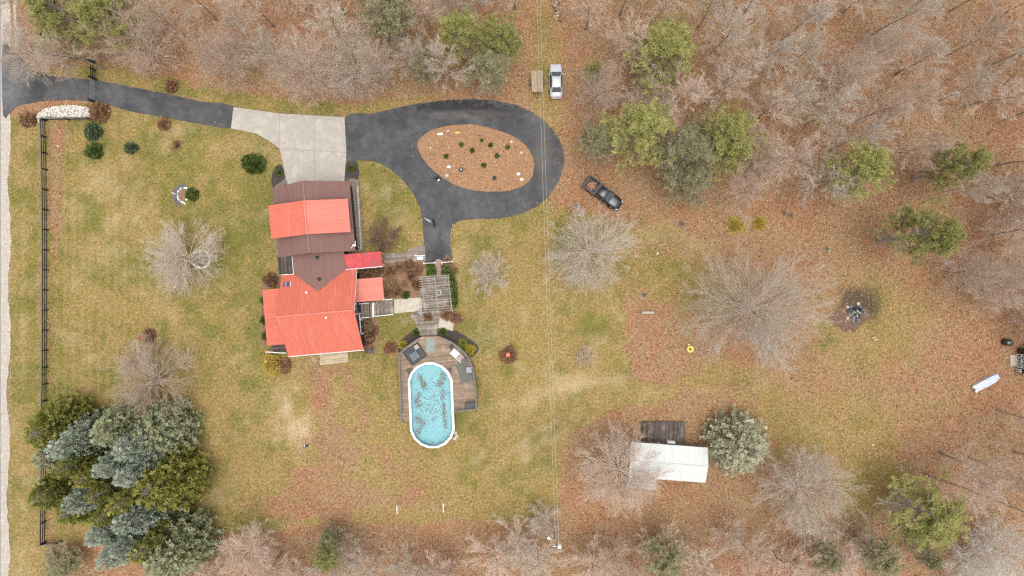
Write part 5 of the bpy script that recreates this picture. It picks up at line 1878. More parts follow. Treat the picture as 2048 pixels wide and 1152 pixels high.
# leaves on the pool floor: two drifts and scattered specks
r = np.random.default_rng(9)
cx_, cy_ = [], []
for path, m_, sg in (([(838, 752), (846, 768), (850, 775)], 420, 3.4), ([(840, 785), (834, 800), (838, 815)], 330, 3.6), ([(884, 745), (888, 755), (882, 765), (876, 772)], 430, 3.6),
                 ([(886, 780), (884, 796)], 150, 3.2), ([(888, 808), (889, 830), (891, 858)], 420, 2.6), ([(838, 830), (836, 842), (848, 846), (838, 858), (836, 868)], 430, 4.0)):
    path = np.array(path, float)
    t = r.uniform(0, len(path) - 1, m_)
    i = np.minimum(t.astype(int), len(path) - 2)
    p = path[i] * (1 - (t - i))[:, None] + path[i + 1] * (t - i)[:, None] + r.normal(0, sg, (m_, 2))
    cx_ += list(p[:, 0])
    cy_ += list(p[:, 1])
p = np.stack([r.normal(862, 15, 420), r.normal(805, 30, 420)], 1)
p = p[inpoly(p[:, 0], p[:, 1], RI)]
cx_ = np.concatenate([cx_, p[:, 0]])
cy_ = np.concatenate([cy_, p[:, 1]])
k = inpoly(cx_, cy_, stad(38, 38, 41))
x, y = (cx_[k] - 1024) / PPM, (576 - cy_[k]) / PPM
k = len(x)
a = r.uniform(0, 6.28, k)
s = np.where(np.arange(k) < k - 330, r.uniform(.025, .085, k), r.uniform(.04, .11, k))
e1 = np.stack([np.cos(a) * s, np.sin(a) * s, r.normal(0, .02, k)], 1)
e2 = np.stack([-np.sin(a) * s * .6, np.cos(a) * s * .6, r.normal(0, .02, k)], 1)
c = np.stack([x, y, r.uniform(.05, .10, k)], 1)
v = np.stack([c + e1, c + e2, c - e1, c - e2], 1).reshape(-1, 3)
o = link('sunken_leaves', np_mesh('sunken_leaves', v, np.arange(4 * k).reshape(-1, 4), r.random(k)), M['leaf_wet'])
tag(o, 'dark wet leaves drifted on the pool floor', 'leaves', kind='stuff')

pdk = empty('pool_deck', P(870, 750), 'raised brown board deck with grey rail around pool', 'deck')
dg = [tuple(P(x, y, ZP - .12).xy) for x, y in DECK]
hole = [tuple(p.xy) for p in toW(stad(43.5, 44, 41), ZP - .15)]
# the deck is cut where the pool stands: boards are split by the outline
bm = MB()
wid = .145
nx, ny = -math.sin(TH), math.cos(TH)
ds = [nx * p[0] + ny * p[1] for p in dg]
hd = [nx * p[0] + ny * p[1] for p in hole]
tx, ty = math.cos(TH), math.sin(TH)
d = min(ds)
ZD_ = ZP - .12
while d < max(ds):
    q = clip(dg, nx, ny, d + wid - .018)
    q = clip(q, -nx, -ny, -d) if len(q) > 2 else q
    if len(q) > 2:
        hs = clip(hole, nx, ny, d + wid)
        hs = clip(hs, -nx, -ny, -d) if len(hs) > 2 else hs
        tn = random.random()
        if len(hs) > 2:
            us = [tx * p[0] + ty * p[1] for p in hs]
            l_ = clip(q, tx, ty, min(us))
            r_ = clip(q, -tx, -ty, -max(us))
            if len(l_) > 2:
                bm.prism(l_, ZD_ - .04, ZD_ + random.uniform(-.003, .003), tn)
            if len(r_) > 2:
                bm.prism(r_, ZD_ - .04, ZD_ + random.uniform(-.003, .003), random.random())
        else:
            bm.prism(q, ZD_ - .04, ZD_ + random.uniform(-.003, .003), tn)
    d += wid
tag(bm.build('boards', M['deck'], pdk), kind='stuff')
# skirt and rail round the outer edge
edge = [(805, 843), (800, 708), (806, 700), (838, 676.5)]
edge2 = [(884, 674.5), (905, 684), (924, 698), (938, 714), (946, 735), (952, 770), (953, 816), (908, 821)]
for path in (edge, edge2):
    w = [P(x, y, ZD_) for x, y in path]
    for a, b in zip(w[:-1], w[1:]):
        c = (a + b) / 2
        L, rz = (b - a).length, math.atan2(b.y - a.y, b.x - a.x)
        MB().box((c.x, c.y, ZD_ / 2), (L, .04, ZD_ - .02), rz).build('skirt_panel', M['deck_rail'], pdk)
        MB().box((c.x, c.y, ZD_ + .92), (L + .06, .16, .05), rz).build('rail_cap', M['deck_rail'], pdk)
        MB().box((c.x, c.y, ZD_ + .15), (L, .04, .06), rz).build('lower_rail', M['deck_rail'], pdk)
        bl = MB()
        for i in range(max(2, int(L / .14))):
            p = a.lerp(b, (i + .5) / max(2, int(L / .14)))
            bl.box((p.x, p.y, ZD_ + .5), (.035, .035, .8), rz)
        tag(bl.build('balusters', M['deck_rail'], pdk), kind='stuff')
        k = max(1, int(L / 1.8))
        for i in range(k):
            p = a.lerp(b, i / k)
            MB().box((p.x, p.y, ZD_ / 2 + .45), (.10, .10, ZD_ + .9), rz).build('post', M['deck_rail'], pdk)
for tri in ([(812, 738), (826, 734), (818, 752)], [(893, 735), (905, 735), (902, 748)]):
    w = [tuple(P(x, y, ZD_).xy) for x, y in tri]
    MB().prism(w, ZD_ + .005, ZD_ + .03).build('corner_mat', M['deck_dark'], pdk)


def dz(px, py, z=0.0):
    """point on the pool deck"""
    p = P(px, py, ZD_ + z)
    return p


# furniture on the pool deck
c = dz(830, 708)
rg = empty('outdoor_rug', (c.x, c.y, ZD_), 'black bordered square outdoor rug on pool deck corner', 'rug')
ra = math.radians(36)
MB().box((c.x, c.y, ZD_ + .012), (2.45, 2.15, .012), ra).build('field', M['rug_dark'], rg)
for s, ax in ((-1, 0), (1, 0), (-1, 1), (1, 1)):
    dx, dy = (0, s * 1.03) if ax == 0 else (s * 1.16, 0)
    MB().box((c.x + dx * math.cos(ra) - dy * math.sin(ra), c.y + dx * math.sin(ra) + dy * math.cos(ra), ZD_ + .02), ((2.45, .16, .02) if ax == 0 else (.16, 1.9, .02)), ra).build('border', M['black_metal'], rg)
c2 = dz(829, 712, .3)
bn = empty('slat_bench', (c2.x, c2.y, ZD_), 'low grey slatted lounge bench on black bordered rug', 'bench')
for i in range(5):
    o_ = -.4 + i * .2
    MB().box((c2.x - o_ * math.sin(ra), c2.y + o_ * math.cos(ra), ZD_ + .34), (1.05, .08, .04), ra).build('slat', M['furn_grey'], bn)
for s in (-.42, .42):
    MB().box((c2.x + s * math.cos(ra), c2.y + s * math.sin(ra), ZD_ + .30), (.06, .95, .04), ra).build('cross_bar', M['furn_dark'], bn)
    for q in (-.4, .4):
        MB().box((c2.x + s * math.cos(ra) - q * math.sin(ra), c2.y + s * math.sin(ra) + q * math.cos(ra), ZD_ + .15), (.05, .05, .3), ra).build('leg', M['furn_dark'], bn)
c3 = dz(833, 694, .4)
tb = empty('side_table', (c3.x, c3.y, ZD_), 'small pinkish square side table on black bordered rug', 'table')
bevel(MB().box((c3.x, c3.y, ZD_ + .42), (.62, .55, .04), ra).build('top', M['pinkish'], tb), .01, 1)
for s in (-.24, .24):
    for q in (-.2, .2):
        MB().box((c3.x + s * math.cos(ra) - q * math.sin(ra), c3.y + s * math.sin(ra) + q * math.cos(ra), ZD_ + .2), (.04, .04, .4), ra).build('leg', M['pinkish'], tb)
c4 = dz(860.5, 690)
o = MB().box((c4.x, c4.y, ZD_ + .012), (1.1, 1.75, .014), .02).build('door_mat', M['mat_green'], None, origin=(c4.x, c4.y, ZD_))
tag(o, 'pale blue-green runner mat at top of pool deck', 'mat')
# white chaise lounge
c5 = dz(913, 710, .35)
ch = empty('chaise_lounge', (c5.x, c5.y, ZD_), 'white chaise lounge set diagonally by pool deck rail', 'lounge chair')
ca_ = math.radians(-42)
Lc = lambda x, y, z: (c5.x + x * math.cos(ca_) - y * math.sin(ca_), c5.y + x * math.sin(ca_) + y * math.cos(ca_), ZD_ + z)
for i in range(7):
    MB().box(Lc(-.72 + i * .145, 0, .34), (.13, .76, .04), ca_).build('slat', M['white'], ch)
for s in (-.4, .4):
    MB().box(Lc(.12, s, .30), (2.0, .05, .06), ca_).build('side_rail', M['white'], ch)
    for q in (-.75, .95):
        MB().box(Lc(q, s, .14), (.05, .05, .28), ca_).build('leg', M['white'], ch)
MB().hexa([Lc(.32, -.33, .34), Lc(.98, -.33, .34), Lc(.98, .33, .34), Lc(.32, .33, .34)], [Lc(.32, -.33, .37), Lc(.98, -.33, .40), Lc(.98, .33, .40), Lc(.32, .33, .37)]).build('sling', M['pinkish'], ch)
c6 = dz(929, 722)
chair_e = chair(0, 0, 0, M['furn_dark'], 'dark slat chair by the rail right of white chaise')
chair_e.location = (c6.x, c6.y, ZD_)
chair_e.rotation_euler = (0, 0, math.radians(-130))
for ch_ in chair_e.children:
    me = ch_.data
    off = P(0, 0)
    for vtx in me.vertices:
        pass
c7 = dz(903, 694)
o = MB().box((c7.x, c7.y, ZD_ + .2), (.5, .42, .4), ca_).build('storage_cube', M['rug_dark'], None, origin=(c7.x, c7.y, ZD_))
bevel(o, .03, 2)
tag(o, 'dark storage cube beside head of white chaise', 'storage box')
rgp = [(910, 730), (922, 722), (944, 738), (949, 760), (921, 768), (918, 750)]
w = [tuple(P(x, y, ZD_).xy) for x, y in rgp]
o = MB().prism(w, ZD_ + .006, ZD_ + .018).build('grey_rug', M['rug_grey'], None, origin=(w[0][0], w[0][1], ZD_))
tag(o, 'crumpled grey-green woven rug on right of pool deck', 'rug')
c8 = dz(938, 740, .5)
tb = empty('side_table', (c8.x, c8.y, ZD_), 'square pale grey side table standing on grey-green rug', 'table')
bevel(MB().box((c8.x, c8.y, ZD_ + .48), (.74, .74, .05), .05).build('top', M['furn_grey'], tb), .02, 2)
MB().ring((c8.x, c8.y), .03, .07, ZD_ + .506, ZD_ + .52, 12).build('umbrella_hole', M['furn_dark'], tb)
for s in (-.3, .3):
    for q in (-.3, .3):
        MB().box((c8.x + s, c8.y + q, ZD_ + .23), (.06, .06, .46)).build('leg', M['furn_grey'], tb)
c9 = dz(940, 811, .5)
bxo = empty('deck_box', (c9.x, c9.y, ZD_), 'dark grey lidded deck box in lower right deck corner', 'storage box')
bevel(MB().box((c9.x, c9.y, ZD_ + .26), (1.25, .72, .5), .05).build('body', M['furn_dark'], bxo), .03, 2)
bevel(MB().box((c9.x, c9.y, ZD_ + .55), (1.34, .80, .09), .05).build('lid', M['grey_plastic'], bxo), .03, 2)

# ------------------------------------------------------------------ fences
def fence(label, pts, name='fence', hgt=1.25, cap=True, step=2.43):
    w = [P(x, y) for x, y in pts]
    e = empty(name, w[0], label, 'fence')
    for a, b in zip(w[:-1], w[1:]):
        L = (b - a).length
        n = max(1, round(L / step))
        rz = math.atan2(b.y - a.y, b.x - a.x)
        for i in range(n):
            p, q = a.lerp(b, i / n), a.lerp(b, (i + 1) / n)
            c = (p + q) / 2
            for z in (.32, .70, 1.08):
                MB().box((c.x, c.y, z), (L / n - .002, .04, .13), rz).build('rail', M['black_wood'], e)
            if cap:
                MB().box((c.x, c.y, hgt + .03), (L / n - .002, .15, .035), rz).build('cap_rail', M['fence_cap'], e)
            MB().box((p.x, p.y, hgt / 2), (.16, .16, hgt), rz).build('post', M['black_wood'], e)
    p = w[-1]
    MB().box((p.x, p.y, hgt / 2), (.16, .16, hgt), rz).build('post', M['black_wood'], e)
    return e


fence('long black rail fence parallel to the road', [(92.5, 242), (95, 340), (96.5, 500), (96, 700), (95, 800), (93, 1000), (92, 1083)])
fence('short black fence section below white stone bed', [(94, 240.5), (184, 239.5)])
fence('black fence section along the road at top left', [(94, -30), (93, 40), (92, 108)])
fence('black fence section above the driveway by bare tree', [(93.5, 110.5), (140, 117), (188, 124)])
fence('short black fence end at lower left below spruces', [(92.5, 1084.5), (124, 1081)])
# driveway gate
ga, gb = P(192.5, 160), P(191.5, 205)
gt = empty('driveway_gate', (ga + gb) / 2, 'thin tube gate closed across the driveway between black posts', 'gate')
for p in (ga, gb):
    MB().box((p.x, p.y, .75), (.24, .24, 1.5)).build('post', M['black_wood'], gt)
    MB().lathe((p.x, p.y, 1.5), [(.17, 0), (.17, .05), (.03, .16)], 8).build('cap', M['black_metal'], gt)
for z in (.3, .55, .8, 1.05, 1.25):
    MB().tube([(ga.x, ga.y, z), (gb.x, gb.y, z)], .014, 6).build('bar', M['furn_grey'], gt)
for t in (.05, .5, .95):
    p = ga.lerp(gb, t)
    MB().tube([(p.x, p.y, .3), (p.x, p.y, 1.25)], .014, 6).build('upright', M['furn_grey'], gt)
e = fence('black lattice fence stub between gate and upper fence', [(190, 126), (192, 158)], cap=False, step=1.1)
# gate arm post box
o = empty('marker_post', P(122, 294), 'short white marker post leaning on leafy lawn by fence', 'post')
p = P(122, 294)
MB().tube([(p.x, p.y, 0), (p.x - .05, p.y + .02, .6)], .07, 8).build('shaft', M['white'], o)
MB().lathe((p.x - .05, p.y + .02, .6), [(.09, 0), (.09, .06), (.04, .10)], 8).build('cap', M['white'], o)


# ------------------------------------------------------------------ stones, ornaments
def rock_mesh(seed, m):
    rng = random.Random(seed)
    mb = MB()
    n = 8
    for z, s in ((0, .85), (.35, 1.0), (.75, .75)):
        pass
    prof = [(.8, -.1), (1.0, .25), (.85, .6), (.45, .85)]
    mb.lathe((0, 0, 0), prof, n)
    mb.v = [(x * rng.uniform(.8, 1.15), y * rng.uniform(.8, 1.15), z * rng.uniform(.8, 1.15)) for x, y, z in mb.v]
    me = mb.mesh('stone')
    me.materials.append(m)
    return me


ROCKS = [rock_mesh(k, M['stone']) for k in range(4)]
ROCKW = [rock_mesh(k + 10, M['white']) for k in range(3)]


def rock(px, py, s, label=None, parent=None, sz=.6, me=None, z=0.0, sy=1.0, rot=None, name='stone', group=None):
    o = bpy.data.objects.new(name, me or random.choice(ROCKS))
    COL.objects.link(o)
    p = P(px, py) + Vector((0, 0, z))
    if parent is not None:
        o.parent = parent
        p = p - parent.location
    o.location = p
    o.scale = (s, s * sy, s * sz)
    o.rotation_euler = (0, 0, random.uniform(0, 6.28) if rot is None else rot)
    if label:
        tag(o, label, 'stone', group)
    return o


ring1 = empty('stone_ring', P(402, 518), 'ring of white stones around soil beside low bare tree', 'stone ring')
MB().prism([(P(402, 518).x + 1.05 * math.cos(a * .5), P(402, 518).y + 1.05 * math.sin(a * .5)) for a in range(12)], -.05, .03).build('soil', M['soil'], ring1)
for k in range(26):
    a = k / 26 * 6.283
    if 2.6 < a < 3.3:
        continue
    rock(402 + 17.5 * math.cos(a), 518 + 17.5 * math.sin(a), random.uniform(.13, .2), None, ring1, me=random.choice(ROCKW if k % 3 else ROCKS))
ring2 = empty('stone_ring', P(366, 390), 'half ring of white stones with leaves beside green shrub', 'stone ring')
MB().prism(G2(catmull([(356, 380), (366, 374), (376, 380), (378, 394), (368, 403), (358, 400)], 3)), -.05, .025).build('leaf_mulch', M['mulch_brown'], ring2)
MB().prism(G2([(343, 386), (358, 370), (369, 366), (371, 374), (358, 384), (357, 394), (360, 408), (352, 413), (348, 400)]), -.05, .03).build('slate_chips', M['slate_chips'], ring2)
for k in range(16):
    a = math.radians(80 + k * 12.5)
    rock(370 + random.uniform(13.5, 16) * math.cos(a), 390 - random.uniform(14, 17) * math.sin(a), random.uniform(.07, .15), None, ring2, me=random.choice(ROCKW))
for k in range(6):
    rock(374 + random.uniform(-2, 2), 381 + k * 3.6, random.uniform(.12, .2), None, ring2, me=random.choice(ROCKW))
rock(347, 387, .34, None, ring2, sy=.4, rot=-.3, me=ROCKS[0], name='slab')
for x, y, s, sy, me, lab in ((880, 268.5, .42, .5, ROCKW[0], 'white oblong stone near upper left of drive island'), (914.5, 265.5, .40, .45, M['yellow'], 'yellowish oblong stone at top of drive island'),
                         (898, 334, .26, .8, ROCKW[1], 'white stone near lower left of drive island'), (894, 351, .26, .8, ROCKS[1], 'cream stone at the lower left island edge'),
                         (1037, 348, .26, .9, ROCKW[2], 'white round stone at lower right of island, upper of pair'), (1043, 359, .27, .8, ROCKW[0], 'white stone at lower right of island, lower of pair'),
                         (1023, 284, .22, .9, ROCKS[2], 'pale stone near upper right of drive island'), (1043, 306, .24, .8, ROCKS[3], 'pale stone at the right end of drive island'),
                         (896, 262, .2, .8, ROCKS[0], 'small pale stone between two oblong island stones'), (861, 296, .16, .9, ROCKS[2], 'small pale stone at left tip of island')):
    mesh_ = me
    if not isinstance(me, bpy.types.Mesh):
        mesh_ = rock_mesh(33, me)
    rock(x, y, s, lab, None, me=mesh_, sy=sy, z=.07, rot=.1, name='island_stone', group='stones in the drive island')


def ornament(px, py, z0, label, prof, m, cat='planter', name='planter', n=16):
    p = P(px, py)
    e = empty(name, (p.x, p.y, z0), label, cat)
    MB().lathe((p.x, p.y, z0), prof, n).build('pot', m, e)
    return e


e = ornament(922.5, 340, .07, 'dark round pot with white ornament in drive island', [(.22, 0), (.28, .2), (.3, .26), (.24, .26), (.2, .2)], M['black_metal'])
p = P(922.5, 340)
MB().lathe((p.x, p.y, .3), [(.14, 0), (.17, .12), (.1, .28), (.03, .34)], 10).build('ornament', M['galv'], e)
ornament(989, 356.5, .07, 'empty dark round pot in lower part of drive island', [(.2, 0), (.26, .16), (.27, .2), (.2, .2), (.18, .08), (.02, .07)], M['black_metal'])
e = empty('garden_ornament', P(1016, 709), 'coral red star-shaped ornament in round leafy bed', 'ornament')
p = P(1016, 709)
mb = MB()
pts = []
for k in range(12):
    a = k * math.pi / 6
    rr_ = .38 if k % 2 == 0 else .22
    pts.append((p.x + rr_ * math.cos(a), p.y + rr_ * math.sin(a)))
mb.prism(pts, .5, .56).build('petals', M['coral'], e)
MB().tube([(p.x, p.y, -.02), (p.x, p.y, .5)], .04, 6).build('stem', M['coral'], e)
# birdhouse on a post
b = P(298, 673)
e = empty('birdhouse', b, 'grey birdhouse with red roof on a post in brown plants', 'birdhouse')
MB().box((b.x, b.y, .85), (.09, .09, 1.75)).build('post', M['weathered'], e)
MB().box((b.x, b.y, 1.95), (.32, .28, .4)).build('box', M['furn_grey'], e)
MB().add([(b.x - .2, b.y - .2, 2.15), (b.x + .2, b.y - .2, 2.15), (b.x + .2, b.y + .2, 2.15), (b.x - .2, b.y + .2, 2.15), (b.x - .2, b.y, 2.35), (b.x + .2, b.y, 2.35)],
         [(0, 1, 5, 4), (2, 3, 4, 5), (0, 4, 3), (1, 2, 5), (3, 2, 1, 0)]).build('roof', M['crimson_metal'], e)
# yard items on the lower lawn
b = P(613, 891)
e = empty('yard_hydrant', b, 'small dark blue yard hydrant with white handle on lower lawn', 'hydrant')
MB().tube([(b.x, b.y, 0), (b.x, b.y, .8), (b.x - .1, b.y - .05, .9)], .06, 8).build('standpipe', mat('blue_paint', (.03, .06, .12), (.05, .08, .15), 3, .5), e)
MB().box((b.x, b.y - .02, .04), (.55, .3, .1), .2).build('base', M['grey_plastic'], e)
MB().tube([(b.x, b.y, .85), (b.x + .02, b.y + .35, .95)], .035, 6).build('handle', M['white'], e)
for i, (x, y) in enumerate(((911, 866), (914, 872), (909, 877))):
    rock(x, y, .24, ['upper', 'middle', 'lower'][i] + ' of three pale stones at lower right of pool', None, me=ROCKS[i], group='pale stones by pool', name='pool_stone')
# clothes line
posts = []
for (px, py, lab) in ((799, 1010, 'left white clothesline post with crossbar on lower lawn'), (889.5, 1006, 'right white clothesline post with crossbar on lower lawn')):
    b = P(px, py)
    posts.append(b)
    e = empty('clothesline_post', b, lab, 'post', 'white clothesline posts')
    MB().tube([b, b + Vector((0, 0, 2.0))], .055, 8).build('pole', M['white'], e)
    MB().box((b.x, b.y, 2.0), (.08, 1.15, .08), .03).build('crossbar', M['white'], e)
    MB().tube([b + Vector((0, .4, 1.98)), b + Vector((0, .05, 1.55))], .025, 6).build('brace', M['white'], e)
    MB().tube([b + Vector((0, -.4, 1.98)), b + Vector((0, -.05, 1.55))], .025, 6).build('brace', M['white'], e)
e = empty('clothesline', posts[0], 'thin wires strung between the two white posts', 'clothesline')
for o_ in (-.45, .45):
    a, b = posts[0] + Vector((0, o_, 2.03)), posts[1] + Vector((0, o_, 2.03))
    MB().tube([a, a.lerp(b, .5) - Vector((0, 0, .1)), b], .006, 4).build('wire', M['wire'], e)
# wood bench among leaves
b = P(1295, 625)
e = empty('plank_bench', b, 'weathered plank bench alone on the leaves', 'bench')
MB().box((b.x, b.y, .44), (1.6, .30, .05), -.02).build('seat', M['weathered'], e)
for s in (-.55, .55):
    MB().box((b.x + s, b.y, .21), (.08, .26, .42), -.02).build('leg', M['weathered'], e)
# yellow ring planter
b = P(1380, 698)
e = empty('ring_planter', b, 'round yellow ring planter on leaves below largest bare tree', 'planter')
mb = MB()
mb.lathe((b.x, b.y, 0), [(.38, 0), (.47, .08), (.49, .16), (.40, .24), (.24, .22), (.18, .12)], 18)
mb.build('tyre', M['yellow'], e, True)
MB().lathe((b.x, b.y, .1), [(.2, 0), (.2, .04)], 12).build('soil', M['soil'], e)
rock(1378, 689, .12, 'tiny white stone just above yellow ring planter', me=ROCKW[0], name='small_stone')
rock(1315, 507, .14, 'lone small white stone on grass right of pale bare tree', me=ROCKW[1], name='small_stone')
rock(1158, 430, .13, 'small white stone below pickup above the pale bare tree', me=ROCKW[2], name='small_stone')
rock(1746, 890, .12, 'small white stone on right lawn below the pale bare patch', me=ROCKW[2], name='small_stone')
# tree stumps / dark tufts among leaves
for i, (x, y, s, lab) in enumerate(((1153, 412, .42, 'dark stump left of pickup front on leaves'), (1363, 448, .36, 'small grey stump right of pickup in leaves'), (1288, 590, .38, 'grey stump above plank bench'),
                              (1653, 498, .3, 'small stump between big bare tree and yellow pine'), (1568, 427, .25, 'left of two dark stumps below the woods'), (1581, 432, .25, 'right of two dark stumps below the woods'))):
    b = P(x, y)
    e = empty('stump', b, lab, 'stump')
    MB().lathe((b.x, b.y, -.03), [(s * 1.2, 0), (s * .95, .14), (s * .9, .3), (s * .85, .31)], 10).build('trunk', M['bark'], e)
    MB().lathe((b.x, b.y, .285), [(s * .78, 0), (s * .75, .012)], 10).build('cut_face', M['deck_dark'], e)
# fire pit
b = P(1711, 625)
e = empty('fire_pit', b, 'burnt-out fire pit with ash and charred logs', 'fire pit')
pts = [(b.x + (1.15 + .2 * math.sin(3 * a) + random.uniform(-.1, .1)) * math.cos(a), b.y + (1.15 + .2 * math.sin(3 * a)) * math.sin(a)) for a in [k * 6.283 / 22 for k in range(22)]]
MB().prism(pts, -.05, .05).build('ash_bed', M['ash'], e)
for k in range(15):
    a = k / 15 * 6.283
    rock(1711 + 19 * math.cos(a), 625 + 19 * math.sin(a), random.uniform(.13, .24), None, e, me=rock_mesh(50 + k % 4, M['dark_stone']) if k < 4 else None, sz=.5) if k % 3 == 0 else None
for k in range(9):
    a = random.uniform(0, 6.28)
    o_ = Vector((random.uniform(-.2, .7), random.uniform(-.2, .6), .12 + .05 * k * .6))
    d_ = Vector((math.cos(a), math.sin(a), random.uniform(-.1, .15))) * random.uniform(.3, .55)
    MB().tube([b + o_ - d_, b + o_, b + o_ + d_], [.09, .1, .08], 7).build('charred_log', M['char'] if k % 4 else M['weathered'], e)
rusty = mat('scorched_soil', (.24, .125, .08), (.10, .065, .05), 1.5, .95, bump=.6, c3=(.29, .17, .11))
sp = [(b.x - .7 + (2.1 + .5 * math.sin(2 * a + 1) + random.uniform(-.35, .35)) * math.cos(a), b.y - .7 + (1.8 + random.uniform(-.4, .4)) * math.sin(a)) for a in [k * 6.283 / 30 for k in range(30)]]
o = MB().prism(sp, -.08, .008).build('scorched_ground', rusty)
tag(o, kind='structure')
for i, (x, y, a) in enumerate(((1746, 675, .3), (1750, 679, .1))):
    p = P(x, y)
    e = empty('split_log', p, ('upper' if i == 0 else 'lower') + ' of two pale split logs near fire pit', 'log', 'split logs by the fire pit')
    d_ = Vector((math.cos(a), math.sin(a), 0)) * .3
    MB().tube([p - d_ + Vector((0, 0, .1)), p + d_ + Vector((0, 0, .1))], .12, 6).build('wood', M['cut_wood'], e)

# overturned boat
b = P(1971, 764)
e = empty('overturned_boat', b, 'pale grey flat-bottomed boat lying upside down on leaves', 'boat')
ba = math.radians(28)
LB = lambda x, y, z: (b.x + x * math.cos(ba) - y * math.sin(ba), b.y + x * math.sin(ba) + y * math.cos(ba), z)
secs = [(-1.85, .50, .42, .40), (-1.2, .56, .46, .47), (0, .58, .48, .50), (1.0, .55, .46, .48), (1.6, .46, .36, .38), (1.85, .38, .26, .22)]
mb = MB()
vs, fs = [], []
for x, w0, w1, z in secs:
    vs += [LB(x, -w0, .02), LB(x, -w1, z), LB(x, 0, z + .02), LB(x, w1, z), LB(x, w0, .02)]
for i in range(len(secs) - 1):
    for k in range(4):
        q = i * 5 + k
        fs.append((q, q + 1, q + 6, q + 5))
fs += [(4, 3, 2, 1, 0), tuple(range(25, 30))]
mb.add(vs, fs).build('hull', M['boat'], e)
for y in (-.27, 0, .27):
    MB().tube([LB(-1.8, y, .45), LB(-1.2, y, .50), LB(0, y, .53), LB(1.0, y, .51), LB(1.55, y, .42)], .018, 4).build('keel_strip', M['boat'], e)
for y in (-.33, .33):
    MB().box(LB(-1.86, y, .36), (.30, .26, .26), ba).build('float_block', M['white'], e)
# green drum
b = P(2009, 684)
e = empty('lidded_drum', b, 'dark green lidded drum near right edge above boat', 'barrel')
MB().lathe((b.x, b.y, 0), [(.44, 0), (.46, .05), (.46, .4), (.49, .42), (.46, .45), (.46, .85), (.44, .9)], 18).build('body', M['drum'], e, True)
MB().lathe((b.x, b.y, .9), [(.48, 0), (.48, .06), (.3, .16), (.08, .2)], 18).build('lid', M['drum'], e, True)
MB().box((b.x, b.y, 1.14), (.2, .05, .08)).build('handle', M['galv'], e)

# brown shed at the right edge
a, c = P(2034, 697), P(2034, 745)
cx = (a.x + 0)
e = empty('barn_shed', P(2064, 721), 'dark brown shed with white cross-braced door at right edge', 'shed')
sx0, sx1, sy0, sy1 = a.x, a.x + 4.2, c.y, a.y
MB().box(((sx0 + sx1) / 2, (sy0 + sy1) / 2, 1.1), (sx1 - sx0, sy1 - sy0, 2.3)).build('wall', M['brown_wall'], e)
my = (sy0 + sy1) / 2
for s in (-1, 1):
    mb = MB()
    plane_slab(mb, [(sx0 - .0, my + s * (sy1 - sy0) / 2 + s * .25, 2.1), (sx1 + .2, my + s * (sy1 - sy0) / 2 + s * .25, 2.1), (sx1 + .2, my, 3.3), (sx0 - .0, my, 3.3)], .08).build('roof', M['shingle'], e)
dy = my + .0
dr = MB().box((sx0 - .03, dy, 1.0), (.05, 1.75, 1.95)).build('door', M['brown_wall'], e)
for y in (-.86, 0, .86):
    MB().box((sx0 - .07, dy + y, 1.0), (.03, .10, 1.95)).build('stile', M['white'], dr)
for z in (.08, .95, 1.92):
    MB().box((sx0 - .075, dy, z), (.03, 1.8, .10)).build('cross_rail', M['white'], dr)
for s in (-1, 1):
    for half in (0, 1):
        z0, z1 = .12 + half * .87, .95 + half * .93
        for sg in (-1, 1):
            ya, yb = (dy + s * .06, dy + s * .8) if sg > 0 else (dy + s * .8, dy + s * .06)
            MB().tube([(sx0 - .085, ya, z0), (sx0 - .085, yb, z1)], .035, 4).build('brace', M['white'], dr)
for y in (-1.15, -1.42):
    MB().lathe((sx0 - .1, dy + y, 0), [(.08, 0), (.1, .5), (.09, .9)], 8).build('post', M['white'], e)
MB().box((sx0 - .5, dy, .04), (.9, 1.5, .08)).build('door_step', M['concrete_pad'], e)

# ------------------------------------------------------------------ cabin with white roof
CA = math.radians(-4.2)
CO = P(1327.5, 915)


def CL(u, v, z=0.0):
    return Vector((CO.x + u * math.cos(CA) - v * math.sin(CA), CO.y + u * math.sin(CA) + v * math.cos(CA), z))


cab = empty('cabin', CO, 'small cabin with white metal gable roof and side lean-to', 'cabin')
cu, cv = 5.05, 2.28


def cbox(u0, u1, v0, v1, z0, z1):
    return MB().hexa([CL(u0, v0, z0), CL(u1, v0, z0), CL(u1, v1, z0), CL(u0, v1, z0)], [CL(u0, v0, z1), CL(u1, v0, z1), CL(u1, v1, z1), CL(u0, v1, z1)])


mb = cbox(-cu + .2, cu - .2, -cv + .25, cv - .25, -.05, 2.45)
mb.add([CL(-cu + .2, -cv + .25, 2.45), CL(-cu + .2, cv - .25, 2.45), CL(-cu + .2, 0, 3.0), CL(cu - .2, -cv + .25, 2.45), CL(cu - .2, cv - .25, 2.45), CL(cu - .2, 0, 3.0)],
       [(0, 2, 1), (3, 4, 5), (0, 3, 5, 2), (1, 2, 5, 4)])
mb.build('wall', mat('cabin_siding', (.20, .17, .14), (.26, .22, .18), 2, .85), cab)
for s in (-1, 1):
    mb = MB()
    rows(mb, CL(-cu, s * cv, 2.5), CL(cu, s * cv, 2.5), CL(cu, 0, 3.15), CL(-cu, 0, 3.15), 16, 0, .05)
    rf = mb.build('roof', M['shed_roof'], cab)
    s2 = MB()
    seams(s2, CL(-cu, s * cv, 2.55), CL(cu, s * cv, 2.55), CL(cu, 0, 3.2), CL(-cu, 0, 3.2), 16, .014)
    tag(s2.build('seams', M['shed_roof'], rf), kind='stuff')
MB().tube([CL(-cu, 0, 3.2), CL(cu, 0, 3.2)], .09, 6).build('ridge_cap', M['shed_roof'], cab)
mb = MB()
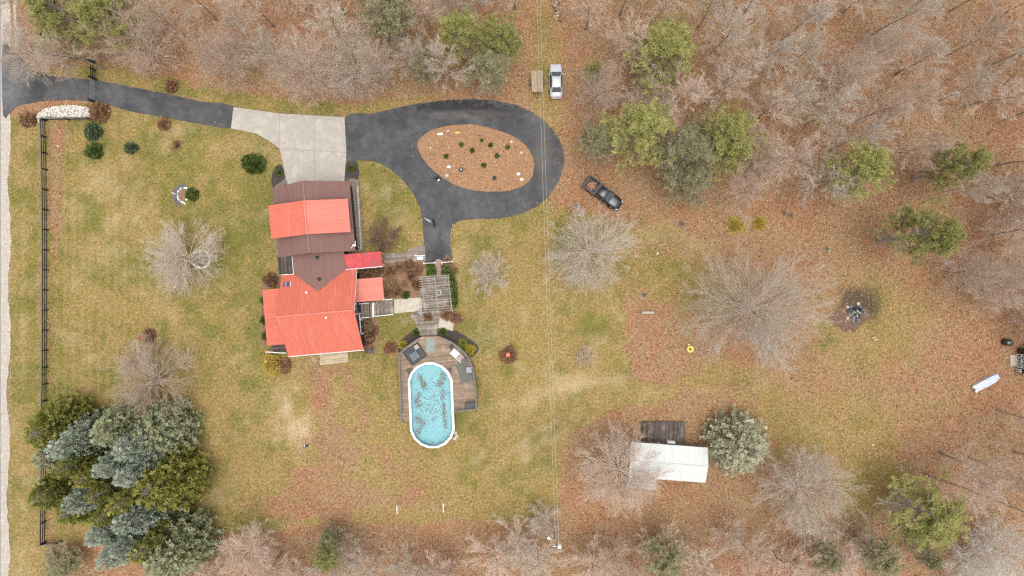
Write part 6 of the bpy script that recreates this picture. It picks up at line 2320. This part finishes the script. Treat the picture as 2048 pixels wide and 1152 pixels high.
rows(mb, CL(-cu + .05, -cv - 1.55, 2.1), CL(-cu + 3.75, -cv - 1.55, 2.1), CL(-cu + 3.75, -cv + .15, 2.42), CL(-cu + .05, -cv + .15, 2.42), 6, 0, .05)
mb.build('lean_to_roof', mat('dirty_white_roof', (.45, .435, .40), (.33, .305, .27), 1.2, .6, tint=(.93, 1.05)), cab)
cbox(-cu + .2, -cu + 3.6, -cv - 1.35, -cv + .2, -.05, 2.05).build('lean_to_wall', M['weathered'], cab)
dk = deck('cabin_deck', [(1283, 842), (1369, 843), (1368, 890), (1281, 888)], CA + math.pi / 2, .3, M['deck_dark'], 'dark weathered board deck above white roofed cabin', 'deck', .16)
MB().box(CL(.6, cv + .02, .6), (1.0, .3, 1.2), CA).build('door_step', M['white'], cab)

# ------------------------------------------------------------------ utility pole and wires
pb_ = P(1106, 1050)
e = empty('utility_pole', pb_, 'leaning-looking wooden utility pole with pale transformer at bottom edge', 'utility pole')
top = pb_ + Vector((0, 0, 8.0))
MB().tube([pb_ - Vector((0, 0, .1)), top], [.15, .10], 8).build('pole', M['pole_wood'], e, True)
MB().lathe(pb_ + Vector((.35, -.12, 6.6)), [(.24, 0), (.26, .05), (.26, .8), (.2, .9), (.06, 1.0)], 14).build('transformer', M['white'], e, True)
MB().box(pb_ + Vector((.1, 0, 7.5)), (1.0, .1, .12)).build('cross_arm', M['white'], e)
MB().tube([pb_ + Vector((0, 0, 5.2)), pb_ + Vector((-.5, .1, 5.5)), pb_ + Vector((-.8, .2, 5.45))], .035, 6).build('lamp_arm', M['galv'], e)
MB().lathe(pb_ + Vector((-.85, .2, 5.25)), [(.06, 0), (.22, .05), (.18, .16), (.06, .24)], 12).build('lamp_head', M['white'], e, True)
for s in (-.35, .55):
    MB().lathe(pb_ + Vector((s, 0, 7.56)), [(.04, 0), (.06, .06), (.03, .14)], 8).build('insulator', M['white'], e)
far = P(1071, -130)
far = Vector((far.x - .6, far.y + 8, 0))
e2 = empty('utility_pole', far, 'wooden utility pole at the far end of overhead wires, past top edge', 'utility pole')
MB().tube([far, far + Vector((0, 0, 8.4))], [.15, .1], 8).build('pole', M['pole_wood'], e2)
MB().box(far + Vector((.1, 0, 7.5)), (1.0, .1, .12)).build('cross_arm', M['white'], e2)
for i, (s, lab) in enumerate(((-.12, 'left of the two overhead power wires crossing the yard'), (.26, 'right of the two overhead power wires crossing the yard'))):
    a, b = pb_ + Vector((s, 0, 7.62)), far + Vector((s, 0, 7.62))
    pts = [a.lerp(b, t / 24) - Vector((0, 0, 4 * 1.3 * (t / 24) * (1 - t / 24))) for t in range(25)]
    o = MB().tube(pts, .015, 5).build('power_wire', M['wire'], None, origin=pb_)
    tag(o, lab, 'power line', 'overhead power wires')

# ------------------------------------------------------------------ firewood pile at the top
e = empty('firewood_pile', P(1113, 20), 'long stacked row of split firewood at the top edge', 'firewood')
rr = random.Random(4)
for k in range(64):
    y = -22 + (k % 22) * 3.0
    lay = k // 22
    x = 1113 + (2.5 if y > 14 else -2) + rr.uniform(-2, 2) + (rr.choice((-3.5, 3.5)) if lay < 2 else 0)
    if y > 36 and lay > 0:
        continue
    p = P(x, y) + Vector((0, 0, .12 + .2 * lay))
    a = rr.uniform(-.25, .25)
    d_ = Vector((math.cos(a), math.sin(a), rr.uniform(-.05, .05))) * rr.uniform(.2, .28)
    MB().tube([p - d_, p + d_], rr.uniform(.09, .14), 5).build('log', M['firewood'] if rr.random() < .65 else M['cut_wood'], e)


# ------------------------------------------------------------------ vehicles
def loft(rings, caps=True):
    vs, fs = [], []
    n = len(rings[0])
    for r in rings:
        vs += r
    for i in range(len(rings) - 1):
        for k in range(n):
            a, b = i * n + k, i * n + (k + 1) % n
            fs.append((a, b, b + n, a + n))
    if caps:
        fs.append(tuple(range(n - 1, -1, -1)))
        fs.append(tuple(range((len(rings) - 1) * n, len(rings) * n)))
    return vs, fs


def body_rings(st):
    """stations: x, half width, sill z, shoulder z, top z (centre)"""
    out = []
    for x, w, z0, z1, zt in st:
        out.append([(x, -w * .90, z0), (x, -w, z0 + (z1 - z0) * .35), (x, -w * .985, z0 + (z1 - z0) * .75), (x, -w * .90, z1), (x, -w * .55, zt - .012), (x, 0, zt),
                    (x, w * .55, zt - .012), (x, w * .90, z1), (x, w * .985, z0 + (z1 - z0) * .75), (x, w, z0 + (z1 - z0) * .35), (x, w * .90, z0)])
    return out


def local_build(vs, fs, name, m, e, smooth=True, bev=0):
    me = bpy.data.meshes.new(name)
    me.from_pydata([tuple(v) for v in vs], [], fs)
    if smooth:
        me.polygons.foreach_set('use_smooth', [True] * len(me.polygons))
    me.update()
    o = link(name, me, m, e)
    if bev:
        bevel(o, bev, 2)
    return o


def wheel(e, x, y, r=.33, w=.22):
    mb = MB()
    n = 20
    prof = [(r * .62, -w / 2), (r * .94, -w / 2), (r, -w * .32), (r, w * .32), (r * .94, w / 2), (r * .62, w / 2)]
    mb.lathe((0, 0, 0), prof, n)
    mb.v = [(x + a, y + c, r + b) for a, b, c in mb.v]
    t = link('wheel', mb.mesh('wheel', None, True), M['tire'], e)
    mb = MB()
    mb.lathe((0, 0, 0), [(r * .2, -w * .46), (r * .6, -w * .42), (r * .6, w * .42), (r * .2, w * .46)], 12)
    mb.v = [(x + a, y + c, r + b) for a, b, c in mb.v]
    link('rim', mb.mesh('rim'), M['rim'], t)


def quadglass(e, name, q, m, lift=.008):
    q = [Vector(p) for p in q]
    nrm = (q[1] - q[0]).cross(q[2] - q[0]).normalized()
    c = sum(q, Vector()) / len(q)
    if nrm.dot(c - Vector((c.x * .3, 0, .6))) < 0:
        nrm = -nrm
    mb = MB()
    top = [p + nrm * lift for p in q]
    bot = [p - nrm * .01 for p in q]
    mb.hexa(bot, top)
    return link(name, mb.mesh(name), m, e)


# silver sedan, nose to the north
car = empty('parked_car', P(1111.5, 165), 'silver four-door sedan parked beside wooden flatbed trailer', 'car')
car.rotation_euler = (0, 0, math.radians(91))
st = [(-2.25, .62, .42, .62, .70), (-2.18, .76, .30, .80, .90), (-1.9, .83, .24, .92, 1.00), (-1.4, .87, .22, .93, 1.03), (-.4, .885, .22, .90, .98), (.6, .885, .22, .88, .95),
      (1.05, .875, .22, .86, .94), (1.6, .85, .24, .80, .87), (2.0, .76, .28, .70, .78), (2.2, .60, .34, .60, .66), (2.28, .42, .40, .54, .58)]
local_build(*loft(body_rings(st)), 'body', M['silver'], car)
# cabin shell: belt outline up to the roof
gh = []
for x, w, z in ((-1.62, .70, .98), (-1.0, .60, 1.36), (-.55, .585, 1.44), (-.05, .58, 1.455), (.35, .575, 1.43), (1.12, .68, .93)):
    wb = .79 if -1.2 < x < .7 else .74
    gh.append([(x, -wb, .88), (x, -w, z - .05 if z > 1 else z - .03), (x, -w * .82, z - .008), (x, 0, z + .012), (x, w * .82, z - .008), (x, w, z - .05 if z > 1 else z - .03), (x, wb, .88)])
local_build(*loft(gh), 'cabin', M['silver'], car)
quadglass(car, 'windshield', [(1.10, -.62, .975), (1.10, .62, .975), (.40, .52, 1.415), (.40, -.52, 1.415)], M['car_glass'], .03)
quadglass(car, 'rear_window', [(-1.58, -.60, 1.03), (-1.58, .60, 1.03), (-1.02, .52, 1.36), (-1.02, -.52, 1.36)], M['car_glass'], .03)
for s in (-1, 1):
    quadglass(car, 'side_window', [(.85, s * .775, .95), (-.02, s * .80, .95), (-.02, s * .61, 1.37), (.38, s * .605, 1.36)], M['car_glass'], .02)
    quadglass(car, 'side_window', [(-.06, s * .80, .95), (-1.2, s * .775, .97), (-.92, s * .62, 1.31), (-.06, s * .61, 1.37)], M['car_glass'], .02)
    local_build(*loft([[(.72, s * .86, .93), (.86, s * .86, .93), (.86, s * .86, 1.04), (.72, s * .86, 1.04)], [(.74, s * 1.03, .94), (.86, s * 1.03, .94), (.86, s * 1.03, 1.06), (.74, s * 1.03, 1.06)]]), 'mirror', M['silver'], car, False, .02)
    for x in (1.42, -1.38):
        wheel(car, x, s * .80)
    local_build(*loft([[(2.02, s * .50, .60), (2.02, s * .72, .62), (2.02, s * .72, .72), (2.02, s * .5, .74)], [(2.22, s * .42, .56), (2.14, s * .66, .58), (2.13, s * .66, .66), (2.21, s * .42, .66)]]), 'headlight', M['clear_lens'], car, False)
    local_build(*loft([[(-2.24, s * .45, .70), (-2.22, s * .74, .70), (-2.20, s * .74, .84), (-2.24, s * .45, .84)], [(-2.0, s * .45, .72), (-1.95, s * .80, .72), (-1.95, s * .80, .88), (-2.0, s * .45, .90)]]), 'tail_light', M['red_lens'], car, False)
    for x in (.05, -.95):
        MBx = MB().box((x, s * .892, .78), (.18, .025, .03))
        link('door_handle', MBx.mesh('door_handle'), M['silver'], car)
local_build(*loft([[(2.2, -.72, .30), (2.2, .72, .30), (2.2, .72, .44), (2.2, -.72, .44)], [(2.33, -.5, .30), (2.33, .5, .30), (2.33, .5, .46), (2.33, -.5, .46)]]), 'front_bumper', M['silver'], car, False, .03)
local_build(*loft([[(-2.3, -.62, .30), (-2.3, .62, .30), (-2.3, .62, .62), (-2.3, -.62, .62)], [(-2.1, -.8, .28), (-2.1, .8, .28), (-2.1, .8, .64), (-2.1, -.8, .64)]]), 'rear_bumper', M['silver'], car, False, .03)

# black pickup, nose to the lower right
trk = empty('pickup_truck', P(1205, 389), 'black pickup truck with leaves in its bed parked by woods', 'truck')
trk.rotation_euler = (0, 0, math.radians(-37))
st = [(.55, .90, .42, 1.08, 1.12), (1.2, .90, .40, 1.08, 1.16), (1.45, .90, .40, 1.06, 1.16), (2.1, .88, .42, 1.02, 1.12), (2.5, .82, .44, .94, 1.04), (2.68, .72, .48, .84, .92), (2.74, .6, .52, .78, .84)]
local_build(*loft(body_rings(st)), 'hood', M['black_paint'], trk)
local_build(*loft(body_rings([(-.75, .90, .42, 1.06, 1.10), (.0, .905, .42, 1.08, 1.11), (.6, .905, .42, 1.08, 1.12)])), 'body', M['black_paint'], trk)
gh = []
for x, w, z in ((-.78, .70, 1.62), (-.6, .68, 1.74), (-.1, .68, 1.78), (.5, .67, 1.74), (1.32, .76, 1.12)):
    gh.append([(x, -.82, 1.05), (x, -w, z - .06 if z > 1.2 else z - .03), (x, -w * .84, z - .01), (x, 0, z + .01), (x, w * .84, z - .01), (x, w, z - .06 if z > 1.2 else z - .03), (x, .82, 1.05)])
local_build(*loft(gh), 'cab', M['black_paint'], trk)
quadglass(trk, 'windshield', [(1.28, -.70, 1.17), (1.28, .70, 1.17), (.56, .60, 1.71), (.56, -.60, 1.71)], mat('green_glass', (.035, .05, .047), (.06, .078, .072), 1.5, .06, spec=.9), .03)
quadglass(trk, 'rear_window', [(-.80, -.58, 1.2), (-.80, .58, 1.2), (-.78, .55, 1.58), (-.78, -.55, 1.58)], M['car_glass'], .02)
for s in (-1, 1):
    quadglass(trk, 'side_window', [(1.0, s * .82, 1.14), (.1, s * .835, 1.14), (.1, s * .70, 1.66), (.5, s * .70, 1.64)], M['car_glass'], .02)
    quadglass(trk, 'side_window', [(.04, s * .835, 1.14), (-.68, s * .82, 1.14), (-.6, s * .71, 1.62), (.04, s * .70, 1.66)], M['car_glass'], .02)
    link('bed_side', MB().box((-1.78, s * .86, .78), (1.96, .12, .74)).mesh('bed_side'), M['black_paint'], trk)
    link('bed_rail', MB().box((-1.78, s * .85, 1.165), (1.96, .17, .03)).mesh('bed_rail'), M['grey_plastic'], trk)
    local_build(*loft([[(.86, s * .9, 1.08), (1.04, s * .9, 1.08), (1.04, s * .9, 1.3), (.86, s * .9, 1.3)], [(.88, s * 1.12, 1.1), (1.0, s * 1.12, 1.1), (1.0, s * 1.12, 1.3), (.88, s * 1.12, 1.3)]]), 'mirror', M['black_paint'], trk, False, .02)
    for x in (1.75, -1.7):
        wheel(trk, x, s * .80, .39, .26)
    local_build(*loft([[(2.5, s * .55, .78), (2.5, s * .8, .78), (2.5, s * .8, .94), (2.5, s * .55, .96)], [(2.76, s * .5, .74), (2.66, s * .74, .74), (2.66, s * .74, .86), (2.75, s * .5, .86)]]), 'headlight', M['clear_lens'], trk, False)
    link('tail_light', MB().box((-2.78, s * .86, .95), (.04, .12, .3)).mesh('tail_light'), M['red_lens'], trk)
link('bed_floor', MB().box((-1.78, 0, .60), (1.96, 1.62, .06)).mesh('bed_floor'), M['black_metal'], trk)
link('tailgate', MB().box((-2.73, 0, .86), (.07, 1.62, .58)).mesh('tailgate'), M['black_paint'], trk)
link('tool_box', MB().box((-1.0, 0, 1.06), (.36, 1.66, .26)).mesh('tool_box'), M['grey_plastic'], trk)
bevel(trk.children[-1], .02, 2)
link('rear_bumper', MB().box((-2.85, 0, .52), (.16, 1.7, .18)).mesh('rear_bumper'), M['grey_plastic'], trk)
link('front_bumper', MB().box((2.76, 0, .50), (.14, 1.5, .22)).mesh('front_bumper'), M['black_metal'], trk)
bevel(trk.children[-1], .05, 2)
for y in (-.5, 0, .5):
    link('hood_crease', MB().box((1.95, y, 1.135), (.9, .02, .012)).mesh('hood_crease'), M['grey_plastic'], trk)
r = np.random.default_rng(14)
k = 230
a = r.uniform(0, 6.28, k)
lx, ly = r.normal(-1.9, .3, k).clip(-2.6, -1.25), r.normal(.0, .28, k).clip(-.72, .72)
cc, ss = math.cos(math.radians(-37)), math.sin(math.radians(-37))
c = np.stack([trk.location.x + lx * cc - ly * ss, trk.location.y + lx * ss + ly * cc, r.uniform(.65, .72, k)], 1)
s = r.uniform(.05, .11, k)
e1 = np.stack([np.cos(a) * s, np.sin(a) * s, r.normal(0, .03, k)], 1)
e2 = np.stack([-np.sin(a) * s * .7, np.cos(a) * s * .7, r.normal(0, .03, k)], 1)
o = link('truck_bed_leaves', np_mesh('truck_bed_leaves', np.stack([c + e1, c + e2, c - e1, c - e2], 1).reshape(-1, 3), np.arange(4 * k).reshape(-1, 4), r.uniform(.3, .9, k)), M['leaf'])
tag(o, 'orange fallen leaves lying in the pickup bed', 'leaves', kind='stuff')

# wooden flatbed trailer
b = P(1074, 165.5)
tl = empty('flatbed_trailer', b, 'small wooden flatbed trailer beside silver sedan', 'trailer')
ta = math.radians(2.0)
LT = lambda x, y, z: (b.x + x * math.cos(ta) - y * math.sin(ta), b.y + x * math.sin(ta) + y * math.cos(ta), z)
for i in range(9):
    MB().box(LT(-.66 + i * .165, random.uniform(-.02, .02), .66), (.155, 2.85, .05), ta).build('plank', M['trailer_wood'], tl)
for s in (-.6, .6):
    MB().box(LT(s, 0, .58), (.08, 2.7, .09), ta).build('frame_rail', M['black_metal'], tl)
for y in (-1.2, 0, 1.2):
    MB().box(LT(0, y, .57), (1.3, .08, .07), ta).build('cross_member', M['black_metal'], tl)
for s in (-1, 1):
    c = LT(s * .86, -.05, .3)
    mb = MB()
    mb.lathe((0, 0, 0), [(.18, -.1), (.28, -.1), (.3, -.06), (.3, .06), (.28, .1), (.18, .1)], 16)
    mb.v = [(c[0] + z, c[1] + x, .3 + y) for x, y, z in mb.v]
    t = mb.build('wheel', M['tire'], tl, True)
    MB().hexa([LT(s * .74, -.42, .56), LT(s * .98, -.42, .56), LT(s * .98, .38, .56), LT(s * .74, .38, .56)],
              [LT(s * .74, -.3, .68), LT(s * .98, -.3, .68), LT(s * .98, .26, .68), LT(s * .74, .26, .68)]).build('fender', M['grey_plastic'], tl)
    MB().tube([LT(s * .55, -1.35, .55), LT(0, -2.15, .5)], .04, 5).build('tongue_bar', M['black_metal'], tl)
MB().tube([LT(0, -2.0, 0), LT(0, -2.0, .62)], .04, 6).build('jack', M['galv'], tl)


# ------------------------------------------------------------------ person and dogs
def skin_mesh(name, verts, edges, radii, root=0, sub=2):
    me = bpy.data.meshes.new(name + '_skeleton')
    me.from_pydata(verts, edges, [])
    o = bpy.data.objects.new(name + '_skeleton', me)
    COL.objects.link(o)
    o.modifiers.new('skin', 'SKIN')
    for i, r in enumerate(radii):
        rr_ = r if isinstance(r, tuple) else (r, r)
        me.skin_vertices[0].data[i].radius = rr_
        me.skin_vertices[0].data[i].use_root = (i == root)
    s = o.modifiers.new('sub', 'SUBSURF')
    s.levels = s.render_levels = sub
    dg = bpy.context.evaluated_depsgraph_get()
    out = bpy.data.meshes.new_from_object(o.evaluated_get(dg))
    out.name = name
    bpy.data.objects.remove(o)
    bpy.data.meshes.remove(me)
    out.polygons.foreach_set('use_smooth', [True] * len(out.polygons))
    return out


pp = P(875, 358)
per = empty('person', pp + Vector((0, 0, .035)), 'person in black jacket standing on driveway holding a white controller', 'person')
per.rotation_euler = (0, 0, math.radians(-50))
# facing +x; z up
V = [(0, 0, .95), (0, 0, 1.15), (.01, 0, 1.36), (0, 0, 1.47), (.02, 0, 1.54), (.03, 0, 1.64), (.03, 0, 1.74),
     (0, .10, .90), (.02, .11, .50), (-.02, .12, .09), (.14, .13, .04),
     (0, -.10, .90), (.03, -.11, .50), (-.02, -.12, .09), (.14, -.13, .04),
     (0, .19, 1.40), (.02, .27, 1.12), (.27, .15, 1.08), (.34, .11, 1.09),
     (0, -.19, 1.40), (.02, -.27, 1.12), (.27, -.15, 1.08), (.34, -.11, 1.09)]
E = [(0, 1), (1, 2), (2, 3), (3, 4), (4, 5), (5, 6), (0, 7), (7, 8), (8, 9), (9, 10), (0, 11), (11, 12), (12, 13), (13, 14),
     (2, 15), (15, 16), (16, 17), (17, 18), (2, 19), (19, 20), (20, 21), (21, 22)]
R = [(.13, .16), (.12, .15), (.12, .16), .07, .055, .09, .075, .09, .065, .05, .045, .09, .065, .05, .045, .075, .055, .045, .035, .075, .055, .045, .035]
me = skin_mesh('body', V, E, R)
me.materials.append(M['skin'])
me.materials.append(M['jacket'])
me.materials.append(M['trousers'])
for p_ in me.polygons:
    c_ = p_.center
    p_.material_index = 0 if (c_.z > 1.49 or (c_.x > .29 and c_.z > 1)) else (1 if c_.z > .88 else 2)
for p_ in me.polygons:
    if p_.center.z < .12:
        p_.material_index = 1
link('body', me, None, per)
mb = MB()
mb.lathe((.02, 0, 1.64), [(.108, -.06), (.115, .02), (.105, .10), (.06, .145), (.01, .155)], 14)
link('hair', mb.mesh('hair', None, True), M['hair'], per)
mb = MB()
mb.lathe((0, 0, 1.42), [(.17, -.08), (.16, .02), (.11, .09)], 14)
link('hood', mb.mesh('hood', None, True), M['jacket'], per)
mb = MB().box((.13, 0, 1.63), (.03, .028, .04))
link('nose', mb.mesh('nose'), M['skin'], per)
fing = MB()
for s in (-1, 1):
    for q in range(4):
        y = s * (.115 - q * .014)
        fing.tube([(.35, y, 1.10 - q * .012), (.39, y - s * .01, 1.105 - q * .012), (.41, y - s * .03, 1.12 - q * .012)], .009, 5)
    fing.tube([(.34, s * .10, 1.12), (.37, s * .085, 1.145), (.39, s * .07, 1.15)], .01, 5)
link('fingers', fing.mesh('fingers'), M['skin'], per)
q = pp + Vector((math.cos(math.radians(-50)) * .42, math.sin(math.radians(-50)) * .42, 1.13 + .035))
rc = MB().box((q.x, q.y, q.z), (.17, .30, .05), math.radians(-50)).build('remote_controller', M['white'], None, origin=q)
bevel(rc, .015, 2)
tag(rc, 'white hand-held controller held by person on driveway', 'controller')


def dog(px, py, rz, m, label, s=1.0, lying=False):
    p = P(px, py)
    e = empty('dog', p + Vector((0, 0, .035)), label, 'dog', 'dogs on the driveway')
    e.rotation_euler = (0, 0, rz)
    e.scale = (s, s, s)
    V = [(-.28, 0, .50), (-.05, 0, .48), (.24, 0, .50), (.38, 0, .62), (.46, 0, .70), (.60, 0, .66), (.66, 0, .65),
         (-.30, .09, .44), (-.24, .10, .30), (-.36, .10, .17), (-.32, .10, .02),
         (-.30, -.09, .44), (-.24, -.10, .30), (-.38, -.10, .17), (-.34, -.10, .02),
         (.24, .10, .42), (.22, .10, .24), (.24, .10, .02), (.24, -.10, .42), (.26, -.10, .24), (.27, -.10, .02),
         (-.42, 0, .50), (-.56, .03, .46), (-.66, .05, .50)]
    E = [(0, 1), (1, 2), (2, 3), (3, 4), (4, 5), (5, 6), (0, 7), (7, 8), (8, 9), (9, 10), (0, 11), (11, 12), (12, 13), (13, 14),
         (2, 15), (15, 16), (16, 17), (2, 18), (18, 19), (19, 20), (0, 21), (21, 22), (22, 23)]
    R = [.13, .125, .155, .10, .095, .055, .04, .09, .06, .032, .035, .09, .06, .032, .035, .07, .04, .035, .07, .04, .035, .05, .03, .018]
    me = skin_mesh('body', V, E, R)
    link('body', me, m, e)
    for sy in (-1, 1):
        mb = MB().hexa([(.40, sy * .07, .76), (.46, sy * .05, .78), (.46, sy * .10, .74), (.42, sy * .11, .72)], [(.43, sy * .11, .70), (.47, sy * .10, .71), (.47, sy * .13, .63), (.44, sy * .135, .62)])
        link('ear', mb.mesh('ear'), M['dog_black'], e)
    return e


dog(857, 441, math.radians(150), M['dog_white'], 'black and white dog standing on the driveway', .95)
dog(869, 447, math.radians(102), M['dog_black'], 'black dog standing on driveway near a black and white one', 1.0)
